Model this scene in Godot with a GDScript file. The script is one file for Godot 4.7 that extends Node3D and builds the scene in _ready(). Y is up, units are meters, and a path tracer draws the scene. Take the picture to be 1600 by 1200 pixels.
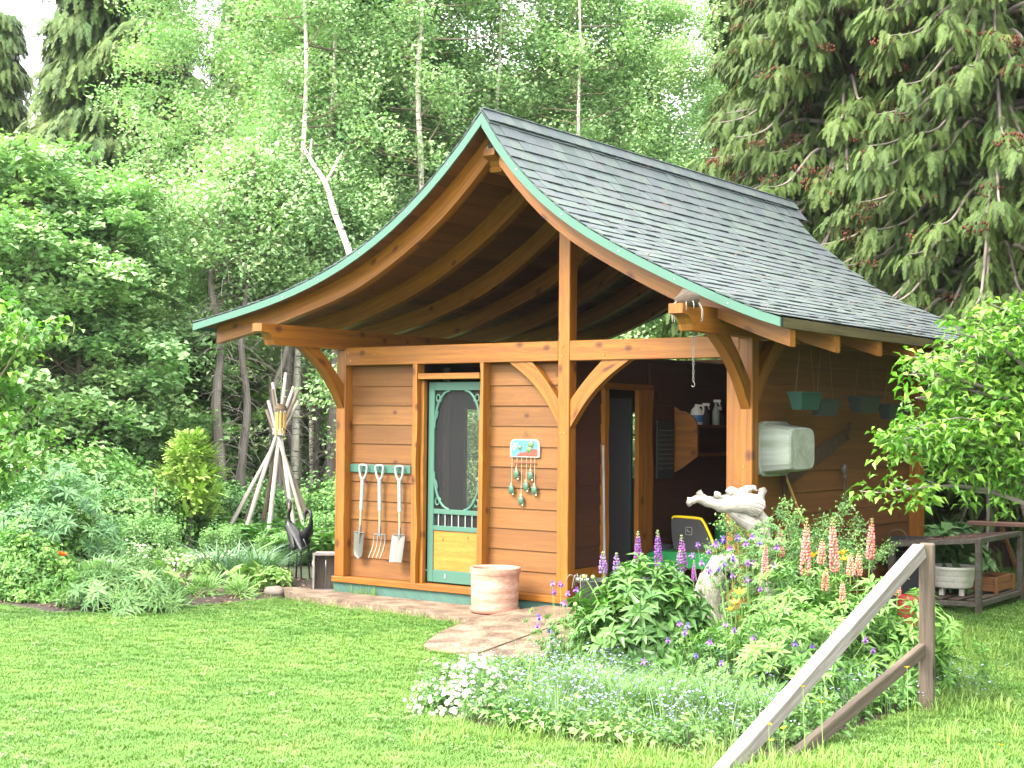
extends Node3D
# A cedar garden pavilion with a swept, shingled roof in a woodland garden. Metres, y up.
# The pavilion's front stands on z = 0 and runs along x; its ridge runs back along -z.

const SHIFT := Vector2(10.6811, 11.4201)   # where the photographer stands (x, z)
const SIDE := Vector2(0.8076256, -0.5896956)    # to the photographer's right
const AWAY := Vector2(-0.5899147, -0.8074655)   # away from the photographer
const GROUND := -0.17

var rng := RandomNumberGenerator.new()
var mats := {}
var taken := {}


func _ready() -> void:
	# --- camera, sky, sun, exposure -----------------------------------------------------------
	var cam := Camera3D.new()
	cam.name = "camera"
	cam.fov = rad_to_deg(2.0 * atan(600.0 / 2256.87))
	cam.near = 0.1
	cam.far = 600.0
	cam.rotation_order = EULER_ORDER_YXZ
	cam.position = Vector3(10.6811, 1.6982, 11.4201)
	cam.rotation = Vector3(0.02792, 0.63100, 0.00972)
	add_child(cam)
	cam.current = true

	var sky_mat := ProceduralSkyMaterial.new()
	sky_mat.sky_top_color = Color(1.0, 1.0, 1.0)
	sky_mat.sky_horizon_color = Color(0.80, 0.81, 0.825)
	sky_mat.sky_curve = 0.30
	sky_mat.sky_energy_multiplier = 1.0
	sky_mat.ground_bottom_color = Color(0.30, 0.36, 0.22)
	sky_mat.ground_horizon_color = Color(0.55, 0.60, 0.50)
	sky_mat.sun_angle_max = 1.0
	var sky := Sky.new()
	sky.sky_material = sky_mat
	var env := Environment.new()
	env.background_mode = Environment.BG_SKY
	env.sky = sky
	env.tonemap_mode = Environment.TONE_MAPPER_LINEAR
	env.tonemap_exposure = 7.7
	env.fog_enabled = true
	env.fog_density = 0.00022
	env.fog_light_color = Color(0.97, 0.98, 1.0)
	env.sdfgi_enabled = true
	env.ssao_enabled = true
	env.ssil_enabled = true
	var world := WorldEnvironment.new()
	world.name = "world"
	world.environment = env
	add_child(world)

	var sun := DirectionalLight3D.new()
	sun.name = "sun"
	sun.light_color = Color(1.0, 0.97, 0.91)
	sun.light_energy = 0.5
	sun.light_angular_distance = 24.0
	sun.shadow_enabled = true
	add_child(sun)
	sun.look_at_from_position(Vector3(-4.0, 10.5, 9.0), Vector3.ZERO, Vector3.UP)

	make_materials()
	build_ground()
	build_pavilion()
	build_hung_things()
	build_shed_bay()
	build_yard_things()
	build_fence()
	build_bed()
	build_left_garden()
	build_woods()
	build_lawn()


# ================================================================================================
# helpers: shapes
# ================================================================================================
class Geo:
	var v := PackedVector3Array()
	var n := PackedVector3Array()
	var uv := PackedVector2Array()
	var c := PackedColorArray()
	var ix := PackedInt32Array()
	var col := Color.WHITE
	var uo := Vector2.ZERO
	var t := Transform3D.IDENTITY

	func add(p: Vector3, nn: Vector3, tt: Vector2) -> int:
		v.append(t * p)
		n.append((t.basis * nn).normalized())
		uv.append(tt + uo)
		c.append(col)
		return v.size() - 1

	# corners run counter-clockwise seen from outside
	func quad(a: Vector3, b: Vector3, d: Vector3, e: Vector3, ta := Vector2.ZERO, tb := Vector2.ZERO, td := Vector2.ZERO, te := Vector2.ZERO) -> void:
		var nn := (d - a).cross(e - b)
		if nn.length_squared() < 1e-18:
			return
		nn = nn.normalized()
		var i := add(a, nn, ta)
		add(b, nn, tb)
		add(d, nn, td)
		add(e, nn, te)
		ix.append_array(PackedInt32Array([i, i + 2, i + 1, i, i + 3, i + 2]))

	func tri(a: Vector3, b: Vector3, d: Vector3, ta := Vector2.ZERO, tb := Vector2.ZERO, td := Vector2.ZERO) -> void:
		var nn := (b - a).cross(d - a)
		if nn.length_squared() < 1e-20:
			return
		nn = nn.normalized()
		var i := add(a, nn, ta)
		add(b, nn, tb)
		add(d, nn, td)
		ix.append_array(PackedInt32Array([i, i + 2, i + 1]))

	func quad_out(a: Vector3, b: Vector3, d: Vector3, e: Vector3, out: Vector3, f: Callable) -> void:
		var nn := (d - a).cross(e - b)
		if nn.dot(out) < 0.0:
			quad(e, d, b, a, f.call(e), f.call(d), f.call(b), f.call(a))
		else:
			quad(a, b, d, e, f.call(a), f.call(b), f.call(d), f.call(e))

	# a box, its edges chamfered; u runs along the longest side
	func box(at: Vector3, size: Vector3, bevel := 0.0, turn := Basis.IDENTITY) -> void:
		var keep := t
		t = t * Transform3D(turn, at)
		var h := size * 0.5
		var long := 0 if size.x >= size.y and size.x >= size.z else (1 if size.y >= size.z else 2)
		var o1 := (long + 1) % 3
		var o2 := (long + 2) % 3
		var f := func(p: Vector3) -> Vector2: return Vector2(p[long], p[o1] + p[o2])
		var b := minf(bevel, minf(h.x, minf(h.y, h.z)) * 0.9)
		var pt := func(ax: int, s: float, s1: float, s2: float) -> Vector3:
			var p := Vector3.ZERO
			p[ax] = s * h[ax]
			p[(ax + 1) % 3] = s1 * (h[(ax + 1) % 3] - b)
			p[(ax + 2) % 3] = s2 * (h[(ax + 2) % 3] - b)
			return p
		for ax in 3:
			for s in [-1.0, 1.0]:
				var out := Vector3.ZERO
				out[ax] = s
				quad_out(pt.call(ax, s, -1.0, -1.0), pt.call(ax, s, 1.0, -1.0), pt.call(ax, s, 1.0, 1.0), pt.call(ax, s, -1.0, 1.0), out, f)
		if b > 0.0:
			for ax in 3:
				var bx := (ax + 1) % 3
				for s in [-1.0, 1.0]:
					for s1 in [-1.0, 1.0]:
						var out := Vector3.ZERO
						out[ax] = s
						out[bx] = s1
						quad_out(pt.call(ax, s, s1, -1.0), pt.call(ax, s, s1, 1.0), pt.call(bx, s1, 1.0, s), pt.call(bx, s1, -1.0, s), out, f)
			for s in [-1.0, 1.0]:
				for s1 in [-1.0, 1.0]:
					for s2 in [-1.0, 1.0]:
						var p: Vector3 = pt.call(0, s, s1, s2)
						var q: Vector3 = pt.call(1, s1, s2, s)
						var r: Vector3 = pt.call(2, s2, s, s1)
						if (q - p).cross(r - p).dot(Vector3(s, s1, s2)) < 0.0:
							tri(p, r, q, f.call(p), f.call(r), f.call(q))
						else:
							tri(p, q, r, f.call(p), f.call(q), f.call(r))
		t = keep

	# a beam from a to b with a rectangular section
	func beam(a: Vector3, b: Vector3, wide: float, tall: float, bevel := 0.004, up := Vector3.UP) -> void:
		var d := (b - a).normalized()
		var s := d.cross(up)
		if s.length() < 0.01:
			s = d.cross(Vector3.RIGHT)
		s = s.normalized()
		box((a + b) * 0.5, Vector3(a.distance_to(b), tall, wide), bevel, Basis(d, s.cross(d), s))

	# a smooth tube along points; radii one per point
	func tube(pts: PackedVector3Array, radii: PackedFloat32Array, sides := 8, caps := true, flat := 1.0) -> void:
		var m := pts.size()
		var d := (pts[1] - pts[0]).normalized()
		var side := d.cross(Vector3.UP)
		if side.length() < 0.05:
			side = d.cross(Vector3.RIGHT)
		side = side.normalized()
		var along := 0.0
		var first := v.size()
		for i in m:
			var d2: Vector3 = (pts[mini(i + 1, m - 1)] - pts[maxi(i - 1, 0)]).normalized()
			side = (side - d2 * side.dot(d2)).normalized()
			var up := side.cross(d2)
			if i > 0:
				along += pts[i].distance_to(pts[i - 1])
			for k in sides + 1:
				var a := TAU * k / sides
				var out := side * cos(a) + up * (sin(a) * flat)
				add(pts[i] + out * radii[i], (side * cos(a) * flat + up * sin(a)), Vector2(along, float(k) / sides * TAU * 0.5 * (radii[0] + radii[m - 1])))
		for i in m - 1:
			for k in sides:
				var p := first + i * (sides + 1) + k
				var q := p + sides + 1
				ix.append_array(PackedInt32Array([p, p + 1, q, p + 1, q + 1, q]))
		if caps:
			for e in [0, m - 1]:
				if radii[e] < 0.0005:
					continue
				var dd: Vector3 = (pts[1] - pts[0]).normalized() * -1.0 if e == 0 else (pts[m - 1] - pts[m - 2]).normalized()
				var mid := add(pts[e], dd, Vector2.ZERO)
				var ring := v.size()
				for k in sides + 1:
					v.append(v[first + e * (sides + 1) + k])
					n.append((t.basis * dd).normalized())
					uv.append(Vector2(cos(TAU * k / sides), sin(TAU * k / sides)) * radii[e] + uo)
					c.append(col)
				for k in sides:
					if e == 0:
						ix.append_array(PackedInt32Array([mid, ring + k + 1, ring + k]))
					else:
						ix.append_array(PackedInt32Array([mid, ring + k, ring + k + 1]))

	# turned about y; profile of (radius, height) from bottom to top, outside seen from outside
	func lathe(profile: PackedVector2Array, seg := 24, wobble := 0.0) -> void:
		var first := v.size()
		var m := profile.size()
		for i in m:
			var d := profile[mini(i + 1, m - 1)] - profile[maxi(i - 1, 0)]
			for k in seg + 1:
				var a := TAU * k / seg
				var r := profile[i].x * (1.0 + wobble * sin(3.0 * a + profile[i].y * 9.0))
				add(Vector3(cos(a) * r, profile[i].y, sin(a) * r), Vector3(cos(a) * d.y, -d.x, sin(a) * d.y), Vector2(float(k) / seg * TAU * 0.3, profile[i].y))
		for i in m - 1:
			for k in seg:
				var p := first + i * (seg + 1) + k
				var q := p + seg + 1
				ix.append_array(PackedInt32Array([p, p + 1, q, p + 1, q + 1, q]))

	func ball(at: Vector3, r: Vector3, seg := 10, rows := 7, turn := Basis.IDENTITY) -> void:
		var keep := t
		t = t * Transform3D(turn, at)
		var first := v.size()
		for i in rows + 1:
			var e := PI * (float(i) / rows - 0.5)
			for k in seg + 1:
				var a := TAU * k / seg
				var d := Vector3(cos(a) * cos(e), sin(e), sin(a) * cos(e))
				add(d * r, d / r, Vector2(float(k) / seg, float(i) / rows))
		for i in rows:
			for k in seg:
				var p := first + i * (seg + 1) + k
				var q := p + seg + 1
				ix.append_array(PackedInt32Array([p, p + 1, q, p + 1, q + 1, q]))
		t = keep

	# a flat outline (counter-clockwise in x, y) given thickness along z
	func prism(poly: PackedVector2Array, z0: float, z1: float, uv_along_z := false) -> void:
		var m := poly.size()
		var tr := Geometry2D.triangulate_polygon(poly)
		for k in range(0, tr.size(), 3):
			var a := poly[tr[k]]
			var b := poly[tr[k + 1]]
			var d := poly[tr[k + 2]]
			if (b - a).cross(d - a) < 0.0:
				var x := b
				b = d
				d = x
			tri(Vector3(a.x, a.y, z1), Vector3(b.x, b.y, z1), Vector3(d.x, d.y, z1), a, b, d)
			tri(Vector3(a.x, a.y, z0), Vector3(d.x, d.y, z0), Vector3(b.x, b.y, z0), a, d, b)
		var along := 0.0
		for i in m:
			var a := poly[i]
			var b := poly[(i + 1) % m]
			var l := a.distance_to(b)
			if uv_along_z:
				quad(Vector3(a.x, a.y, z0), Vector3(b.x, b.y, z0), Vector3(b.x, b.y, z1), Vector3(a.x, a.y, z1), Vector2(z0, along), Vector2(z0, along + l), Vector2(z1, along + l), Vector2(z1, along))
			else:
				quad(Vector3(a.x, a.y, z0), Vector3(b.x, b.y, z0), Vector3(b.x, b.y, z1), Vector3(a.x, a.y, z1), Vector2(along, z0), Vector2(along + l, z0), Vector2(along + l, z1), Vector2(along, z1))
			along += l

	# a bent slab between an upper and a lower line (both left to right in x, y), thick along z
	func slab(top: PackedVector2Array, low: PackedVector2Array, z0: float, z1: float) -> void:
		var m := top.size()
		var s := 0.0
		for i in m - 1:
			var a := top[i]
			var b := top[i + 1]
			var p := low[i]
			var q := low[i + 1]
			var s2 := s + a.distance_to(b)
			var w := a.distance_to(p)
			var th := z1 - z0
			quad(Vector3(p.x, p.y, z1), Vector3(q.x, q.y, z1), Vector3(b.x, b.y, z1), Vector3(a.x, a.y, z1), Vector2(s, 0), Vector2(s2, 0), Vector2(s2, w), Vector2(s, w))
			quad(Vector3(q.x, q.y, z0), Vector3(p.x, p.y, z0), Vector3(a.x, a.y, z0), Vector3(b.x, b.y, z0), Vector2(s2, 0), Vector2(s, 0), Vector2(s, w), Vector2(s2, w))
			quad(Vector3(a.x, a.y, z1), Vector3(b.x, b.y, z1), Vector3(b.x, b.y, z0), Vector3(a.x, a.y, z0), Vector2(s, w), Vector2(s2, w), Vector2(s2, w + th), Vector2(s, w + th))
			quad(Vector3(p.x, p.y, z0), Vector3(q.x, q.y, z0), Vector3(q.x, q.y, z1), Vector3(p.x, p.y, z1), Vector2(s, -th), Vector2(s2, -th), Vector2(s2, 0), Vector2(s, 0))
			s = s2
		quad(Vector3(low[0].x, low[0].y, z0), Vector3(low[0].x, low[0].y, z1), Vector3(top[0].x, top[0].y, z1), Vector3(top[0].x, top[0].y, z0), Vector2(0, 0), Vector2(0, 0.1), Vector2(0.2, 0.1), Vector2(0.2, 0))
		var e := m - 1
		quad(Vector3(low[e].x, low[e].y, z1), Vector3(low[e].x, low[e].y, z0), Vector3(top[e].x, top[e].y, z0), Vector3(top[e].x, top[e].y, z1), Vector2(0, 0), Vector2(0, 0.1), Vector2(0.2, 0.1), Vector2(0.2, 0))

	# a leaf of four faces, folded along its rib; p base, d direction, up its upper side
	func leaf(p: Vector3, d: Vector3, up: Vector3, len: float, wide: float, fold := 0.25, droop := 0.15) -> void:
		var s := d.cross(up).normalized()
		var u := s.cross(d).normalized()
		var mid := p + d * (len * 0.45) + u * (len * droop * 0.3)
		var tip := p + d * len - u * (len * droop)
		var l := mid + s * (wide * 0.5) + u * (wide * fold)
		var r := mid - s * (wide * 0.5) + u * (wide * fold)
		tri(p, l, mid)
		tri(mid, l, tip)
		tri(p, mid, r)
		tri(mid, tip, r)

	func mesh() -> ArrayMesh:
		var a := []
		a.resize(Mesh.ARRAY_MAX)
		a[Mesh.ARRAY_VERTEX] = v
		a[Mesh.ARRAY_NORMAL] = n
		a[Mesh.ARRAY_TEX_UV] = uv
		a[Mesh.ARRAY_COLOR] = c
		a[Mesh.ARRAY_INDEX] = ix
		var m := ArrayMesh.new()
		m.add_surface_from_arrays(Mesh.PRIMITIVE_TRIANGLES, a)
		return m


func geo(spread := true) -> Geo:
	var g := Geo.new()
	if spread:
		g.uo = Vector2(rng.randf_range(0.0, 9.0), rng.randf_range(0.0, 9.0))
	return g


# ================================================================================================
# helpers: nodes
# ================================================================================================
func numbered(called: String) -> String:
	taken[called] = taken.get(called, -1) + 1
	return called if taken[called] == 0 else "%s_%03d" % [called, taken[called]]


func tag(o: Node, label: String, category := "", group := "", kind := "") -> void:
	if label:
		o.set_meta("label", label)
	if category:
		o.set_meta("category", category)
	if group:
		o.set_meta("group", group)
	if kind:
		o.set_meta("kind", kind)


func thing(called: String, label: String, category: String, at := Vector3.ZERO, turn := 0.0, group := "") -> Node3D:
	var o := Node3D.new()
	o.name = numbered(called)
	o.position = at
	o.rotation.y = turn
	tag(o, label, category, group)
	add_child(o, true)
	return o


func put(called: String, m: Mesh, material: Material, parent: Node, at := Transform3D.IDENTITY) -> MeshInstance3D:
	var o := MeshInstance3D.new()
	o.name = numbered(called) if parent == self else called
	if parent != self:
		var key := "%d %s" % [parent.get_instance_id(), called]
		taken[key] = taken.get(key, -1) + 1
		if taken[key]:
			o.name = "%s_%03d" % [called, taken[key]]
	o.mesh = m
	o.material_override = material
	o.transform = at
	parent.add_child(o, true)
	return o


func obj(called: String, g: Geo, material: Material, parent: Node, at := Transform3D.IDENTITY) -> MeshInstance3D:
	return put(called, g.mesh(), material, parent, at)


func copy_thing(o: Node3D, label: String, at: Vector3, turn := 0.0, size := 1.0, group := "") -> Node3D:
	var base := str(o.name)
	if base.length() > 4 and base.substr(base.length() - 3).is_valid_int():
		base = base.substr(0, base.length() - 4)
	var d: Node3D = o.duplicate()
	d.name = numbered(base)
	add_child(d, true)
	d.position = at
	d.rotation.y = turn
	d.scale = Vector3.ONE * size
	tag(d, label, "", group)
	return d


func scatter(called: String, m: Mesh, material: Material, parent: Node, where: Array, colors: PackedColorArray) -> MultiMeshInstance3D:
	var mm := MultiMesh.new()
	mm.transform_format = MultiMesh.TRANSFORM_3D
	mm.use_colors = true
	mm.mesh = m
	mm.instance_count = where.size()
	var buf := PackedFloat32Array()
	buf.resize(where.size() * 16)
	var j := 0
	for i in where.size():
		var x: Transform3D = where[i]
		var b := x.basis
		buf[j] = b.x.x
		buf[j + 1] = b.y.x
		buf[j + 2] = b.z.x
		buf[j + 3] = x.origin.x
		buf[j + 4] = b.x.y
		buf[j + 5] = b.y.y
		buf[j + 6] = b.z.y
		buf[j + 7] = x.origin.y
		buf[j + 8] = b.x.z
		buf[j + 9] = b.y.z
		buf[j + 10] = b.z.z
		buf[j + 11] = x.origin.z
		var k := colors[i]
		if material == mats.leaf:   # all leaf colours lightened, a little greyed
			k = k.lerp(Color(k.v, k.v, k.v), 0.07) * 1.2
		buf[j + 12] = k.r
		buf[j + 13] = k.g
		buf[j + 14] = k.b
		buf[j + 15] = 1.0
		j += 16
	mm.buffer = buf
	var o := MultiMeshInstance3D.new()
	o.name = numbered(called) if parent == self else called
	o.multimesh = mm
	o.material_override = material
	o.set_meta("kind", "stuff")
	parent.add_child(o, true)
	return o


# a place in the garden: across to the photographer's right, away from the photographer
func spot(across: float, away: float, y := GROUND) -> Vector3:
	var p := SHIFT + SIDE * across + AWAY * away
	return Vector3(p.x, y, p.y)


func vary(c: Color, by: float) -> Color:
	var k := 1.0 + rng.randf_range(-by, by)
	var w := rng.randf_range(-by, by) * 0.5
	return Color(clampf(c.r * (k + w), 0.0, 1.0), clampf(c.g * k, 0.0, 1.0), clampf(c.b * (k - w), 0.0, 1.0))


func v3(a: Array) -> PackedVector3Array:
	var r := PackedVector3Array()
	for p in a:
		r.append(p)
	return r


func v2(a: Array) -> PackedVector2Array:
	var r := PackedVector2Array()
	for k in range(0, a.size(), 2):
		r.append(Vector2(a[k], a[k + 1]))
	return r


# a smooth line through a few points
func smooth_line(pts: Array, steps := 6) -> PackedVector3Array:
	var c := Curve3D.new()
	for i in pts.size():
		var tan: Vector3 = (pts[mini(i + 1, pts.size() - 1)] - pts[maxi(i - 1, 0)]) / 6.0
		c.add_point(pts[i], -tan, tan)
	var r := PackedVector3Array()
	for i in pts.size() - 1:
		for k in steps:
			r.append(c.sample(i, float(k) / steps))
	r.append(pts[pts.size() - 1])
	return r


func tapered(a: float, b: float, m: int) -> PackedFloat32Array:
	var r := PackedFloat32Array()
	for i in m:
		r.append(lerpf(a, b, float(i) / maxf(m - 1, 1)))
	return r


func radii_along(rr: Array, m: int) -> PackedFloat32Array:
	var r := PackedFloat32Array()
	for i in m:
		var f := float(i) / (m - 1) * (rr.size() - 1)
		var k := mini(int(f), rr.size() - 2)
		r.append(lerpf(rr[k], rr[k + 1], smoothstep(0.0, 1.0, f - k)))
	return r


func rod(called: String, a: Vector3, b: Vector3, r: float, material: Material, parent: Node, sides := 8, r2 := -1.0) -> MeshInstance3D:
	var g := geo()
	g.tube(PackedVector3Array([a, b]), PackedFloat32Array([r, r if r2 < 0.0 else r2]), sides)
	return obj(called, g, material, parent)


func block(called: String, at: Vector3, size: Vector3, material: Material, parent: Node, bevel := 0.004, turn := Basis.IDENTITY) -> MeshInstance3D:
	var g := geo()
	g.box(at, size, bevel, turn)
	return obj(called, g, material, parent)


func beam(called: String, a: Vector3, b: Vector3, wide: float, tall: float, material: Material, parent: Node, bevel := 0.004) -> MeshInstance3D:
	var g := geo()
	g.beam(a, b, wide, tall, bevel)
	return obj(called, g, material, parent)


# ================================================================================================
# materials (base colours are linear, as measured on real surfaces)
# ================================================================================================
func paint(called: String, r: float, g: float, b: float, rough := 0.8, tex: Texture2D = null, tile := Vector3.ONE, bump: Texture2D = null, bump_cm := 0.3) -> StandardMaterial3D:
	var m := StandardMaterial3D.new()
	m.resource_name = called
	m.albedo_color = Color(r, g, b).linear_to_srgb()
	m.roughness = rough
	if tex:
		m.albedo_texture = tex
		m.uv1_scale = tile
	if bump:
		m.heightmap_enabled = true
		m.heightmap_texture = bump
		m.heightmap_scale = bump_cm
		m.uv1_scale = tile
	mats[called] = m
	return m


func leafy(called: String, rough := 0.42, glow := Color(0.55, 0.62, 0.25), spec := 0.5) -> StandardMaterial3D:
	var m := StandardMaterial3D.new()
	m.resource_name = called
	m.vertex_color_use_as_albedo = true
	m.roughness = rough
	m.metallic_specular = spec
	m.backlight_enabled = true
	m.backlight = glow
	mats[called] = m
	return m


func noise(s: int, freq: float, octaves := 3) -> FastNoiseLite:
	var f := FastNoiseLite.new()
	f.seed = s
	f.noise_type = FastNoiseLite.TYPE_SIMPLEX_SMOOTH
	f.frequency = freq
	f.fractal_octaves = octaves
	return f


func field(f: FastNoiseLite, w: int, h: int, to: int) -> PackedByteArray:
	var im := f.get_seamless_image(w, h, false, false, 0.2, true)
	im.convert(Image.FORMAT_L8)
	if w != to or h != to:
		im.resize(to, to, Image.INTERPOLATE_CUBIC)
	return im.get_data()


func picture(n: int, data: PackedByteArray) -> ImageTexture:
	return ImageTexture.create_from_image(Image.create_from_data(n, n, false, Image.FORMAT_RGB8, data))


# streaks along u: wood. lo and hi are multipliers of the board's own colour
func grain(s: int, lo: Color, hi: Color, fine: float, cracks := 0.0, knots := 0) -> ImageTexture:
	var n := 512
	var a := field(noise(s, 0.035, 3), 32, 256, n)
	var b := field(noise(s + 1, 0.16, 2), 24, 512, n)
	var w := field(noise(s + 2, 0.03, 2), 128, 128, n)
	var d := PackedByteArray()
	d.resize(n * n * 3)
	for i in n * n:
		var x := a[i] / 255.0
		var y := b[i] / 255.0
		var ring := 0.5 + 0.5 * sin(x * 26.0 + w[i] / 255.0 * 3.0)
		var k := clampf(0.45 * x + (0.55 - fine) * ring + fine * y, 0.0, 1.0)
		var crack := clampf((0.22 - y) * 6.0, 0.0, 1.0) * cracks
		d[i * 3] = int(255.0 * clampf(lerpf(lo.r, hi.r, k) * (1.0 - crack), 0.0, 1.0))
		d[i * 3 + 1] = int(255.0 * clampf(lerpf(lo.g, hi.g, k) * (1.0 - crack), 0.0, 1.0))
		d[i * 3 + 2] = int(255.0 * clampf(lerpf(lo.b, hi.b, k) * (1.0 - crack), 0.0, 1.0))
	for k in knots:
		var cx := rng.randi_range(20, n - 20)
		var cy := rng.randi_range(40, n - 40)
		var size := rng.randf_range(0.6, 1.3)
		for y in range(-40, 41):
			for x in range(-16, 17):
				var q := sqrt(pow(x / (5.0 * size), 2.0) + pow(y / (15.0 * size), 2.0))
				var dark := 0.62 * exp(-q * q) + 0.22 * exp(-pow(q - 1.5, 2.0) * 3.0)
				var j := (posmod(cy + y, n) * n + posmod(cx + x, n)) * 3
				for c in 3:
					d[j + c] = int(d[j + c] * (1.0 - dark * [0.8, 1.0, 1.0][c]))
	return picture(n, d)


# clouded stains, two scales
func stain(s: int, lo: Color, hi: Color, f1: float, f2: float, share := 0.5, sharp := 1.0) -> ImageTexture:
	var n := 512
	var a := field(noise(s, f1, 4), n, n, n)
	var b := field(noise(s + 1, f2, 2), n, n, n)
	var d := PackedByteArray()
	d.resize(n * n * 3)
	for i in n * n:
		var k := (1.0 - share) * a[i] / 255.0 + share * b[i] / 255.0
		k = clampf(0.5 + (k - 0.5) * sharp, 0.0, 1.0)
		d[i * 3] = int(255.0 * lerpf(lo.r, hi.r, k))
		d[i * 3 + 1] = int(255.0 * lerpf(lo.g, hi.g, k))
		d[i * 3 + 2] = int(255.0 * lerpf(lo.b, hi.b, k))
	return picture(n, d)


func birch_bark() -> ImageTexture:
	var n := 256
	var a := field(noise(71, 0.02, 3), n, n, n)
	var d := PackedByteArray()
	d.resize(n * n * 3)
	for i in n * n:
		var k := 0.72 + 0.28 * a[i] / 255.0
		d[i * 3] = int(255.0 * k)
		d[i * 3 + 1] = int(250.0 * k)
		d[i * 3 + 2] = int(240.0 * k)
	var im := Image.create_from_data(n, n, false, Image.FORMAT_RGB8, d)
	for k in 90:   # dark scars across the trunk (u runs along the trunk)
		var x := rng.randi_range(0, n - 8)
		var y := rng.randi_range(0, n - 50)
		im.fill_rect(Rect2i(x, y, rng.randi_range(1, 4), rng.randi_range(8, 46)), Color(0.18, 0.16, 0.14).lerp(Color(0.5, 0.47, 0.43), rng.randf()))
	return ImageTexture.create_from_image(im)


func make_materials() -> void:
	rng.seed = 11
	var g1 := grain(3, Color(0.66, 0.55, 0.42), Color(1, 1, 1), 0.30, 0.15, 7)
	var g2 := grain(23, Color(0.76, 0.70, 0.64), Color(1, 1, 1), 0.3, 0.12, 2)
	var g3 := grain(43, Color(0.50, 0.47, 0.44), Color(1, 1, 1), 0.40, 0.7)
	var tile := Vector3(0.42, 1.7, 1.0)
	for k in 4:   # sawn fir timbers under a honey stain
		var f: float = [1.0, 0.9, 1.08, 0.82][k]
		paint("timber_%d" % k, 0.34 * f, 0.138 * f, 0.009 * f, 0.5, g1, tile, g1, 0.12)
	for k in 5:   # cedar siding boards
		var f: float = [1.0, 0.83, 1.12, 0.92, 1.04][k]
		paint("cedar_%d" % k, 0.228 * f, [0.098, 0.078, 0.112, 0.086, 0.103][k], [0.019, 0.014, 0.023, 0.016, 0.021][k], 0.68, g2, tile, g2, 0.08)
		paint("shaded_cedar_%d" % k, 0.19 * f, 0.074 * f, 0.016 * f, 0.65, g2, tile, g2, 0.08)  # right wall copy of the siding, its shade painted in as darker colour
		paint("inner_shade_cedar_%d" % k, 0.065 * f, 0.020 * f, 0.008 * f, 0.65, g2, tile, g2, 0.08)  # bay and room copy, with the interior shade put into the colour
	for k in 5:   # roof decking boards
		var f: float = [1.0, 0.62, 0.82, 0.72, 0.92][k]
		paint("deck_%d" % k, 0.19 * f, 0.062 * f, 0.013 * f, 0.6, g2, tile)
	paint("trim_wood", 0.37, 0.16, 0.015, 0.48, g1, tile, g1, 0.12)
	paint("bark_edge", 0.62, 0.36, 0.16, 0.7, g1, tile)
	paint("panel_wood", 0.55, 0.225, 0.042, 0.4, g2, Vector3(1.2, 2.2, 1))
	paint("eave_wood", 0.14, 0.115, 0.04, 0.75, g3, tile)
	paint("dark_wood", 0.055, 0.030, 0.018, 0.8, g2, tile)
	paint("grey_wood", 0.46, 0.425, 0.42, 0.85, g3, Vector3(0.8, 3.0, 1), g3, 0.35)
	paint("old_wood", 0.20, 0.155, 0.12, 0.85, g3, Vector3(0.8, 3.0, 1), g3, 0.4)
	paint("crate_wood", 0.29, 0.24, 0.195, 0.85, g3, Vector3(0.8, 3.0, 1), g3, 0.3)
	paint("red_wood", 0.30, 0.16, 0.12, 0.8, g3, tile, g3, 0.2)
	paint("box_wood", 0.30, 0.135, 0.05, 0.7, g2, tile)
	paint("pole_wood", 0.62, 0.58, 0.54, 0.8, g3, Vector3(0.6, 3, 1), g3, 0.2)
	paint("pole_brown", 0.36, 0.29, 0.24, 0.85, g3, Vector3(0.6, 3, 1), g3, 0.2)
	paint("drift_wood", 0.80, 0.75, 0.71, 0.8, g3, Vector3(1.6, 7, 1), g3, 1.6)
	paint("bamboo", 0.62, 0.40, 0.13, 0.5, g2, tile)
	paint("coconut", 0.20, 0.14, 0.09, 0.9, g3, tile)
	paint("teal_paint", 0.052, 0.135, 0.10, 0.45)
	paint("green_paint", 0.008, 0.026, 0.018, 0.45)  # teal darkened, the dim interior put into its colour
	paint("footing_paint", 0.06, 0.145, 0.115, 0.7, stain(5, Color(0.8, 0.8, 0.8), Color(1, 1, 1), 0.01, 0.06))
	paint("screen", 0.03, 0.03, 0.034, 0.55)
	mats.screen.transparency = BaseMaterial3D.TRANSPARENCY_ALPHA
	mats.screen.albedo_color.a = 0.26
	paint("pane", 0.9, 0.95, 0.95, 0.05)
	mats.pane.transparency = BaseMaterial3D.TRANSPARENCY_ALPHA
	mats.pane.albedo_color.a = 0.08
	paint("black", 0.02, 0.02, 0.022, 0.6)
	paint("rubber", 0.035, 0.035, 0.037, 0.65)
	paint("white_plastic", 0.84, 0.82, 0.77, 0.45, stain(6, Color(0.86, 0.84, 0.8), Color(1, 1, 1), 0.008, 0.04))
	paint("tub_plastic", 0.40, 0.42, 0.40, 0.55, stain(7, Color(0.76, 0.80, 0.70), Color(1, 1, 1), 0.008, 0.035, 0.35, 1.4))
	paint("pot_green", 0.012, 0.055, 0.04, 0.6)
	paint("pot_dark", 0.018, 0.024, 0.022, 0.6)
	paint("mower_green", 0.012, 0.20, 0.055, 0.35)
	paint("mower_yellow", 0.80, 0.58, 0.0, 0.4)
	paint("emblem_grey", 0.2, 0.19, 0.17, 0.5)
	paint("steel", 0.30, 0.30, 0.29, 0.38, stain(9, Color(0.7, 0.68, 0.63), Color(1, 1, 1), 0.02, 0.1))
	mats.steel.metallic = 0.75
	paint("old_steel", 0.20, 0.20, 0.19, 0.55, stain(10, Color(0.6, 0.5, 0.42), Color(1, 1, 1), 0.01, 0.05))
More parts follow.
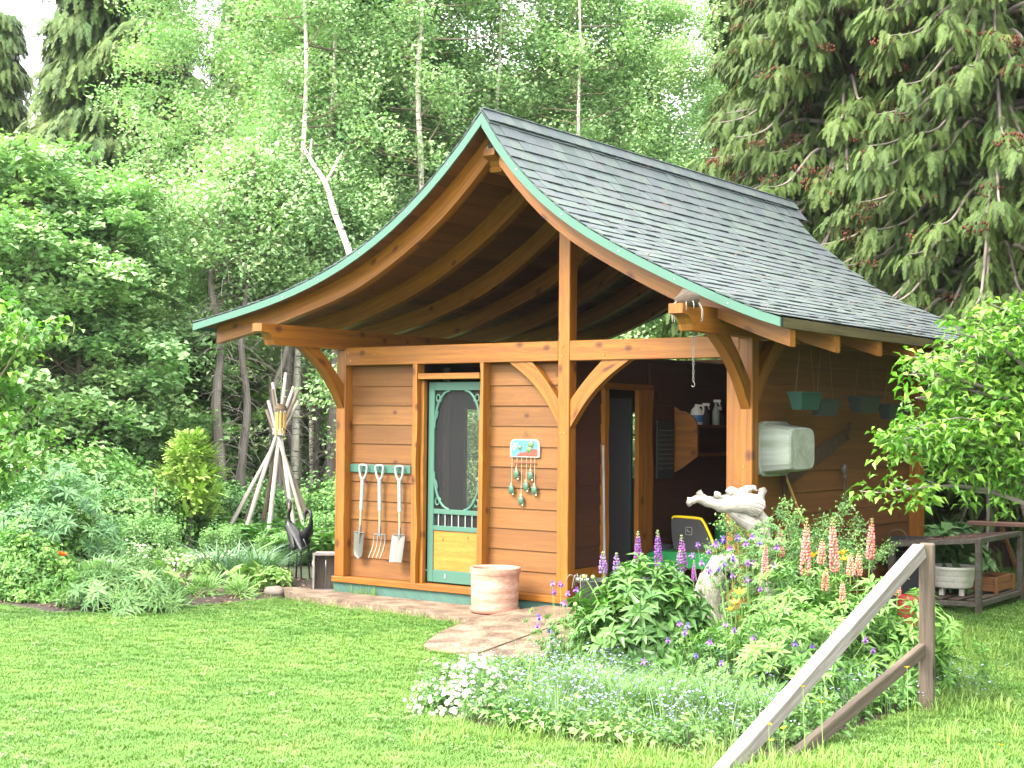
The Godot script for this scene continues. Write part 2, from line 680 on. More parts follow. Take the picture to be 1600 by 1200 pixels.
	mats.old_steel.metallic = 0.4
	paint("rust", 0.10, 0.055, 0.04, 0.8, stain(12, Color(0.6, 0.55, 0.5), Color(1, 1, 1), 0.015, 0.07))
	paint("grip", 0.26, 0.31, 0.295, 0.45)
	paint("shaft", 0.27, 0.22, 0.15, 0.45)
	paint("bronze", 0.045, 0.042, 0.046, 0.38, stain(13, Color(0.55, 0.6, 0.6), Color(1, 1, 1), 0.02, 0.12))
	mats.bronze.metallic = 0.5
	paint("terracotta", 0.50, 0.345, 0.265, 0.9, terracotta_stain(), Vector3(0.62, 2.0, 1))
	paint("terracotta_dark", 0.42, 0.17, 0.12, 0.75)
	paint("soil", 0.085, 0.055, 0.042, 0.95, stain(16, Color(0.45, 0.42, 0.4), Color(1, 1, 1), 0.02, 0.12), Vector3(0.6, 0.6, 1))
	paint("bark_chip", 0.22, 0.13, 0.09, 0.9)
	paint("stone_path", 0.255, 0.19, 0.135, 0.85, stain(18, Color(0.55, 0.50, 0.47), Color(1, 1, 1), 0.012, 0.09, 0.4, 1.8), Vector3(0.5, 0.5, 1), stain(19, Color.BLACK, Color.WHITE, 0.03, 0.1), 0.6)
	paint("boulder", 0.30, 0.25, 0.21, 0.9, stain(20, Color(0.6, 0.6, 0.6), Color(1, 1, 1), 0.01, 0.06))
	paint("meadow", 0.09, 0.18, 0.03, 0.95, stain(21, Color(0.62, 0.72, 0.5), Color(1, 1, 1), 0.012, 0.11), Vector3(0.16, 0.16, 1))
	paint("woodland_floor", 0.05, 0.075, 0.025, 0.95, stain(22, Color(0.5, 0.5, 0.4), Color(1, 1, 1), 0.01, 0.07), Vector3(0.1, 0.1, 1))
	var granules := stain(24, Color(0.78, 0.78, 0.78), Color(1, 1, 1), 0.02, 0.28, 0.6, 1.2)
	for k in 6:   # roof shingles of blended green-grey granules
		var q: Vector3 = [Vector3(0.100, 0.135, 0.130), Vector3(0.090, 0.110, 0.121), Vector3(0.112, 0.143, 0.134), Vector3(0.094, 0.118, 0.125), Vector3(0.080, 0.108, 0.106), Vector3(0.104, 0.121, 0.128)][k]
		paint("shingle_%d" % k, q.x, q.y, q.z, 0.9, granules, Vector3(2.4, 2.4, 1))
	paint("roof_felt", 0.03, 0.03, 0.03, 0.95)
	paint("grey_bark", 0.38, 0.335, 0.31, 0.95, g3, Vector3(0.5, 2.5, 1), g3, 1.2)
	paint("cedar_bark", 0.17, 0.12, 0.095, 0.95, g3, Vector3(0.4, 3, 1), g3, 1.4)
	paint("dead_twig", 0.20, 0.17, 0.15, 0.9)
	paint("birch_bark", 0.72, 0.69, 0.64, 0.8, birch_bark(), Vector3(0.9, 1.6, 1))
	paint("twig", 0.16, 0.125, 0.085, 0.9)
	paint("stem", 0.20, 0.30, 0.08, 0.7)
	paint("stake_wood", 0.44, 0.36, 0.26, 0.9, g3, tile)
	paint("nest", 0.17, 0.13, 0.10, 1.0, g3, Vector3(6, 6, 1), g3, 1.0)
	paint("glaze_white", 0.50, 0.49, 0.46, 0.3)
	paint("glaze_blue", 0.07, 0.19, 0.42, 0.3)
	paint("glaze_red", 0.22, 0.055, 0.035, 0.4)
	paint("glaze_green", 0.10, 0.17, 0.06, 0.35)
	paint("glaze_teal", 0.05, 0.115, 0.075, 0.35)
	paint("glaze_cream", 0.70, 0.55, 0.32, 0.4)
	paint("red_paint", 0.45, 0.03, 0.04, 0.5)
	paint("red_dark", 0.20, 0.02, 0.03, 0.6)
	paint("bottle_blue", 0.05, 0.20, 0.42, 0.35)
	paint("bottle_dark", 0.06, 0.05, 0.055, 0.4)
	paint("cord", 0.50, 0.46, 0.40, 0.9)
	paint("curtain", 0.42, 0.38, 0.30, 0.9)
	leafy("leaf", 0.5, Color(0.58, 0.68, 0.42), 0.5)
	leafy("glossy_leaf", 0.38, Color(0.6, 0.75, 0.35), 0.5)
	leafy("needles", 0.6, Color(0.3, 0.35, 0.12), 0.4)
	leafy("petal", 0.7, Color(0.5, 0.5, 0.5), 0.3)
	leafy("grass", 0.55, Color(0.5, 0.6, 0.2), 0.4)


func terracotta_stain() -> ImageTexture:
	var n := 256
	var a := field(noise(31, 0.02, 4), 64, 256, n)
	var b := field(noise(32, 0.06, 3), n, n, n)
	var d := PackedByteArray()
	d.resize(n * n * 3)
	for i in n * n:
		var k := clampf(0.65 * a[i] / 255.0 + 0.35 * b[i] / 255.0, 0.0, 1.0)
		var white := smoothstep(0.25, 0.85, k)
		d[i * 3] = int(255.0 * lerpf(0.86, 1.0, white))
		d[i * 3 + 1] = int(255.0 * lerpf(0.74, 1.0, white))
		d[i * 3 + 2] = int(255.0 * lerpf(0.70, 1.0, white))
	return picture(n, d)


# ================================================================================================
# the pavilion
# ================================================================================================
const RIDGE_X := 2.6
const FRONT_Z := 0.86
const REAR_Z := -5.55
const LEFT_RUN := 3.90
const RIGHT_RUN := 3.02


func roof_y(side: int, run: float) -> float:
	if side < 0:
		return 4.600 - 1.12172 * run + 0.25843 * run * run - 0.02273 * run ** 3 - 0.00019 * run ** 4
	return 4.600 - 1.60 * run + 0.75265 * run * run - 0.23131 * run ** 3 + 0.02796 * run ** 4


# points of the roof surface, let down by off, from left to right
func roof_line(side: int, off: float, r0: float, r1: float, steps := 18) -> PackedVector2Array:
	var r := PackedVector2Array()
	for i in steps + 1:
		var run := lerpf(r0, r1, float(i) / steps)
		var slope := (roof_y(side, run + 0.01) - roof_y(side, run - 0.01)) / 0.02
		r.append(Vector2(RIDGE_X + side * run, roof_y(side, run) - off * sqrt(1.0 + slope * slope)))
	if side < 0:
		r.reverse()
	return r


# place on the roof after a length of slope: [run, tangent pointing down the slope]
func roof_at(side: int, length: float) -> Array:
	var run := 0.0
	var s := 0.0
	while s < length:
		var slope := (roof_y(side, run + 0.005) - roof_y(side, run)) / 0.005
		var step := minf(0.005, (length - s) / sqrt(1.0 + slope * slope) + 1e-5)
		s += step * sqrt(1.0 + slope * slope)
		run += step
	var sl := (roof_y(side, run + 0.01) - roof_y(side, run - 0.01)) / 0.02
	return [run, Vector2(side, sl).normalized()]


func timber() -> Material:
	return mats["timber_%d" % rng.randi_range(0, 3)]


func clapboard(length: float, tall: float) -> Geo:
	var g := geo()
	g.prism(v2([0.0, 0.0, 0.022, 0.0, 0.024, 0.003, 0.010, tall, 0.0, tall]), 0.0, length, true)
	return g


func knee_brace(parent: Node, at: Transform3D, reach: float, drop: float, wide: float, thick: float, material: Material) -> void:
	# in its own x, y: from the post at (0, -drop) up to the beam at (reach, 0)
	var top := PackedVector2Array()
	var low := PackedVector2Array()
	for i in 13:
		var f := i / 12.0
		var a := Vector2(0.0, -drop + wide * 1.1).lerp(Vector2(reach - wide * 1.25, 0.0), f)
		var straight := Vector2(0.0, -drop).lerp(Vector2(reach, 0.0), f)
		low.append(straight + Vector2(-0.7, 0.7) * sin(PI * f) * 0.065)
		top.append(a + Vector2(-0.7, 0.7) * sin(PI * f) * 0.012)
	var g := geo()
	g.slab(top, low, -thick * 0.5, thick * 0.5)
	obj("knee_brace", g, material, parent, at)


# a board with one wavy, bark-side edge; along y in its own x, y
func live_edge(x0: float, x1: float, y0: float, y1: float, seed_: int, wave_left: bool, depth: float) -> Geo:
	var f := noise(seed_, 0.9, 2)
	var left := PackedVector2Array()
	var right := PackedVector2Array()
	for i in 25:
		var y := lerpf(y0, y1, i / 24.0)
		var w := f.get_noise_1d(y * 1.0) * 0.035
		left.append(Vector2(y, -(x0 + (w if wave_left else 0.0))))
		right.append(Vector2(y, -(x1 + (0.0 if wave_left else w))))
	var g := geo()
	g.t = Transform3D(Basis(Vector3(0, 1, 0), Vector3(-1, 0, 0), Vector3(0, 0, 1)), Vector3.ZERO)
	g.slab(left, right, -depth, 0.0)
	return g


func build_pavilion() -> void:
	rng.seed = 101
	var pav := thing("garden_pavilion", "cedar and timber garden pavilion under a swept grey-green shingle roof", "garden building")
	var post := 0.13
	# footing, floor
	block("footing", Vector3(1.5, -0.12, -2.06), Vector3(3.02, 0.24, 4.12), mats.footing_paint, pav, 0.006)
	block("bay_floor", Vector3(3.985, -0.14, -2.06), Vector3(1.93, 0.24, 4.12), mats.soil, pav, 0.006)
	block("sill_beam", Vector3(1.505, 0.03, -0.055), Vector3(3.04, 0.06, 0.17), mats.timber_0, pav, 0.005)
	# posts
	block("post", Vector3(0.065, 1.27, -0.065), Vector3(post, 2.42, post), mats.timber_0, pav, 0.006)
	block("post", Vector3(2.945, 2.06, -0.065), Vector3(post, 4.0, post), mats.timber_2, pav, 0.006)
	block("post", Vector3(4.871, 1.23, -0.065), Vector3(post, 2.5, post), mats.timber_1, pav, 0.006)
	block("post", Vector3(0.065, 1.25, -4.125), Vector3(post, 2.5, post), mats.timber_0, pav, 0.006)
	block("post", Vector3(2.945, 1.25, -4.125), Vector3(post, 2.5, post), mats.timber_1, pav, 0.006)
	block("post", Vector3(4.871, 1.25, -4.125), Vector3(post, 2.5, post), mats.timber_2, pav, 0.006)
	block("stud", Vector3(4.735, 1.14, -0.08), Vector3(0.135, 2.32, 0.09), mats.timber_3, pav, 0.005)
	# tie beams, front and rear, let into the posts
	block("tie_beam", Vector3(1.505, 2.405, -0.062), Vector3(2.745, 0.19, 0.12), mats.timber_0, pav, 0.005)
	block("tie_beam", Vector3(3.908, 2.405, -0.062), Vector3(1.793, 0.19, 0.12), mats.timber_2, pav, 0.005)
	block("tie_beam", Vector3(1.505, 2.405, -4.125), Vector3(2.745, 0.19, 0.12), mats.timber_1, pav, 0.005)
	block("tie_beam", Vector3(3.908, 2.405, -4.125), Vector3(1.793, 0.19, 0.12), mats.timber_3, pav, 0.005)
	for p in [[2.93, 2.45], [2.93, 2.355], [3.40, 2.36], [0.17, 2.44], [0.2, 2.36], [2.915, 1.62], [2.96, 1.62], [4.86, 1.35]]:
		var g := geo()
		g.tube(v3([Vector3(p[0], p[1], -0.01), Vector3(p[0], p[1], 0.006)]), PackedFloat32Array([0.012, 0.010]), 8)
		obj("peg", g, mats.panel_wood, pav)
	# plates running back under the rafters, their front ends carved
	for x in [0.065, 4.871]:
		var g := geo()
		var out := v2([-5.25, 2.48, 1.06, 2.48, 1.075, 2.53, 1.105, 2.575, 1.15, 2.60, 1.24, 2.61, 1.24, 2.69, -5.25, 2.69])
		g.t = Transform3D(Basis(Vector3(0, 0, 1), Vector3(0, 1, 0), Vector3(-1, 0, 0)), Vector3(x, 0, 0))
		g.prism(out, -0.065, 0.065)
		obj("eave_plate", g, mats.timber_3 if x < 1.0 else mats.timber_1, pav)
	var gr := geo()
	gr.t = Transform3D(Basis(Vector3(0, 0, 1), Vector3(0, 1, 0), Vector3(-1, 0, 0)), Vector3(2.565, 0, 0))
	gr.prism(v2([-5.3, 4.07, 0.60, 4.07, 0.615, 4.10, 0.60, 4.12, 0.63, 4.17, 0.72, 4.21, 0.72, 4.275, -5.3, 4.275]), -0.068, 0.068)
	obj("ridge_beam", gr, mats.timber_3, pav)
	# knee braces
	knee_brace(pav, Transform3D(Basis.IDENTITY, Vector3(3.01, 2.31, -0.062)), 0.66, 0.64, 0.24, 0.085, mats.timber_2)
	knee_brace(pav, Transform3D(Basis(Vector3.UP, PI), Vector3(2.88, 2.31, -0.062)), 0.60, 0.62, 0.22, 0.085, mats.timber_0)
	for x in [0.065, 4.871]:
		knee_brace(pav, Transform3D(Basis(Vector3.UP, -PI / 2.0), Vector3(x, 2.48, 0.0)), 0.66, 0.63, 0.22, 0.09, mats.timber_3)
	knee_brace(pav, Transform3D(Basis(Vector3.UP, PI / 2.0), Vector3(4.871, 2.48, -0.13)), 0.66, 0.63, 0.22, 0.09, mats.timber_3)

	build_roof(pav)
	build_walls(pav)
	build_screen_door(pav)


func build_roof(pav: Node3D) -> void:
	rng.seed = 202
	# curved rafters
	var zs := [0.60, -0.30, -1.25, -2.15, -3.10, -4.0, -4.95]
	for side in [-1, 1]:
		var run: float = 3.77 if side < 0 else 3.0
		for z in zs:
			var top := roof_line(side, 0.054, 0.035, run)
			var low := roof_line(side, 0.235, 0.035, run)
			for i in low.size():   # the underside keeps a little of the log's own waver
				low[i].y += 0.008 * sin(low[i].x * 2.3 + z * 3.0) + 0.005 * sin(low[i].x * 5.1 + z)
			var g := geo()
			g.slab(top, low, z - 0.05, z + 0.05)
			obj("rafter", g, mats["timber_%d" % ([0, 3, 1, 2][absi(int(z * 7.0)) % 4])], pav)
	# roof: felt, decking boards, fascias, shingles
	var gf := geo()
	for side in [-1, 1]:
		var run: float = LEFT_RUN if side < 0 else RIGHT_RUN
		gf.slab(roof_line(side, 0.012, 0.0, run - 0.006, 24), roof_line(side, 0.026, 0.0, run - 0.006, 24), REAR_Z + 0.01, FRONT_Z - 0.006)
	var roof := obj("roof", gf, mats.roof_felt, pav)
	for side in [-1, 1]:
		var total := 0.0
		var last := Vector2(0, roof_y(side, 0))
		var end: float = LEFT_RUN if side < 0 else RIGHT_RUN
		for i in 100:
			var p := Vector2(end * (i + 1) / 100.0, roof_y(side, end * (i + 1) / 100.0))
			total += p.distance_to(last)
			last = p
		var pitch := 0.142
		var nb := int(total / pitch)
		pitch = total / nb
		for k in nb:
			var at: Array = roof_at(side, (k + 0.5) * pitch)
			var tan: Vector2 = at[1]
			var down := Vector2(tan.y, -tan.x) if side > 0 else Vector2(-tan.y, tan.x)
			var c := Vector2(RIDGE_X + side * at[0], roof_y(side, at[0])) + down * (0.040 + rng.randf_range(-0.001, 0.001))
			if k == 0:
				c += tan * 0.03
			# two lengths, butted at a rafter
			var cut: float = zs[rng.randi_range(1, 5)]
			for e in [[REAR_Z + 0.02, cut - 0.001], [cut + 0.001, FRONT_Z - 0.012]]:
				var g := geo()
				g.t = Transform3D(Basis(Vector3(0, 0, 1), Vector3(tan.x, tan.y, 0), Vector3(-tan.y, tan.x, 0)), Vector3(c.x, c.y, (e[0] + e[1]) * 0.5))
				if g.t.basis.determinant() < 0.0:
					g.t.basis.z = -g.t.basis.z
				g.box(Vector3.ZERO, Vector3(e[1] - e[0], pitch - 0.004 - (0.06 if k == 0 else 0.0), 0.024), 0.003)
				obj("deck_board", g, mats["deck_%d" % rng.randi_range(0, 4)], roof)
		# rake fascias front and rear, eave fascia
		for z in [FRONT_Z - 0.005, REAR_Z - 0.012]:
			var g := geo()
			g.slab(roof_line(side, 0.012, 0.0, end), roof_line(side, 0.083, 0.0, end), z - 0.0, z + 0.022)
			obj("rake_fascia", g, mats.teal_paint, roof)
		var ex: float = RIDGE_X + side * (end - 0.012)
		var ey: float = roof_y(side, end)
		if side > 0:
			block("eave_fascia", Vector3(ex, ey - 0.052, (FRONT_Z + REAR_Z) * 0.5 - 0.02), Vector3(0.024, 0.085, FRONT_Z - REAR_Z - 0.07), mats.eave_wood, roof, 0.003)
			block("fascia_end", Vector3(ex, ey - 0.05, FRONT_Z - 0.025), Vector3(0.02, 0.075, 0.03), mats.black, roof, 0.0)
		else:
			block("eave_fascia", Vector3(ex, ey - 0.05, (FRONT_Z + REAR_Z) * 0.5), Vector3(0.022, 0.07, FRONT_Z - REAR_Z - 0.03), mats.teal_paint, roof, 0.003)
		lay_shingles(roof, side, total)
	for p in [0.4, 0.9, 1.5, 2.05, 2.55]:   # nail heads on the teal fascia
		for side in [-1, 1]:
			var g := geo()
			var q := Vector2(RIDGE_X + side * p, roof_y(side, p) - 0.055)
			g.ball(Vector3(q.x, q.y, FRONT_Z + 0.018), Vector3(0.006, 0.006, 0.004), 6, 4)
			obj("nail_head", g, mats.white_plastic, roof)
	# folded cap shingles along the ridge
	var z := FRONT_Z + 0.02
	var cap := geo(false)
	for side in [-1.0, 1.0]:
		var tan := Vector2(side, -1.25).normalized()
		var nn := Vector2(1.25 * side, 1.0).normalized()
		var p0 := Vector2(0, 0.004)
		var p1 := tan * 0.145
		for e in [[0.0, 0.007]]:
			var top := [p0 + nn * 0.007, p1 + nn * 0.007]
			var low := [p0 - nn * 0.001, p1 - nn * 0.001]
			if side < 0:
				top.reverse()
				low.reverse()
			cap.slab(PackedVector2Array(top), PackedVector2Array(low), -0.27, 0.0)
	var cap_mesh := cap.mesh()
	while z > REAR_Z + 0.02:
		var x := Transform3D(Basis(Vector3.RIGHT, 0.035), Vector3(RIDGE_X, 4.612, z))
		put("ridge_shingle", cap_mesh, mats["shingle_%d" % rng.randi_range(0, 5)], roof, x)
		z -= 0.148


func lay_shingles(roof: Node3D, side: int, total: float) -> void:
	rng.seed = 303 + side
	var expose := 0.142
	var rows := int((total - 0.06) / expose)
	var widths := [0.15, 0.19, 0.24, 0.31]
	var meshes := []
	for thick in [0.006, 0.0115]:
		for w in widths:
			for k in 3:
				var g := geo()
				# lies along the slope: x across, y up the slope, z out of the roof; wedge thinner at its upper end
				var l := expose + 0.05
				g.box(Vector3(0, l * 0.5, thick * 0.5), Vector3(w - 0.003, l, thick), 0.0)
				meshes.append(g.mesh())
	var list := []
	for r in rows + 1:
		var at: Array = roof_at(side, total - 0.0 - r * expose - 0.0)
		var tan: Vector2 = at[1]
		var p := Vector2(RIDGE_X + side * at[0], roof_y(side, at[0]))
		var up := Vector3(-tan.x, -tan.y, 0)
		var out := Vector3(-tan.y, tan.x, 0) * side
		var across := up.cross(out)
		var z := FRONT_Z + 0.022 + rng.randf_range(-0.004, 0.004)
		var first := true
		while z > REAR_Z - 0.01:
			var wi := rng.randi_range(0, 3)
			var w: float = widths[wi]
			if first and r % 2 == 1:
				wi = 0
				w = widths[0]
			first = false
			var thick := 1 if rng.randf() < 0.42 else 0
			var tilt := 0.055
			var b := Basis(across, up * cos(tilt) - out * sin(tilt), out * cos(tilt) + up * sin(tilt))
			var x := Transform3D(b, Vector3(p.x, p.y, z - w * 0.5) + out * (0.004 + rng.randf_range(0.0, 0.001)))
			list.append([x, thick * 12 + wi * 3 + rng.randi_range(0, 2), rng.randi_range(0, 5), z])
			z -= w
	if side < 0:
		var all := Geo.new()
		var st := SurfaceTool.new()
		for e in list:
			st.append_from(meshes[e[1]], 0, e[0])
		var o := put("left_slope_shingles", st.commit(), mats.shingle_1, roof)
		o.set_meta("kind", "stuff")
		return
	# those nearest the front are parts of their own, the rest is one part per tone
	var order := list.duplicate()
	order.sort_custom(func(a, b): return a[3] > b[3])
	var rest := {}
	for k in order.size():
		var e: Array = order[k]
		if k < 300:
			put("shingle", meshes[e[1]], mats["shingle_%d" % e[2]], roof, e[0])
		else:
			if not rest.has(e[2]):
				rest[e[2]] = SurfaceTool.new()
			rest[e[2]].append_from(meshes[e[1]], 0, e[0])
	# needles and bits of leaf fallen from the cedars
	var litter := geo(false)
	for k in 170:
		var along := pow(rng.randf(), 0.6) * total * 0.98
		var at: Array = roof_at(side, along)
		var tan: Vector2 = at[1]
		var out := Vector3(-tan.y, tan.x, 0) * side
		var p := Vector3(RIDGE_X + side * at[0], roof_y(side, at[0]), rng.randf_range(REAR_Z, FRONT_Z)) + out * 0.022
		if rng.randf() < 0.5:
			p.z = lerpf(p.z, REAR_Z, rng.randf() * 0.7)
		var d := Vector3(tan.x * rng.randf_range(-1, 1), tan.y * rng.randf_range(-1, 1), rng.randf_range(-1, 1)).normalized()
		var l := rng.randf_range(0.008, 0.03)
		litter.beam(p - d * l, p + d * l, rng.randf_range(0.003, 0.009), 0.002, 0.0, out)
	obj("needle_litter", litter, mats.bark_chip, roof).set_meta("kind", "stuff")
	for tone in rest:
		var o := put("rear_shingles", rest[tone].commit(), mats["shingle_%d" % tone], roof)
		o.set_meta("kind", "stuff")


func build_walls(pav: Node3D) -> void:
	rng.seed = 404
	var facing_front := Basis(Vector3(0, 0, 1), Vector3(0, 1, 0), Vector3(-1, 0, 0))
	var cedar := func() -> Material: return mats["cedar_%d" % rng.randi_range(0, 4)]
	# front wall left and right of the door
	var nails := geo()
	for span in [[0.13, 1.08], [1.985, 2.88]]:
		var g := geo()
		g.box(Vector3((span[0] + span[1]) * 0.5, 1.19, -0.155), Vector3(span[1] - span[0], 2.25, 0.035), 0.0)
		var wall := obj("front_wall", g, mats.cedar_1, pav)
		var y := 0.062
		while y < 2.3:
			var tall := minf(0.225, 2.31 - y)
			obj("siding_board", clapboard(span[1] - span[0] - 0.004, tall), cedar.call(), wall, Transform3D(facing_front, Vector3(span[1] - 0.002, y, -0.1345 + rng.randf_range(-0.001, 0.001))))
			for nx in [span[0] + 0.035, span[1] - 0.035, lerpf(span[0], span[1], 0.5)]:
				nails.ball(Vector3(nx + rng.randf_range(-0.01, 0.01), y + 0.045 + rng.randf_range(-0.005, 0.005), -0.1125), Vector3(0.0045, 0.0045, 0.003), 6, 3)
			y += 0.2022
	obj("nail_heads", nails, mats.emblem_grey, pav)
	cedar = func() -> Material: return mats["shaded_cedar_%d" % rng.randi_range(0, 4)]
	# right wall, seen from the yard
	var gw := geo()
	gw.box(Vector3(4.775, 1.22, -2.095), Vector3(0.035, 2.5, 3.92), 0.0)
	var right := obj("right_wall", gw, mats.shaded_cedar_1, pav)
	var yy := 0.08
	while yy < 2.46:
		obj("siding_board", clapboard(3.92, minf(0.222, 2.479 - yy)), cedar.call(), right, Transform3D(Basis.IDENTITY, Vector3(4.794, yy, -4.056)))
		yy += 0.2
	block("skirt_board", Vector3(4.80, -0.02, -2.095), Vector3(0.03, 0.19, 3.92), mats.shaded_cedar_1, pav)
	cedar = func() -> Material: return mats["inner_shade_cedar_%d" % rng.randi_range(0, 4)]
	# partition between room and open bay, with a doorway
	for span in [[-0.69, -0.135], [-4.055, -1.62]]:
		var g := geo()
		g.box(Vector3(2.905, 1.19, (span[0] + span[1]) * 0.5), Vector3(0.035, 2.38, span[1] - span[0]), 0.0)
		var wall := obj("partition_wall", g, mats.inner_shade_cedar_1, pav)
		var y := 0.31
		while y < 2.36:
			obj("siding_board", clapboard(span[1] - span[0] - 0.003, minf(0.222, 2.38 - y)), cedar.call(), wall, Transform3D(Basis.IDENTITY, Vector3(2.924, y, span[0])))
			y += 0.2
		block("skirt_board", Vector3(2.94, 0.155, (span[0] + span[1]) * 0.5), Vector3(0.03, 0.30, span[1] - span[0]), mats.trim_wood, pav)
	block("partition_wall", Vector3(2.905, 2.25, -1.155), Vector3(0.035, 0.26, 0.92), mats.inner_shade_cedar_1, pav)
	# the doorway's waney-edged casing boards
	var side_on := Basis(Vector3(0, 0, -1), Vector3(0, 1, 0), Vector3(1, 0, 0))
	obj("door_casing", live_edge(0.675, 0.765, 0.0, 2.06, 5, false, 0.05), mats.trim_wood, pav, Transform3D(side_on, Vector3(2.985, 0, 0)))
	obj("door_casing", live_edge(1.33, 1.62, 0.0, 2.06, 9, false, 0.05), mats.trim_wood, pav, Transform3D(side_on, Vector3(2.985, 0, 0)))
	block("door_head", Vector3(2.955, 2.09, -1.145), Vector3(0.06, 0.06, 0.96), mats.timber_3, pav)
	var gd := geo()   # open inner door, its face blackened to paint in the dark doorway
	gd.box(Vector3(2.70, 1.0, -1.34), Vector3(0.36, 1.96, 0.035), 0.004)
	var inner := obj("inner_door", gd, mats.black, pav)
	block("door_edge", Vector3(2.888, 1.0, -1.34), Vector3(0.014, 1.96, 0.037), mats.green_paint, inner, 0.002)
	# left and back walls, with a window in each
	block("left_wall", Vector3(0.06, 0.35, -2.1), Vector3(0.06, 0.64, 3.9), mats.inner_shade_cedar_1, pav, 0.0)
	block("left_wall", Vector3(0.06, 2.17, -2.1), Vector3(0.06, 0.6, 3.9), mats.inner_shade_cedar_1, pav, 0.0)
	block("left_wall", Vector3(0.06, 1.27, -1.13), Vector3(0.06, 1.2, 1.98), mats.inner_shade_cedar_1, pav, 0.0)
	block("left_wall", Vector3(0.06, 1.27, -3.57), Vector3(0.06, 1.2, 0.96), mats.inner_shade_cedar_1, pav, 0.0)
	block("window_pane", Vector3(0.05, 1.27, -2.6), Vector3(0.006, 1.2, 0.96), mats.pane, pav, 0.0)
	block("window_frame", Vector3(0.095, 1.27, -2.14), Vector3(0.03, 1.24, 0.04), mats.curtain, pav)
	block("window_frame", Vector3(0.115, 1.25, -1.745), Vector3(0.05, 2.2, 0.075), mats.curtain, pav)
	block("back_wall", Vector3(0.50, 1.19, -4.08), Vector3(0.76, 2.38, 0.05), mats.inner_shade_cedar_1, pav, 0.0)
	block("back_wall", Vector3(3.28, 1.19, -4.08), Vector3(3.0, 2.38, 0.05), mats.inner_shade_cedar_1, pav, 0.0)
	block("back_wall", Vector3(1.33, 0.52, -4.08), Vector3(0.90, 1.04, 0.05), mats.inner_shade_cedar_1, pav, 0.0)
	block("back_wall", Vector3(1.33, 2.12, -4.08), Vector3(0.90, 0.52, 0.05), mats.inner_shade_cedar_1, pav, 0.0)
	block("window_pane", Vector3(1.33, 1.45, -4.08), Vector3(0.90, 0.82, 0.006), mats.pane, pav, 0.0)
	block("window_bar", Vector3(1.33, 1.58, -4.06), Vector3(0.90, 0.03, 0.02), mats.green_paint, pav)
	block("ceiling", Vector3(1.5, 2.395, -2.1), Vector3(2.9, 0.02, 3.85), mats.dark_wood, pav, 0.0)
	block("tool_rail", Vector3(0.545, 1.215, -0.100), Vector3(0.86, 0.085, 0.022), mats.teal_paint, pav)


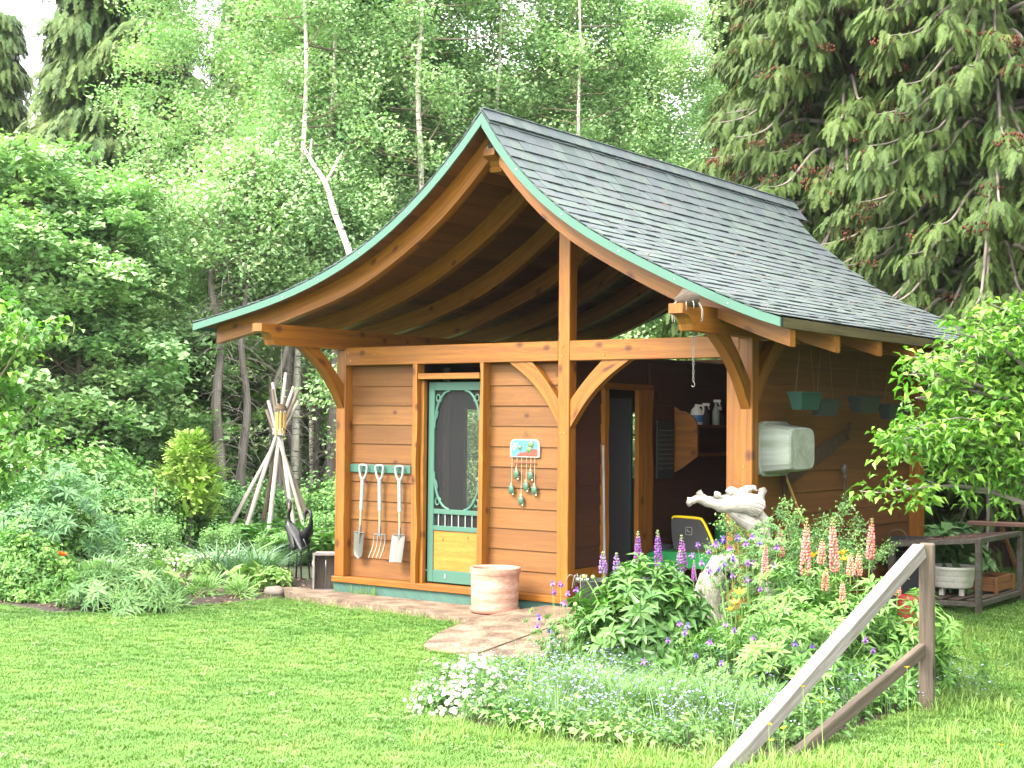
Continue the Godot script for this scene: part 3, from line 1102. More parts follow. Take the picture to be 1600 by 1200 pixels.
func build_screen_door(pav: Node3D) -> void:
	rng.seed = 505
	# casing of the front door: waney-edged uprights, a head and thin jambs
	obj("door_casing", live_edge(1.07, 1.13, 0.06, 2.31, 3, false, 0.12), mats.trim_wood, pav, Transform3D(Basis.IDENTITY, Vector3(0, 0, 0.003)))
	obj("door_casing", live_edge(1.935, 1.985, 0.06, 2.31, 21, true, 0.12), mats.trim_wood, pav, Transform3D(Basis.IDENTITY, Vector3(0, 0, 0.003)))
	block("door_head", Vector3(1.533, 2.182, -0.05), Vector3(0.80, 0.06, 0.10), mats.trim_wood, pav)
	block("door_jamb", Vector3(1.155, 1.10, -0.085), Vector3(0.04, 2.08, 0.06), mats.trim_wood, pav)
	var x0 := 1.187
	var x1 := 1.930
	var z := -0.135
	var g := geo()
	var w := x1 - x0
	var cx := (x0 + x1) * 0.5
	g.box(Vector3(x0 + 0.0375, 1.10, z), Vector3(0.075, 2.05, 0.032), 0.004)
	g.box(Vector3(x1 - 0.0375, 1.10, z), Vector3(0.075, 2.05, 0.032), 0.004)
	g.box(Vector3(cx, 2.082, z), Vector3(w - 0.152, 0.086, 0.032), 0.004)
	g.box(Vector3(cx, 0.138, z), Vector3(w - 0.152, 0.126, 0.032), 0.004)
	g.box(Vector3(cx, 0.628, z), Vector3(w - 0.152, 0.05, 0.032), 0.004)
	g.box(Vector3(cx, 0.798, z), Vector3(w - 0.152, 0.05, 0.032), 0.004)
	var door := obj("screen_door", g, mats.teal_paint, pav)
	block("door_panel", Vector3(cx, 0.402, z - 0.004), Vector3(w - 0.152, 0.40, 0.012), mats.panel_wood, door, 0.002)
	block("insect_screen", Vector3(cx, 1.335, z - 0.008), Vector3(w - 0.152, 1.41, 0.002), mats.screen, door, 0.0)
	for k in 6:
		rod("spindle", Vector3(x0 + 0.075 + (k + 0.7) * 0.087, 0.653, z), Vector3(x0 + 0.075 + (k + 0.7) * 0.087, 0.773, z), 0.007, mats.grip, door)
	# four scrolled corner brackets that make the opening oval
	for sx in [-1.0, 1.0]:
		for sy in [-1.0, 1.0]:
			var c := Vector3(cx - sx * (w * 0.5 - 0.075), 1.43 + sy * 0.605, z + 0.002)
			var b := geo()
			var arc := []
			for i in 11:
				var a := PI * 0.5 * i / 10.0
				arc.append(c + Vector3(sx * 0.20 * (1.0 - cos(a)), -sy * 0.38 * (1.0 - sin(a)), 0.0))
			b.tube(v3(arc), radii_along([0.012, 0.017, 0.013], arc.size()), 6, true)
			var curl := []
			for i in 16:
				var a := TAU * 0.95 * i / 15.0 + 0.4
				var r := lerpf(0.052, 0.014, i / 15.0)
				curl.append(c + Vector3(sx * (0.050 + cos(a) * r * 0.85), -sy * (0.066 + sin(a) * r * 1.1), 0.0))
			b.tube(v3(curl), tapered(0.011, 0.008, 16), 6, true)
			var tail := []
			for i in 10:
				var a := PI * 1.2 * i / 9.0
				tail.append(c + Vector3(sx * (0.022 + 0.018 * cos(a)), -sy * (0.205 + 0.06 * sin(a * 0.8) + i * 0.006), 0.0))
			b.tube(v3(tail), tapered(0.009, 0.006, 10), 6, true)
			obj("scroll_bracket", b, mats.teal_paint, door)
	var hook := geo()
	hook.tube(v3([Vector3(1.43, 0.125, z + 0.02), Vector3(1.43, 0.165, z + 0.02)]), PackedFloat32Array([0.008, 0.005]), 6)
	obj("door_catch", hook, mats.glaze_white, door)


# ================================================================================================
# things that hang on the pavilion
# ================================================================================================
func digging_tool(called: String, label: String, x: float, kind: int) -> void:
	# hangs by its D handle from the rail; own origin at the handle's top, y up, z out of the wall
	var o := thing(called, label, "garden tool", Vector3(x, 1.252, -0.055), 0.0, "garden tools hung on the wall rail")
	var lean: float = [-0.045, 0.03, 0.03][kind]
	o.rotation.z = lean
	var d := geo()
	var loop := smooth_line([Vector3(0, -0.165, 0), Vector3(-0.035, -0.115, 0), Vector3(-0.052, -0.045, 0), Vector3(-0.046, -0.008, 0), Vector3(0.0, 0.0, 0), Vector3(0.046, -0.008, 0), Vector3(0.052, -0.045, 0), Vector3(0.035, -0.115, 0), Vector3(0, -0.165, 0)], 4)
	d.tube(loop, tapered(0.0125, 0.0125, loop.size()), 8, true)
	obj("handle", d, mats.grip, o)
	rod("grip_sleeve", Vector3(0, -0.13, 0), Vector3(0, -0.475, 0), 0.021, mats.grip, o, 12)
	rod("shaft", Vector3(0, -0.475, 0), Vector3(0, -0.64, 0.002), 0.0155, mats.shaft, o, 10)
	var b := geo()
	b.tube(v3([Vector3(0, -0.63, 0.002), Vector3(0, -0.70, 0.010), Vector3(0, -0.745, 0.012)]), PackedFloat32Array([0.014, 0.019, 0.012]), 10)
	if kind == 1:
		b.box(Vector3(0, -0.725, 0.008), Vector3(0.17, 0.018, 0.016), 0.005)
		for k in 4:
			var tx := (k - 1.5) * 0.052
			var tine := smooth_line([Vector3(tx, -0.725, 0.008), Vector3(tx, -0.80, 0.015), Vector3(tx, -0.88, 0.045), Vector3(tx, -0.965, 0.10)], 4)
			b.tube(tine, tapered(0.0075, 0.0035, tine.size()), 6)
	else:
		var half: float = 0.066 if kind == 0 else 0.088
		var out := PackedVector2Array()
		if kind == 0:
			out = v2([-half, -0.71, -half * 0.98, -0.86, -half * 0.8, -0.94, -half * 0.4, -0.985, 0, -0.995, half * 0.4, -0.985, half * 0.8, -0.94, half * 0.98, -0.86, half, -0.71, half * 0.25, -0.705, 0, -0.69, -half * 0.25, -0.705])
		else:
			out = v2([-half, -0.715, -half, -0.94, -half * 0.9, -0.985, -half * 0.4, -0.995, half * 0.4, -0.995, half * 0.9, -0.985, half, -0.94, half, -0.715])
		# a dished blade: strips bent about its middle
		var rows := 10
		for i in rows:
			for k in 6:
				var pts := []
				for e in [[k, i], [k + 1, i], [k + 1, i + 1], [k, i + 1]]:
					var fy: float = e[1] / float(rows)
					var y := lerpf(-0.712, -0.992, fy)
					var hw := half
					if kind == 0:
						hw = half * sqrt(maxf(0.02, 1.0 - pow(maxf(0.0, fy - 0.62) / 0.38, 2.2)))
					elif fy > 0.9:
						hw = half * 0.95
					var fx: float = (e[0] / 6.0 - 0.5) * 2.0
					pts.append(Vector3(fx * hw, y, 0.004 + 0.016 * fx * fx + fy * (0.0 if kind == 0 else 0.06)))
				b.quad(pts[3], pts[2], pts[1], pts[0])
		b.box(Vector3(0, -0.713, 0.016), Vector3(half * 2.0 + 0.012, 0.008, 0.022), 0.003)
		b.tube(v3([Vector3(0, -0.70, 0.010), Vector3(0, -0.84, 0.014)]), PackedFloat32Array([0.014, 0.003]), 8)
	obj(["blade", "fork_head", "blade"][kind], b, mats.steel, o)


func build_hung_things() -> void:
	rng.seed = 606
	digging_tool("transplanting_spade", "narrow round-ended steel spade with pale handle, hung leftmost on the green rail", 0.352, 0)
	digging_tool("digging_fork", "four-tined garden fork with pale handle hanging between two spades", 0.578, 1)
	digging_tool("digging_spade", "square broad-bladed steel spade with pale handle, hung nearest the screen door", 0.852, 2)
	for x in [0.352, 0.578, 0.852]:
		rod("rail_hook", Vector3(x, 1.236, -0.092), Vector3(x, 1.240, -0.042), 0.005, mats.old_steel, get_node("garden_pavilion"), 6)

	# ceramic wall hanging
	var w := thing("ceramic_wall_hanging", "painted ceramic plaque with small green turtles dangling on cords, right of the screen door", "wall ornament", Vector3(2.43, 1.378, -0.098))
	var arch := PackedVector2Array()
	for p in [[-0.175, 0.0], [0.175, 0.0]]:
		arch.append(Vector2(p[0], p[1]))
	for i in 9:
		var a := PI * 0.5 * i / 8.0
		arch.append(Vector2(0.115 + 0.06 * cos(a), 0.115 + 0.06 * sin(a)))
	for i in 9:
		var a := PI * 0.5 * i / 8.0
		arch.append(Vector2(-0.115 - 0.06 * sin(a), 0.115 + 0.06 * cos(a)))
	var rim := geo()
	rim.prism(arch, -0.012, 0.006)
	var plaque := obj("plaque", rim, mats.glaze_white, w)
	var inner := PackedVector2Array()
	for p in arch:
		inner.append(Vector2(p.x * 0.91, 0.008 + p.y * 0.91))
	var blue := geo()
	blue.prism(inner, 0.006, 0.008)
	obj("painted_sky", blue, mats.glaze_blue, plaque)
	var red := geo()
	red.prism(v2([-0.10, 0.009, 0.158, 0.009, 0.158, 0.075, 0.12, 0.085, 0.06, 0.07, 0.0, 0.05, -0.05, 0.045]), 0.008, 0.0105)
	obj("painted_ground", red, mats.glaze_red, plaque)
	var dots := geo()
	for p in [[-0.125, 0.075, 0.014], [-0.105, 0.10, 0.013], [-0.12, 0.125, 0.012], [-0.145, 0.10, 0.012], [-0.09, 0.128, 0.011]]:
		dots.ball(Vector3(p[0], p[1], 0.009), Vector3(p[2], p[2], 0.004), 8, 5)
	obj("flower_relief", dots, mats.glaze_white, plaque)
	for e in [[0.055, 0.075, 0.034], [0.075, 0.125, 0.036], [-0.055, 0.095, 0.024]]:
		var t := geo()
		t.ball(Vector3(e[0], e[1], 0.010), Vector3(e[2], e[2] * 0.85, 0.010), 10, 6)
		for k in 4:
			var a := PI * 0.25 + PI * 0.5 * k
			t.ball(Vector3(e[0] + cos(a) * e[2], e[1] + sin(a) * e[2] * 0.85, 0.009), Vector3(0.010, 0.007, 0.004), 6, 4, Basis(Vector3.BACK, a))
		t.ball(Vector3(e[0] + e[2] * 0.3, e[1] - e[2] * 1.1, 0.010), Vector3(0.009, 0.010, 0.005), 6, 4)
		obj("turtle_relief", t, mats.glaze_green, plaque)
	var beads := geo()
	for i in 60:
		var f := i / 60.0 * arch.size()
		var a := arch[int(f)]
		var b := arch[(int(f) + 1) % arch.size()]
		var p := a.lerp(b, f - int(f))
		beads.ball(Vector3(p.x * 0.955, 0.004 + p.y * 0.955, 0.006), Vector3(0.005, 0.005, 0.003), 5, 3)
	obj("rim_beads", beads, mats.glaze_cream, plaque)
	var cord := geo()
	cord.tube(v3([Vector3(-0.03, 0.17, 0.0), Vector3(-0.002, 0.255, -0.005), Vector3(0.002, 0.255, -0.005), Vector3(0.045, 0.17, 0.0)]), tapered(0.0022, 0.0022, 4), 5)
	obj("hanging_cord", cord, mats.coconut, w)
	rod("spreader_bar", Vector3(-0.135, -0.055, 0.004), Vector3(0.14, -0.055, 0.004), 0.006, mats.glaze_red, w, 8)
	for p in [[-0.093, -0.17], [0.077, -0.177], [-0.154, -0.322], [0.024, -0.285], [0.124, -0.319], [-0.036, -0.425]]:
		var s := geo()
		s.ball(Vector3(p[0], p[1], 0.012), Vector3(0.034, 0.043, 0.016), 10, 6)
		for k in 4:
			var a := PI * 0.25 + PI * 0.5 * k + 0.2
			s.ball(Vector3(p[0] + cos(a) * 0.036, p[1] + sin(a) * 0.043, 0.012), Vector3(0.013, 0.007, 0.005), 6, 4, Basis(Vector3.BACK, a))
		var turtle := obj("turtle", s, mats.glaze_teal, w)
		var head := geo()
		head.ball(Vector3(p[0], p[1] + 0.052, 0.014), Vector3(0.011, 0.014, 0.010), 6, 5)
		head.ball(Vector3(p[0] + 0.022, p[1] - 0.045, 0.014), Vector3(0.009, 0.010, 0.007), 6, 5)
		obj("turtle_head", head, mats.glaze_cream, turtle)
		rod("cord", Vector3(p[0] * 0.98, 0.0, 0.003), Vector3(p[0], p[1] + 0.05, 0.008), 0.0018, mats.cord, w, 5)

	# bamboo wind chime under the left eave
	var c := thing("bamboo_wind_chime", "bamboo wind chime with round brown top, hanging near the left corner post", "wind chime", Vector3(-0.61, 1.56, 0.22))
	var dome := geo()
	dome.lathe(v2([0.066, 0.262, 0.068, 0.285, 0.055, 0.315, 0.03, 0.333, 0.0, 0.338]), 16)
	dome.lathe(v2([0.0, 0.262, 0.066, 0.262]), 16)
	obj("chime_top", dome, mats.coconut, c)
	for k in 8:
		var a := TAU * k / 8.0
		var l: float = [0.16, 0.22, 0.19, 0.25, 0.17, 0.21, 0.24, 0.18][k]
		var p := Vector3(cos(a) * 0.047, 0.245, sin(a) * 0.047)
		rod("bamboo_tube", p, p - Vector3(0, l, 0), 0.0135, mats.bamboo, c, 9)
	rod("hanging_string", Vector3(0, 0.335, 0), Vector3(0, 1.19, 0), 0.0025, mats.cord, c, 5)

	# chain under the right plate
	var ch := thing("hanging_chain", "thin steel chain with an end hook, hanging before the open bay", "chain", Vector3(4.86, 2.04, 0.918))
	var links := geo()
	for k in 15:
		var ring := PackedVector3Array()
		for i in 11:
			var a := TAU * i / 10.0
			var q := Vector3(cos(a) * 0.008, sin(a) * 0.021, 0.0)
			if k % 2:
				q = Vector3(0, q.y, q.x)
			ring.append(q + Vector3(0, 0.045 + k * 0.032, 0))
		links.tube(ring, tapered(0.0022, 0.0022, 11), 5, false)
	obj("chain_links", links, mats.steel, ch)
	var hk := geo()
	var hl := smooth_line([Vector3(0, 0.03, 0), Vector3(0.014, 0.005, 0), Vector3(0.004, -0.018, 0), Vector3(-0.016, -0.008, 0)], 4)
	hk.tube(hl, tapered(0.0035, 0.0035, hl.size()), 6)
	obj("hook", hk, mats.steel, ch)

	# two old birds' nests
	for e in [[Vector3(2.60, 4.275, 0.60), Vector3(0.10, 0.055, 0.13), "bird nest of straw and mud on the ridge beam end under the peak"], [Vector3(4.89, 2.69, 1.08), Vector3(0.10, 0.075, 0.11), "dark mud bird nest on the right eave plate's carved end"]]:
		var n := thing("bird_nest", e[2], "bird nest", e[0])
		var g := geo()
		g.ball(Vector3(0, 0.035, 0), e[1], 14, 9)
		var f := noise(5, 14.0, 2)
		for i in g.v.size():
			g.v[i] += g.n[i] * f.get_noise_3dv(g.v[i]) * 0.03
		obj("nest_cup", g, mats.nest, n)
		var s := geo()
		for k in 16:
			var a := rng.randf() * TAU
			var p := Vector3(cos(a) * e[1].x * 0.9, 0.02, sin(a) * e[1].z * 0.9)
			var q := p + Vector3(cos(a) * 0.03, -rng.randf_range(0.03, 0.17), sin(a) * 0.03)
			s.tube(smooth_line([p, p.lerp(q, 0.5) + Vector3(cos(a) * 0.02, 0.01, sin(a) * 0.02), q], 3), tapered(0.0028, 0.0015, 7), 4)
		obj("loose_straw", s, mats.cord, n)

	# right wall: an upturned tub, saw, whisk, planters
	var tub := thing("plastic_tub", "grey-green plastic tub hung sideways on the right wall behind the corner post", "tub", Vector3(4.825, 1.50, -0.62))
	var rings := [[0.0, 0.52, 0.56], [0.035, 0.52, 0.56], [0.04, 0.475, 0.515], [0.16, 0.44, 0.485], [0.29, 0.40, 0.44], [0.305, 0.37, 0.41]]
	var tg := geo()
	for i in rings.size() - 1:
		for k in 32:
			var pts := []
			for e in [[i, k], [i, k + 1], [i + 1, k + 1], [i + 1, k]]:
				var rr: Array = rings[e[0]]
				var a: float = TAU * e[1] / 32.0
				var cs := cos(a)
				var sn := sin(a)
				var q := pow(absf(cs), 6.0) + pow(absf(sn), 6.0)
				var sc := 1.0 / pow(q, 1.0 / 6.0)
				pts.append(Vector3(rr[0], sn * sc * rr[1] * 0.48, -cs * sc * rr[2] * 0.60))
			tg.quad(pts[0], pts[1], pts[2], pts[3], Vector2(pts[0].y, pts[0].z), Vector2(pts[1].y, pts[1].z), Vector2(pts[2].y, pts[2].z), Vector2(pts[3].y, pts[3].z))
			if i == rings.size() - 2:
				tg.tri(pts[3], pts[2], Vector3(0.305, 0, 0), Vector2(pts[3].y, pts[3].z), Vector2(pts[2].y, pts[2].z))
	obj("tub_shell", tg, mats.tub_plastic, tub)
	var saw := thing("crosscut_saw", "long rusty crosscut saw hanging aslant beside the tub", "saw", Vector3(4.835, 1.13, -0.86))
	var d := Vector2(1.42, 0.44).normalized()
	var side := Vector2(-d.y, d.x)
	var blade := PackedVector2Array()
	for i in 33:
		blade.append(d * (1.50 * i / 32.0) - side * (0.015 if i % 2 == 0 else 0.0))
	for i in 13:
		var f := 1.0 - i / 12.0
		blade.append(d * (1.50 * f) + side * (0.10 + 0.05 * sin(PI * f)))
	var sg := geo()
	sg.t = Transform3D(Basis(Vector3(0, 0, -1), Vector3(0, 1, 0), Vector3(1, 0, 0)), Vector3.ZERO)
	sg.prism(blade, 0.0, 0.003)
	obj("saw_blade", sg, mats.rust, saw)
	beam("saw_handle", Vector3(0.01, -0.06, 0.02), Vector3(0.01, 0.14, 0.02), 0.03, 0.03, mats.dark_wood, saw)
	beam("saw_handle", Vector3(0.01, 0.44, -1.44), Vector3(0.01, 0.62, -1.47), 0.022, 0.022, mats.rust, saw)
	var pole := thing("wooden_pole", "thin pale wooden pole leaning against the right wall below the tub", "pole", Vector3(5.06, -0.15, -1.62))
	rod("pole", Vector3(0, 0, 0), Vector3(-0.22, 1.46, 0.80), 0.013, mats.bamboo, pole)
	var wh := thing("wall_hook_and_chain", "rusty hook with a thin hanging chain on the right wall", "chain", Vector3(4.84, 1.28, -2.17))
	var wg := geo()
	wg.ball(Vector3(0.02, 0, 0), Vector3(0.03, 0.055, 0.04), 8, 6)
	wg.ball(Vector3(0.03, -0.07, 0.01), Vector3(0.02, 0.03, 0.025), 8, 6)
	obj("hook_head", wg, mats.old_steel, wh)
	var wl := geo()
	for k in 11:
		wl.ball(Vector3(0.025 - 0.01 * sin(k * 0.5), -0.11 - k * 0.032, 0.008 * sin(k * 1.3) - k * 0.004), Vector3(0.007, 0.014, 0.007), 6, 4)
	wl.tube(v3([Vector3(0.02, -0.06, -0.05), Vector3(0.02, -0.43, -0.11)]), PackedFloat32Array([0.004, 0.004]), 5)
	obj("chain_links", wl, mats.old_steel, wh)
	var rt := thing("red_handled_tool", "red-topped grey pole standing behind the pink lupins by the wall", "garden tool", Vector3(5.25, -0.15, -1.95))
	rod("tool_pole", Vector3(0, 0, 0), Vector3(-0.04, 0.80, -0.05), 0.018, mats.old_steel, rt)
	var rh := geo()
	rh.tube(v3([Vector3(-0.04, 0.78, -0.05), Vector3(-0.045, 0.84, -0.055), Vector3(-0.05, 0.93, -0.06), Vector3(-0.055, 0.965, -0.065)]), PackedFloat32Array([0.03, 0.045, 0.04, 0.02]), 10)
	obj("tool_head", rh, mats.red_dark, rt)
	var planters := [[-0.62, 1.93, 0.22, "pot_green", "teal green plastic window planter hanging on wires under the right eave"], [-1.05, 1.88, 0.20, "pot_dark", "dark plastic planter hanging tilted beside the teal planter under the eave"], [-1.98, 1.92, 0.26, "pot_dark", "black hanging planter behind the fruit tree's twigs, second from the right wall's rear"], [-2.72, 1.86, 0.26, "pot_dark", "rearmost dark hanging planter, half hidden by the fruit tree's leaves"]]
	for e in planters:
		var pl := thing("hanging_planter", e[4], "planter", Vector3(5.15, e[1], e[0]), 0.0, "planters hung under the right eave")
		var hl2: float = e[2]
		var g := geo()
		var up := [Vector3(0.07, 0.08, hl2), Vector3(-0.07, 0.08, hl2), Vector3(-0.07, 0.08, -hl2), Vector3(0.07, 0.08, -hl2)]
		var lo := [Vector3(0.045, -0.075, hl2 * 0.8), Vector3(-0.045, -0.075, hl2 * 0.8), Vector3(-0.045, -0.075, -hl2 * 0.8), Vector3(0.045, -0.075, -hl2 * 0.8)]
		for k in 4:
			g.quad(lo[(k + 1) % 4], lo[k], up[k], up[(k + 1) % 4])
			g.quad(lo[k] * 0.93, lo[(k + 1) % 4] * 0.93, up[(k + 1) % 4] * 0.93, up[k] * 0.93)
		g.quad(lo[0], lo[1], lo[2], lo[3])
		g.box(Vector3(0.074, 0.075, 0), Vector3(0.012, 0.016, hl2 * 2.04), 0.003)
		g.box(Vector3(-0.074, 0.075, 0), Vector3(0.012, 0.016, hl2 * 2.04), 0.003)
		g.box(Vector3(0, 0.075, hl2), Vector3(0.15, 0.016, 0.012), 0.003)
		g.box(Vector3(0, 0.075, -hl2), Vector3(0.15, 0.016, 0.012), 0.003)
		obj("planter_box", g, mats[e[3]], pl)
		for s in [-1.0, 1.0]:
			rod("hanging_wire", Vector3(0, 0.085, s * hl2 * 0.9), Vector3(0.0, 0.80, s * hl2 * 0.2), 0.0025, mats.old_steel, pl, 4)


# ================================================================================================
# what stands in the open bay
# ================================================================================================
func build_shed_bay() -> void:
	rng.seed = 707
	# shelf unit on the partition
	var s := thing("wall_shelf", "wooden wall shelf with a rounded bracket end inside the open bay", "shelf", Vector3(2.952, 0, -2.13))
	var out := PackedVector2Array([Vector2(0, 1.20), Vector2(0.10, 1.25), Vector2(0.28, 1.38), Vector2(0.28, 1.66)])
	for i in 7:
		var a := PI * 0.5 * i / 6.0
		out.append(Vector2(0.06 + 0.22 * cos(a), 1.66 + 0.20 * sin(a)))
	out.append(Vector2(0.0, 1.90))
	var b := geo()
	b.prism(out, -0.015, 0.015)
	obj("bracket_end", b, mats.timber_1, s)
	block("shelf_board", Vector3(0.14, 1.70, -0.87), Vector3(0.26, 0.025, 1.68), mats.cedar_1, s)
	block("shelf_board", Vector3(0.14, 1.39, -0.87), Vector3(0.26, 0.025, 1.68), mats.cedar_1, s)
	# bottles on the shelf
	var jug := thing("white_jug", "white plastic jug with a blue label and loop handle on the wall shelf", "jug", Vector3(3.12, 1.7125, -2.30), 0.3)
	var jg := geo()
	jg.lathe(v2([0.0, 0.0, 0.06, 0.0, 0.066, 0.01, 0.066, 0.13, 0.055, 0.165, 0.025, 0.195, 0.022, 0.22, 0.0, 0.222]), 16)
	var loop := smooth_line([Vector3(0.02, 0.205, 0), Vector3(0.06, 0.205, 0), Vector3(0.075, 0.17, 0), Vector3(0.066, 0.11, 0)], 4)
	jg.tube(loop, tapered(0.011, 0.011, loop.size()), 8)
	obj("jug_body", jg, mats.white_plastic, jug)
	var lb := geo()
	lb.lathe(v2([0.0672, 0.03, 0.0672, 0.105]), 16)
	obj("jug_label", lb, mats.bottle_blue, jug)
	var specs := [[3.10, -2.52, 0.045, 0.20, "bottle_dark", "dark spray bottle next to the white jug on the shelf"], [3.16, -2.66, 0.04, 0.24, "tub_plastic", "tall grey spray bottle behind the dark spray bottle on the shelf"], [3.08, -2.86, 0.06, 0.17, "bottle_dark", "squat dark bottle midway along the shelf"], [3.15, -3.04, 0.05, 0.22, "bottle_dark", "slim black bottle left of the blue-capped container"], [3.10, -3.22, 0.075, 0.26, "tub_plastic", "grey container with a blue cap on the shelf near the corner post"]]
	for k in specs.size():
		var e: Array = specs[k]
		var bt := thing("shelf_bottle", e[5], "bottle", Vector3(e[0], 1.7125, e[1]), 0.0, "bottles on the bay shelf")
		var g := geo()
		g.lathe(v2([0.0, 0.0, e[2], 0.0, e[2], e[3] * 0.6, e[2] * 0.5, e[3] * 0.8, e[2] * 0.35, e[3] * 0.85, e[2] * 0.35, e[3]]), 12)
		obj("bottle_body", g, mats[e[4]], bt)
		var cp := geo()
		if k < 2:
			cp.box(Vector3(0.015, e[3] + 0.022, 0), Vector3(0.085, 0.03, 0.024), 0.006)
			cp.box(Vector3(0.045, e[3] - 0.01, 0), Vector3(0.01, 0.05, 0.015), 0.003, Basis(Vector3.BACK, 0.3))
		else:
			cp.lathe(v2([e[2] * 0.7, e[3] * 0.97, e[2] * 0.7, e[3] + 0.035, 0.0, e[3] + 0.035]), 12)
		obj("bottle_cap", cp, mats.bottle_blue if k == 4 else mats.white_plastic, bt)
	var wb := thing("ribbed_tray", "dark ribbed plastic tray hung flat on the wall inside the bay", "tray", Vector3(2.952, 1.45, -1.90))
	var tray := geo()
	tray.box(Vector3(0.012, 0, 0), Vector3(0.02, 0.62, 0.36), 0.01)
	obj("tray_plate", tray, mats.pot_dark, wb)
	for k in 9:
		block("rib", Vector3(0.026, -0.20 + 0.05 * k, 0), Vector3(0.01, 0.012, 0.30), mats.old_steel, wb, 0.003)
	var br := thing("broom_pole", "pale broom pole leaning beside the inner doorway", "pole", Vector3(3.04, -0.02, -0.62))
	rod("pole", Vector3.ZERO, Vector3(-0.055, 1.52, -0.03), 0.014, mats.pole_wood, br)
	var bk := thing("black_bucket", "black bucket standing at the bay's entrance by the center post", "bucket", Vector3(3.27, -0.055, -0.10))
	var bg := geo()
	bg.lathe(v2([0.0, 0.0, 0.12, 0.0, 0.155, 0.28, 0.165, 0.285, 0.165, 0.30, 0.15, 0.30, 0.118, 0.02, 0.0, 0.02]), 20)
	obj("bucket_shell", bg, mats.pot_dark, bk)
	# riding mower, seat back towards the yard
	var m := thing("riding_mower", "green riding mower with a black yellow-edged seat parked in the open bay", "riding mower", Vector3(3.52, -0.02, -1.52), 0.0)
	var seat := PackedVector2Array([Vector2(-0.20, 0.46), Vector2(0.17, 0.46), Vector2(0.215, 0.56), Vector2(0.20, 0.60), Vector2(0.12, 0.745), Vector2(0.07, 0.775), Vector2(-0.21, 0.785), Vector2(-0.235, 0.75), Vector2(-0.225, 0.58)])
	var se := geo()
	se.prism(seat, -0.02, 0.04)
	obj("seat_back", se, mats.rubber, m)
	var edge := geo()
	var el := smooth_line([Vector3(-0.228, 0.765, 0.012), Vector3(-0.20, 0.79, 0.012), Vector3(0.06, 0.785, 0.012), Vector3(0.12, 0.757, 0.012), Vector3(0.20, 0.62, 0.012), Vector3(0.235, 0.54, 0.012)], 4)
	edge.tube(el, tapered(0.016, 0.016, el.size()), 8)
	obj("seat_trim", edge, mats.mower_yellow, m)
	block("seat_cushion", Vector3(0.0, 0.45, -0.24), Vector3(0.44, 0.10, 0.44), mats.mower_yellow, m, 0.03)
	var em := geo()
	em.prism(v2([-0.062, 0.615, 0.004, 0.615, 0.010, 0.622, 0.010, 0.69, 0.004, 0.697, -0.062, 0.697, -0.068, 0.69, -0.068, 0.622]), 0.04, 0.043)
	var emblem := obj("emblem", em, mats.emblem_grey, m)
	var em2 := geo()
	em2.prism(v2([-0.060, 0.623, 0.002, 0.623, 0.002, 0.689, -0.060, 0.689]), 0.043, 0.0445)
	obj("emblem_field", em2, mats.black, emblem)
	var em3 := geo()   # the leaping animal on it, a few millimetres high
	em3.prism(v2([-0.056, 0.640, -0.048, 0.648, -0.036, 0.650, -0.020, 0.643, -0.006, 0.632, -0.010, 0.645, -0.020, 0.656, -0.034, 0.663, -0.040, 0.676, -0.048, 0.682, -0.046, 0.670, -0.054, 0.664, -0.046, 0.656]), 0.0445, 0.046)
	obj("emblem_mark", em3, mats.emblem_grey, emblem)
	var hood := geo()
	hood.slab(v2([-0.46, 0.30, -0.42, 0.42, -0.30, 0.45, 0.30, 0.45, 0.42, 0.42, 0.46, 0.30]), v2([-0.50, 0.18, -0.44, 0.28, -0.30, 0.30, 0.30, 0.30, 0.44, 0.28, 0.50, 0.18]), -0.62, 0.20)
	obj("fender_deck", hood, mats.mower_green, m)
	block("hood", Vector3(0, 0.50, -1.25), Vector3(0.50, 0.44, 0.80), mats.mower_green, m, 0.07)
	for e in [[-0.40, -0.1, 0.25, 0.22], [0.40, -0.1, 0.25, 0.22], [-0.34, -1.35, 0.18, 0.14], [0.34, -1.35, 0.18, 0.14]]:
		var wgeo := geo()
		wgeo.t = Transform3D(Basis(Vector3(0, 1, 0), Vector3(-1, 0, 0), Vector3(0, 0, 1)), Vector3(e[0], e[2], e[1]))
		var r: float = e[2]
		var hw: float = e[3] * 0.5
		wgeo.lathe(v2([r * 0.5, -hw, r * 0.85, -hw, r, -hw * 0.6, r, hw * 0.6, r * 0.85, hw, r * 0.5, hw]), 20)
		var wheel := obj("wheel", wgeo, mats.rubber, m)
		var rim := geo()
		rim.t = wgeo.t
		rim.lathe(v2([0.0, -hw * 0.7, r * 0.5, -hw * 0.9, r * 0.5, hw * 0.9, 0.0, hw * 0.7]), 16)
		obj("rim", rim, mats.mower_yellow, wheel)
	var sw := PackedVector3Array()
	for i in 17:
		var a := TAU * i / 16.0
		sw.append(Vector3(cos(a) * 0.18, 0.86 + sin(a) * 0.07, -0.74 + sin(a) * 0.15))
	var swg := geo()
	swg.tube(sw, tapered(0.014, 0.014, 17), 8, false)
	swg.tube(v3([Vector3(0, 0.86, -0.74), Vector3(0, 0.60, -0.92)]), PackedFloat32Array([0.02, 0.025]), 8)
	swg.tube(v3([Vector3(-0.18, 0.86, -0.74), Vector3(0.18, 0.86, -0.74)]), PackedFloat32Array([0.01, 0.01]), 6)
	obj("steering_wheel", swg, mats.rubber, m)


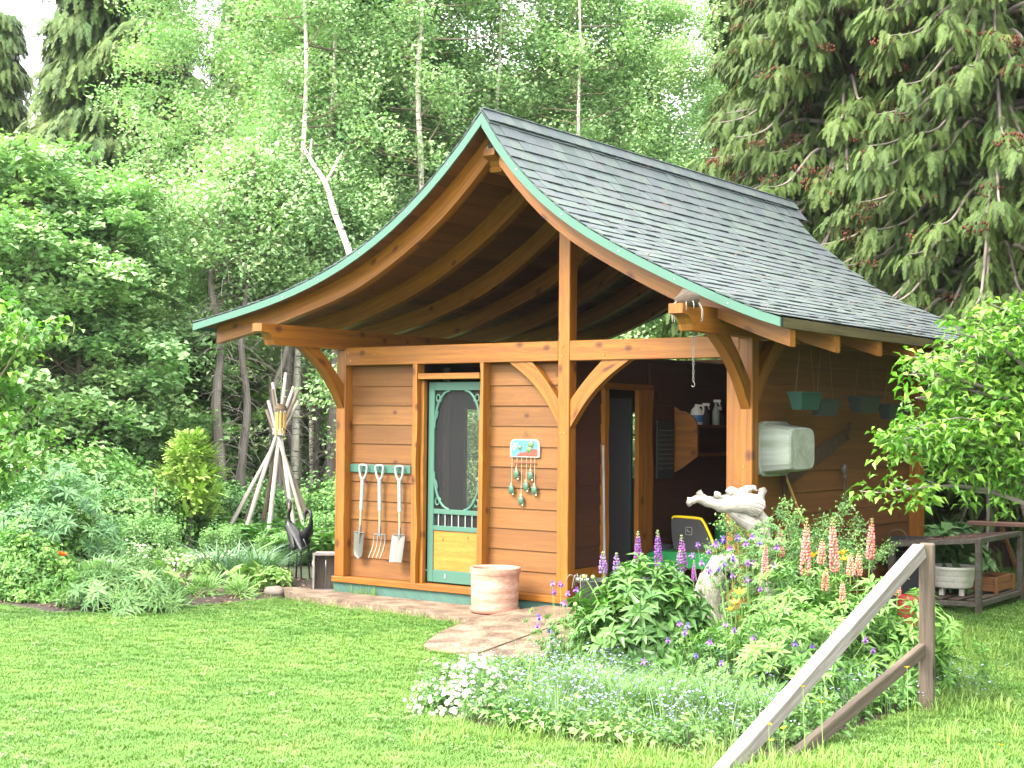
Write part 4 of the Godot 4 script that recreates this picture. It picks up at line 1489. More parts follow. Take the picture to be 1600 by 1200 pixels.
# ================================================================================================
# things in the yard
# ================================================================================================
func build_yard_things() -> void:
	rng.seed = 808
	# terracotta pot on its saucer
	var sc := thing("pot_saucer", "red-brown clay saucer under the big terracotta pot", "saucer", Vector3(2.378, -0.10, 0.30))
	var sg := geo()
	sg.lathe(v2([0.0, 0.0, 0.205, 0.0, 0.235, 0.012, 0.24, 0.045, 0.228, 0.047, 0.215, 0.02, 0.0, 0.018]), 40)
	obj("saucer", sg, mats.terracotta_dark, sc)
	var pt := thing("terracotta_pot", "large pale pink cylindrical terracotta pot on a saucer before the wall", "flower pot", Vector3(2.378, -0.081, 0.30))
	var pg := geo()
	pg.lathe(v2([0.0, 0.0, 0.215, 0.0, 0.222, 0.012, 0.229, 0.15, 0.232, 0.30, 0.231, 0.350, 0.243, 0.358, 0.245, 0.402, 0.238, 0.412, 0.212, 0.41, 0.206, 0.395, 0.202, 0.08, 0.0, 0.08]), 48, 0.004)
	obj("pot", pg, mats.terracotta, pt)
	# upended wooden crate
	var cr := thing("wooden_crate", "grey wooden crate standing on end against the left corner post", "crate", Vector3(-0.262, -0.15, -0.19), 0.66)
	# own axes: x wide .34, y tall .44, z deep, open towards +z
	block("crate_side", Vector3(-0.158, 0.21, -0.11), Vector3(0.016, 0.42, 0.24), mats.crate_wood, cr, 0.002)
	block("crate_side", Vector3(0.158, 0.21, -0.165), Vector3(0.016, 0.42, 0.125), mats.crate_wood, cr, 0.002)
	block("crate_side", Vector3(0.158, 0.21, -0.045), Vector3(0.016, 0.42, 0.105), mats.crate_wood, cr, 0.002)
	block("crate_end", Vector3(0, 0.411, -0.11), Vector3(0.332, 0.018, 0.24), mats.grey_wood, cr, 0.002)
	block("crate_end", Vector3(0, 0.009, -0.11), Vector3(0.298, 0.018, 0.24), mats.grey_wood, cr, 0.002)
	for k in 3:
		block("crate_back_slat", Vector3(-0.1055 + k * 0.1055, 0.21, -0.236), Vector3(0.098, 0.42, 0.010), mats.crate_wood, cr, 0.002)
	block("crate_edge", Vector3(-0.158, 0.21, 0.018), Vector3(0.02, 0.40, 0.014), mats.grey_wood, cr, 0.002)
	block("crate_edge", Vector3(0.158, 0.21, 0.018), Vector3(0.02, 0.40, 0.014), mats.grey_wood, cr, 0.002)
	block("crate_edge", Vector3(0, 0.411, 0.020), Vector3(0.34, 0.026, 0.016), mats.grey_wood, cr, 0.002)
	block("crate_edge", Vector3(0, 0.012, 0.020), Vector3(0.34, 0.026, 0.016), mats.grey_wood, cr, 0.002)
	# two metal cranes
	crane("crane_statue", "dark metal crane statue with raised head and upturned beak, left of the pair", Vector3(-1.62, GROUND + 0.01, -1.00), 2.75, true)
	crane("crane_statue", "dark metal crane statue with arched neck and beak turned down, right of the pair", Vector3(-1.43, GROUND + 0.01, -1.04), -0.35, false)
	# bean-pole teepee
	var tp := thing("bean_pole_teepee", "teepee of pale peeled poles tied near the top, standing in the garden bed", "plant support", spot(-3.42, 20.8), 0.0)
	var rows := [[-0.78, -0.10, 0.26, 0.0, 2.45, 0], [-0.60, 0.35, 0.10, -0.1, 2.58, 1], [-0.42, -0.35, 0.16, 0.06, 2.52, 0], [-0.28, 0.45, 0.02, 0.1, 2.35, 1], [0.0, -0.50, -0.06, 0.05, 2.7, 0], [0.30, 0.30, -0.2, 0.02, 2.4, 1], [0.42, -0.38, -0.16, 0.08, 2.55, 0], [0.60, -0.22, -0.24, 0.0, 2.3, 0], [0.68, 0.12, -0.25, -0.06, 2.2, 1]]
	for e in rows:
		var foot := Vector3(SIDE.x * e[0] + AWAY.x * e[1], 0, SIDE.y * e[0] + AWAY.y * e[1])
		var knot := Vector3(0.07 * SIDE.x + e[2] * 0.10 * SIDE.x, 1.72, 0.07 * SIDE.y + e[2] * 0.10 * SIDE.y) + Vector3(rng.randf_range(-0.03, 0.03), 0, rng.randf_range(-0.03, 0.03))
		var l: float = e[4]
		var end := foot + (knot - foot).normalized() * l
		var bow := Vector3(rng.randf_range(-0.02, 0.02), 0, rng.randf_range(-0.02, 0.02))
		var g := geo()
		var pl := smooth_line([foot, foot.lerp(end, 0.5) + bow, end], 5)
		g.tube(pl, tapered(0.038, 0.023, pl.size()), 8)
		obj("pole", g, mats.pole_wood if e[5] == 0 else mats.pole_brown, tp)
	var tie := geo()
	for k in 4:
		var ring := PackedVector3Array()
		for i in 13:
			var a := TAU * i / 12.0
			ring.append(Vector3(0.07 * SIDE.x + cos(a) * 0.085, 1.68 + k * 0.022 + sin(a) * 0.02, 0.07 * SIDE.y + sin(a) * 0.085))
		tie.tube(ring, tapered(0.008, 0.008, 13), 5, false)
	obj("twine", tie, mats.cord, tp)
	# a pale log lying behind the crate
	var lg := thing("fallen_log", "pale barkless log lying behind the crate and cranes", "log", spot(-2.18, 17.6))
	var gl := geo()
	gl.tube(smooth_line([spot(-0.25, 0.4, 0.12) - spot(0, 0, 0), spot(0.2, 0.1, 0.09) - spot(0, 0, 0), spot(0.75, -0.2, 0.05) - spot(0, 0, 0)], 5), radii_along([0.055, 0.065, 0.06], 11), 10)
	obj("log", gl, mats.pole_wood, lg)
	driftwood()
	cold_frame()


func crane(called: String, label: String, at: Vector3, turn: float, head_up: bool) -> void:
	var o := thing(called, label, "statue", at, turn, "pair of crane statues")
	# own axes: looks towards +x
	var pts: Array
	var rad: Array
	if head_up:
		pts = [Vector3(-0.30, 0.34, 0), Vector3(-0.20, 0.42, 0), Vector3(-0.06, 0.52, 0), Vector3(0.06, 0.60, 0), Vector3(0.12, 0.68, 0), Vector3(0.11, 0.76, 0), Vector3(0.06, 0.83, 0), Vector3(0.08, 0.90, 0), Vector3(0.125, 0.915, 0), Vector3(0.18, 0.95, 0), Vector3(0.27, 0.995, 0)]
		rad = [0.010, 0.055, 0.080, 0.062, 0.030, 0.018, 0.016, 0.017, 0.021, 0.009, 0.003]
	else:
		pts = [Vector3(-0.32, 0.28, 0), Vector3(-0.22, 0.38, 0), Vector3(-0.08, 0.48, 0), Vector3(0.04, 0.55, 0), Vector3(0.11, 0.64, 0), Vector3(0.13, 0.74, 0), Vector3(0.10, 0.80, 0), Vector3(0.04, 0.815, 0), Vector3(-0.01, 0.785, 0), Vector3(-0.03, 0.73, 0), Vector3(-0.045, 0.64, 0)]
		rad = [0.010, 0.058, 0.085, 0.066, 0.030, 0.018, 0.016, 0.017, 0.021, 0.009, 0.003]
	var line := smooth_line(pts, 5)
	var g := geo()
	g.tube(line, radii_along(rad, line.size()), 12, true)
	var f := noise(8, 20.0, 2)
	for i in g.v.size():
		g.v[i] += g.n[i] * f.get_noise_3dv(g.v[i]) * 0.006
	obj("crane_body", g, mats.bronze, o)
	for s in [-1.0, 1.0]:
		var w := geo()
		w.ball(Vector3(-0.10, 0.475 if head_up else 0.44, s * 0.060), Vector3(0.19, 0.062, 0.022), 12, 7, Basis(Vector3.BACK, 0.62) * Basis(Vector3.UP, s * 0.12))
		obj("wing", w, mats.bronze, o)
		var l := geo()
		l.tube(v3([Vector3(-0.02, 0.42, s * 0.045), Vector3(-0.035, 0.22, s * 0.05), Vector3(0.0, 0.0, s * 0.055)]), PackedFloat32Array([0.018, 0.011, 0.010]), 8)
		for k in 3:
			var a := (k - 1) * 0.6
			l.tube(v3([Vector3(0, 0.008, s * 0.055), Vector3(cos(a) * 0.075, 0.003, s * 0.055 + sin(a) * 0.075)]), PackedFloat32Array([0.008, 0.004]), 5)
		obj("leg", l, mats.bronze, o)


func driftwood() -> void:
	var f := noise(77, 5.0, 3)
	var mid := spot(1.82, 11.85, GROUND + 0.04)
	var o := thing("driftwood_branch", "pale twisted driftwood branch with knobbed ends set up before the corner post", "driftwood", mid)
	# in the photographer's axes: across, up, towards
	var q := func(a: float, y: float, d := 0.0) -> Vector3: return Vector3(SIDE.x * a + AWAY.x * d, y, SIDE.y * a + AWAY.y * d)
	var u := 0.00525   # one step of the sketch, in metres
	var g := geo()
	var limbs := [
		[[-73, 234, 0, 3], [-70, 234, 0, 8], [-64, 236, 0, 6], [-52, 239, 0, 6.5], [-34, 233, -2, 9], [-12, 229, -4, 12], [12, 232, -3, 16], [30, 230, 0, 18], [42, 224, 2, 15]],
		[[-55, 250, 4, 3], [-53, 248, 4, 6], [-47, 243, 3, 3.5], [-34, 238, 0, 4], [-16, 230, 2, 5], [4, 226, 3, 6]],
		[[-31, 246, -6, 4], [-27, 245, -6, 6], [-20, 241, -4, 4], [-4, 238, 0, 8]],
		[[-8, 247, -1, 7], [-2, 250, 0, 8], [12, 243, 2, 10], [26, 238, 3, 10]],
		[[10, 246, 4, 7], [22, 253, 6, 7], [32, 256, 6, 4], [38, 251, 6, 2]],
		[[22, 232, 2, 14], [38, 230, 4, 9], [43, 238, 5, 7], [45, 247, 6, 5.5], [46, 252, 6, 6.5], [46, 256, 6, 5]],
		[[-10, 224, -3, 6], [2, 216, -1, 9], [16, 208, 2, 12], [30, 200, 3, 13], [40, 186, 4, 11], [46, 168, 4, 9]],
		[[36, 220, 6, 9], [46, 210, 8, 9], [52, 196, 8, 8], [54, 180, 7, 6], [52, 160, 6, 5], [50, 130, 5, 6]],
		[[18, 220, 7, 4], [30, 214, 9, 5], [40, 204, 9, 4]]]
	for l in limbs:
		var pts := []
		var rad := []
		for e in l:
			pts.append(q.call(e[0] * u, e[1] * u - 0.02, e[2] * u))
			rad.append(e[3] * u * 1.02)
		var line := smooth_line(pts, 9)
		var first := g.v.size()
		g.tube(line, radii_along(rad, line.size()), 18, true)
		for i in range(first, g.v.size()):
			g.v[i] += g.n[i] * ((f.get_noise_3dv(g.v[i] * Vector3(1.6, 1.6, 1.6)) * 0.014 + f.get_noise_3dv(g.v[i] * Vector3(3.0, 9.0, 3.0)) * 0.010))
	obj("branch", g, mats.drift_wood, o)
	var b := geo()
	b.tube(smooth_line([q.call(56 * u, 160 * u, 5 * u), q.call(54 * u, 90 * u, 4 * u), q.call(58 * u, 0.0, 3 * u)], 4), radii_along([0.05, 0.06, 0.07], 9), 10)
	obj("upright", b, mats.drift_wood, o)
	# the paler stump in front of it
	var st := thing("driftwood_stump", "whitish weathered driftwood stump half hidden by purple columbines", "driftwood", spot(1.63, 11.55))
	var s := geo()
	var line := smooth_line([Vector3(0, 0, 0), Vector3(0.03, 0.25, 0), Vector3(-0.03, 0.5, 0.02), Vector3(0.02, 0.68, 0.0), Vector3(0.13, 0.77, 0.0), Vector3(0.2, 0.74, 0.02)], 6)
	s.tube(line, radii_along([0.16, 0.14, 0.13, 0.12, 0.10, 0.03], line.size()), 14, true)
	for i in s.v.size():
		s.v[i] += s.n[i] * f.get_noise_3dv(s.v[i] * 1.4) * 0.05 + s.n[i] * f.get_noise_3dv(s.v[i] * Vector3(7.0, 2.0, 7.0)) * 0.02
	s.tube(smooth_line([Vector3(-0.05, 0.32, 0), Vector3(-0.14, 0.38, 0.03), Vector3(-0.21, 0.385, 0.04)], 4), radii_along([0.06, 0.04, 0.02], 9), 8)
	obj("stump", s, mats.drift_wood, st)


func cold_frame() -> void:
	var p := func(a: float, b: float, y: float) -> Vector3:   # a across the front .83 m, b to the back 1.35 m
		return Vector3(5.05 + 0.83 * a - 0.0 * b + 0.05 * b * (1.0 - a), y, -2.95 - 0.20 * a - 1.36 * b)
	var o := thing("metal_bench_frame", "weathered grey metal bench frame with open sides beside the right wall", "garden bench", Vector3.ZERO)
	for e in [[0.0, 0.0], [1.0, 0.0], [0.0, 1.0], [1.0, 1.0]]:
		beam("leg", p.call(e[0], e[1], -0.19), p.call(e[0], e[1], 0.52 + 0.07 * e[0]), 0.06, 0.06, mats.old_steel, o)
	for y in [0.50, -0.07]:
		var t: float = 0.07 if y > 0.0 else 0.0
		beam("rail", p.call(0.0, 0.0, y), p.call(1.0, 0.0, y + t), 0.05, 0.05, mats.old_steel, o)
		beam("rail", p.call(0.0, 1.0, y), p.call(1.0, 1.0, y + t), 0.05, 0.05, mats.old_steel, o)
		beam("rail", p.call(0.0, 0.0, y), p.call(0.0, 1.0, y), 0.05, 0.05, mats.old_steel, o)
		beam("rail", p.call(1.0, 0.0, y + t), p.call(1.0, 1.0, y + t), 0.05, 0.05, mats.old_steel, o)
	var top := geo()
	var a: Vector3 = p.call(0.02, 0.01, 0.525)
	var b: Vector3 = p.call(0.98, 0.01, 0.594)
	var c: Vector3 = p.call(0.98, 0.99, 0.594)
	var d: Vector3 = p.call(0.02, 0.99, 0.525)
	var dn := Vector3(0, -0.012, 0)
	top.quad(a, b, c, d, Vector2(0, 0), Vector2(0.8, 0), Vector2(0.8, 1.3), Vector2(0, 1.3))
	top.quad(d + dn, c + dn, b + dn, a + dn)
	top.quad(a + dn, b + dn, b, a)
	top.quad(b + dn, c + dn, c, b)
	obj("bench_top", top, mats.rust, o)
	for k in 5:
		beam("shelf_slat", p.call(0.1 + 0.2 * k, 0.03, -0.037), p.call(0.1 + 0.2 * k, 0.97, -0.037), 0.11, 0.014, mats.old_wood, o)
	# crumbs of dry earth left on the top
	var cr := geo()
	for k in 70:
		var q: Vector3 = p.call(rng.randf_range(0.25, 0.85), rng.randf_range(0.05, 0.5), 0.0)
		q.y = 0.528 + 0.068 * (q.x - 5.05) / 0.83 + 0.004
		cr.ball(q, Vector3(rng.randf_range(0.004, 0.018), 0.005, rng.randf_range(0.004, 0.014)), 5, 3)
	var crumbs := obj("dry_leaf_litter", cr, mats.bark_chip, self)
	tag(crumbs, "crumbs of dry litter scattered on the metal bench top", "leaf litter", "", "stuff")
	# white round tub planter on feet
	var w := thing("white_tub_planter", "white ribbed plastic tub planter on short feet on the bench shelf", "planter", p.call(0.52, 0.33, -0.03))
	var g := geo()
	g.lathe(v2([0.0, 0.08, 0.19, 0.08, 0.205, 0.09, 0.212, 0.145, 0.208, 0.148, 0.217, 0.152, 0.226, 0.205, 0.222, 0.208, 0.231, 0.212, 0.240, 0.265, 0.252, 0.27, 0.254, 0.30, 0.238, 0.302, 0.228, 0.28, 0.2, 0.14, 0.0, 0.14]), 40)
	obj("tub", g, mats.white_plastic, w)
	for k in 4:
		var an := TAU * k / 4.0 + 0.5
		block("foot", Vector3(cos(an) * 0.14, 0.04, sin(an) * 0.14), Vector3(0.05, 0.08, 0.05), mats.white_plastic, w)
	# cedar planter box
	var x := thing("cedar_planter_box", "orange-brown wooden planter box behind the white tub on the bench shelf", "planter", p.call(0.80, 0.72, -0.028))
	for s in [-1.0, 1.0]:
		for k in 2:
			block("side_board", Vector3(s * 0.12, 0.06 + k * 0.078, 0), Vector3(0.018, 0.075, 0.56), mats.box_wood, x)
			block("end_board", Vector3(0, 0.06 + k * 0.078, s * 0.27), Vector3(0.218, 0.075, 0.018), mats.box_wood, x)
		for s2 in [-1.0, 1.0]:
			block("corner_post", Vector3(s * 0.128, 0.085, s2 * 0.285), Vector3(0.034, 0.17, 0.034), mats.box_wood, x)
	block("potting_soil", Vector3(0, 0.11, 0), Vector3(0.20, 0.06, 0.50), mats.soil, x)
	# board laid over the bench's rear end on two leaning planks
	var bd := thing("weathered_board", "reddish weathered board lying across the bench's rear end", "board", Vector3(5.72, 0.66, -4.55), 0.12)
	block("board", Vector3(0, 0, 0), Vector3(0.80, 0.04, 0.22), mats.red_wood, bd)
	var pl := thing("leaning_plank", "brown plank leaning under the reddish board behind the bench", "plank", Vector3(5.93, -0.17, -4.72))
	beam("plank", Vector3(-0.02, 0, 0), Vector3(-0.30, 0.80, 0.06), 0.13, 0.035, mats.box_wood, pl)
	var pl2 := thing("grey_plank", "grey plank standing at the bench's rear right corner", "plank", Vector3(6.04, -0.17, -4.55))
	beam("plank", Vector3(0, 0, 0), Vector3(0.02, 0.80, -0.02), 0.15, 0.035, mats.old_wood, pl2)
	# stacked nursery trays against the wall
	var tr := thing("nursery_trays", "stack of black plastic nursery trays leaning by the wall's rear corner", "plant trays", Vector3(5.10, -0.17, -3.35), 0.25)
	block("stacked_pots", Vector3(-0.03, 0.25, 0.03), Vector3(0.30, 0.50, 0.34), mats.black, tr, 0.03)
	var tg := geo()
	tg.box(Vector3(0.0, 0.62, 0), Vector3(0.44, 0.09, 0.30), 0.006, Basis(Vector3.RIGHT, 0.5))
	obj("tray", tg, mats.black, tr)
	for k in 5:
		var h := geo()
		h.ball(Vector3(-0.16 + k * 0.08, 0.64, 0.135), Vector3(0.014, 0.014, 0.008), 8, 5)
		obj("tray_cell", h, mats.old_steel, tr)
	var hp := PackedVector3Array()
	for i in 11:
		var an := PI * i / 10.0
		hp.append(Vector3(-0.14 + cos(an) * 0.10, 0.70 + sin(an) * 0.10, -0.02))
	var hg := geo()
	hg.tube(hp, tapered(0.006, 0.006, 11), 6)
	obj("wire_handle", hg, mats.old_steel, tr)
	var rd := thing("red_container", "red plastic container partly hidden behind the wooden rail", "container", spot(3.78, 13.7))
	var rg := geo()
	rg.lathe(v2([0.0, 0.0, 0.12, 0.0, 0.13, 0.03, 0.13, 0.25, 0.12, 0.28, 0.10, 0.29, 0.0, 0.29]), 20)
	obj("container", rg, mats.red_paint, rd)


func build_fence() -> void:
	rng.seed = 909
	var o := thing("wooden_fence_end", "weathered square fence post with two rails slanting down into the grass", "fence", Vector3(7.24, -0.18, 2.02), 0.0)
	var g := geo()
	g.box(Vector3(0, 0.49, 0), Vector3(0.10, 1.25, 0.10), 0.008, Basis(Vector3.UP, 0.30))
	obj("post", g, mats.old_wood, o)
	beam("top_rail", Vector3(-0.03, 1.07, 0.05), Vector3(-0.29, -0.13, 2.66), 0.085, 0.10, mats.grey_wood, o, 0.008)
	beam("lower_rail", Vector3(-0.01, 0.42, 0.05), Vector3(-0.12, -0.04, 2.02), 0.05, 0.085, mats.old_wood, o, 0.006)
	for y in [1.0, 0.9]:
		var n := geo()
		n.ball(Vector3(-0.085, y - 0.02, 0.10), Vector3(0.006, 0.006, 0.006), 6, 4)
		obj("nail_head", n, mats.old_steel, o)


# ================================================================================================
# ground
# ================================================================================================
func plan(a: Array) -> PackedVector2Array:   # pairs (across, away) to (x, z)
	var r := PackedVector2Array()
	for k in range(0, a.size(), 2):
		var p := spot(a[k], a[k + 1])
		r.append(Vector2(p.x, p.z))
	return r


# a sheet with a thickness over an outline in (x, z); its top is the plane y = y0 + slope * z
func sheet(called: String, out: PackedVector2Array, y0: float, slope: float, thick: float, material: Material, parent: Node) -> MeshInstance3D:
	var g := geo()
	var tr := Geometry2D.triangulate_polygon(out)
	var up := func(p: Vector2) -> Vector3: return Vector3(p.x, y0 + slope * p.y, p.y)
	for k in range(0, tr.size(), 3):
		var a: Vector3 = up.call(out[tr[k]])
		var b: Vector3 = up.call(out[tr[k + 1]])
		var c: Vector3 = up.call(out[tr[k + 2]])
		if (b - a).cross(c - a).y < 0.0:
			var x := b
			b = c
			c = x
		g.tri(a, b, c, Vector2(a.x, a.z), Vector2(b.x, b.z), Vector2(c.x, c.z))
	if thick > 0.0:
		var turn := Geometry2D.is_polygon_clockwise(out)
		for k in out.size():
			var a: Vector3 = up.call(out[k])
			var b: Vector3 = up.call(out[(k + 1) % out.size()])
			if turn:
				var x := a
				a = b
				b = x
			var dn := Vector3(0, -thick, 0)
			g.quad(b + dn, a + dn, a, b, Vector2(b.x + b.z, -thick), Vector2(a.x + a.z, -thick), Vector2(a.x + a.z, 0), Vector2(b.x + b.z, 0))
	return obj(called, g, material, parent)


var lawn_out: PackedVector2Array
var bed_out: PackedVector2Array
var soil_out: PackedVector2Array
var walk_outs := []


func build_ground() -> void:
	rng.seed = 1
	var g := geo(false)
	g.quad(Vector3(-260, -0.184, 260), Vector3(260, -0.184, 260), Vector3(260, -0.184, -260), Vector3(-260, -0.184, -260), Vector2(-260, 260), Vector2(260, 260), Vector2(260, -260), Vector2(-260, -260))
	tag(obj("ground", g, mats.woodland_floor, self), "dark woodland floor around the garden", "", "", "structure")
	lawn_out = plan([-16, 3, 12, 3, 12, 20, 4.6, 19.5, 3.2, 14.0, 1.5, 12.0, -2.6, 15.35, -3.4, 14.5, -4.4, 14.1, -5.3, 14.75, -7.0, 14.9, -16, 15.4])
	tag(sheet("lawn", lawn_out, GROUND - 0.006, 0.0, 0.0, mats.meadow, self), "mown green lawn before the pavilion", "", "", "structure")
	soil_out = plan([-9.0, 14.9, -5.2, 14.7, -4.4, 14.0, -3.4, 14.4, -2.5, 15.3, -2.2, 16.5, -3.0, 19.0, -5.0, 22.0, -9.0, 22.0])
	tag(sheet("garden_soil", soil_out, GROUND + 0.002, 0.0, 0.0, mats.soil, self), "bare dark earth of the left garden bed", "", "", "structure")
	bed_out = plan([-0.62, 9.75, -0.3, 9.1, 0.3, 8.5, 1.2, 8.2, 1.42, 8.12, 2.0, 8.82, 2.62, 9.6, 2.95, 10.1, 3.1, 11.0, 3.7, 13.4, 2.1, 13.2, 1.2, 12.2, 0.75, 11.2, 0.0, 10.5])
	tag(sheet("flower_bed_soil", bed_out, GROUND + 0.002, 0.0, 0.0, mats.soil, self), "earth under the mixed flower bed", "", "", "structure")
	# loose chips on the bare earth
	var chip := Geo.new()
	chip.ball(Vector3.ZERO, Vector3(0.02, 0.008, 0.013), 6, 4)
	var where := []
	var cols := PackedColorArray()
	for k in 2600:
		var p := spot(rng.randf_range(-8.5, -2.3), rng.randf_range(14.0, 20.0), GROUND + 0.004)
		if not Geometry2D.is_point_in_polygon(Vector2(p.x, p.z), soil_out):
			continue
		where.append(Transform3D(Basis.from_euler(Vector3(rng.randf_range(-0.6, 0.6), rng.randf() * TAU, rng.randf_range(-0.6, 0.6))).scaled(Vector3.ONE * rng.randf_range(0.5, 1.7)), p))
		cols.append(vary(Color(0.11, 0.07, 0.052).lerp(Color(0.30, 0.20, 0.15), pow(rng.randf(), 2.0)), 0.2))
	tag(scatter("bark_mulch", chip.mesh(), mats.petal, self, where, cols), "bark chips and clods on the bare garden earth", "mulch", "", "stuff")
	# paved walk: a strip along the wall, and slabs ramping up to the open bay
	var strip := v2([-0.62, 0.012, -0.66, 0.10, -0.56, 0.22, -0.38, 0.30, 0.0, 0.56, 0.6, 0.55, 1.2, 0.56, 1.96, 0.68, 2.50, 0.84, 2.585, 0.89, 2.60, 0.5, 2.78, 0.034, 1.5, 0.012])
	var ramp := v2([2.80, 0.034, 2.63, 0.55, 2.605, 0.98, 2.70, 1.50, 2.88, 1.93, 2.97, 2.08, 3.10, 2.17, 3.33, 2.215, 3.56, 2.16, 3.355, 0.034])
	var ramp2 := v2([3.375, 0.034, 3.59, 2.16, 3.80, 2.10, 4.15, 1.85, 4.5, 1.2, 4.85, 0.034])
	walk_outs = [strip, ramp, ramp2]
	var walk := sheet("paved_walk", strip, -0.102, 0.0, 0.08, mats.stone_path, self)
	tag(walk, "brown stone walk along the pavilion's front", "", "", "structure")
	sheet("slab", ramp, -0.022, -0.061, 0.12, mats.stone_path, walk)
	sheet("slab", ramp2, -0.024, -0.061, 0.12, mats.stone_path, walk)


# ================================================================================================
# foliage shapes
# ================================================================================================
func tinted(g: Geo, by: float) -> void:
	var k := 1.0 + rng.randf_range(-by, by)
	var w := rng.randf_range(-by, by) * 0.6
	g.col = Color(k * (1.0 + w), k, k * (1.0 - w * 0.5))


func random_dir() -> Vector3:
	var z := rng.randf_range(-1.0, 1.0)
	var a := rng.randf() * TAU
	var r := sqrt(1.0 - z * z)
	return Vector3(r * cos(a), z, r * sin(a))


# leaves in a ball; far ones have two faces each
func leaf_clump(s: int, count: int, r: Vector3, len: float, wide: float, far := true, hang := 0.35, lift := 1.0) -> ArrayMesh:
	rng.seed = s
	var g := Geo.new()
	for i in count:
		tinted(g, 0.22)
		var p := random_dir() * pow(rng.randf(), 0.45) * r
		var a := rng.randf() * TAU
		var d := Vector3(cos(a), rng.randf_range(-1.2, 0.5) * hang * 2.0, sin(a)).normalized()
		var up := (Vector3(rng.randf_range(-1, 1), lift * 1.2, rng.randf_range(-1, 1)) * 1.0).normalized()
		var l := len * rng.randf_range(0.7, 1.2)
		var w := wide * rng.randf_range(0.75, 1.15)
		if absf(d.dot(up)) > 0.95:
			up = Vector3(up.y, up.z, up.x)
		if far:
			var side := d.cross(up).normalized()
			var u := side.cross(d)
			var m := p + d * l * 0.45 + u * w * 0.2
			g.tri(p, m + side * w * 0.5, p + d * l)
			g.tri(p, p + d * l, m - side * w * 0.5)
		else:
			g.leaf(p, d, up, l, w, 0.2, 0.16)
	g.col = Color.WHITE
	return g.mesh()


# a drooping flat spray of cedar or fir foliage hanging from the origin along -y, leaning to +x
func spray(s: int, length: float, n: int, wide: float) -> ArrayMesh:
	rng.seed = s
	var g := Geo.new()
	for i in n:
		var f := (i + 0.5) / n
		var p := Vector3(0.32 * length * sin(f * 1.3), -length * f * (0.8 + 0.2 * f), 0.0)
		var side := 1.0 if i % 2 else -1.0
		var l := length * lerpf(0.30, 0.12, f) * rng.randf_range(0.8, 1.2)
		tinted(g, 0.2)
		if f > 0.6 or rng.randf() < 0.25:
			g.col = g.col * Color(1.35, 1.35, 0.9)
		var d := Vector3(0.30 * rng.randf_range(0.2, 1.5), -0.95, side * rng.randf_range(0.2, 0.7)).normalized()
		var up := Vector3(1.0, 0.35, rng.randf_range(-0.5, 0.5)).normalized()
		for k in 3:
			var q := p + d * l * 0.25 * k
			var dd := (d + Vector3(0, -0.2, [0.0, 0.5, -0.5][k] * side)).normalized()
			var sd := dd.cross(up).normalized()
			var w := wide * rng.randf_range(0.7, 1.2)
			g.tri(q, q + dd * l * 0.5 + sd * w, q + dd * l * rng.randf_range(0.8, 1.0))
			g.tri(q, q + dd * l * rng.randf_range(0.8, 1.0), q + dd * l * 0.45 - sd * w)
	return g.mesh()


# a clump of grassy blades; arc bends them outward
func blade_clump(s: int, count: int, r: float, tall: float, wide: float, arc: float) -> ArrayMesh:
	rng.seed = s
	var g := Geo.new()
	for i in count:
		tinted(g, 0.2)
		var a := rng.randf() * TAU
		var d := Vector3(cos(a), 0, sin(a))
		var p := d * r * sqrt(rng.randf())
		a += rng.randf_range(-0.9, 0.9)
		d = Vector3(cos(a), 0, sin(a))
		var h := tall * rng.randf_range(0.55, 1.1)
		var bend := arc * rng.randf_range(0.3, 1.2) * h
		var side := Vector3(-d.z, 0, d.x) * wide * rng.randf_range(0.7, 1.2) * 0.5
		var pts := []
		for k in 4:
			var f := k / 3.0
			pts.append(p + d * bend * f * f + Vector3(0, h * (f - 0.35 * arc * f * f), 0))
		for k in 3:
			var w0: Vector3 = side * (1.0 - 0.25 * k)
			var w1: Vector3 = side * (1.0 - 0.25 * (k + 1)) if k < 2 else Vector3.ZERO
			if k < 2:
				g.quad(pts[k] + w0, pts[k] - w0, pts[k + 1] - w1, pts[k + 1] + w1)
			else:
				g.tri(pts[k] + w0, pts[k] - w0, pts[k + 1])
	return g.mesh()


# a stalked leaf cut into leaflets, growing along +y then opening
func compound_leaf(s: int, count: int, stalk: float, len: float, wide: float, open: float) -> ArrayMesh:
	rng.seed = s
	var g := Geo.new()
	g.col = Color(0.9, 1.0, 0.8)
	g.tube(v3([Vector3.ZERO, Vector3(0, stalk, 0)]), PackedFloat32Array([0.0028, 0.002]), 4, false)
	for i in count:
		tinted(g, 0.15)
		var a := TAU * (i + rng.randf_range(-0.2, 0.2)) / count
		var d := Vector3(cos(a), open + rng.randf_range(-0.25, 0.25), sin(a)).normalized()
		g.leaf(Vector3(0, stalk - (i % 3) * stalk * 0.12, 0), d, Vector3(rng.randf_range(-0.15, 0.15), 1, rng.randf_range(-0.15, 0.15)).normalized(), len * rng.randf_range(0.8, 1.15), wide * rng.randf_range(0.85, 1.15), 0.22, 0.22)
	return g.mesh()


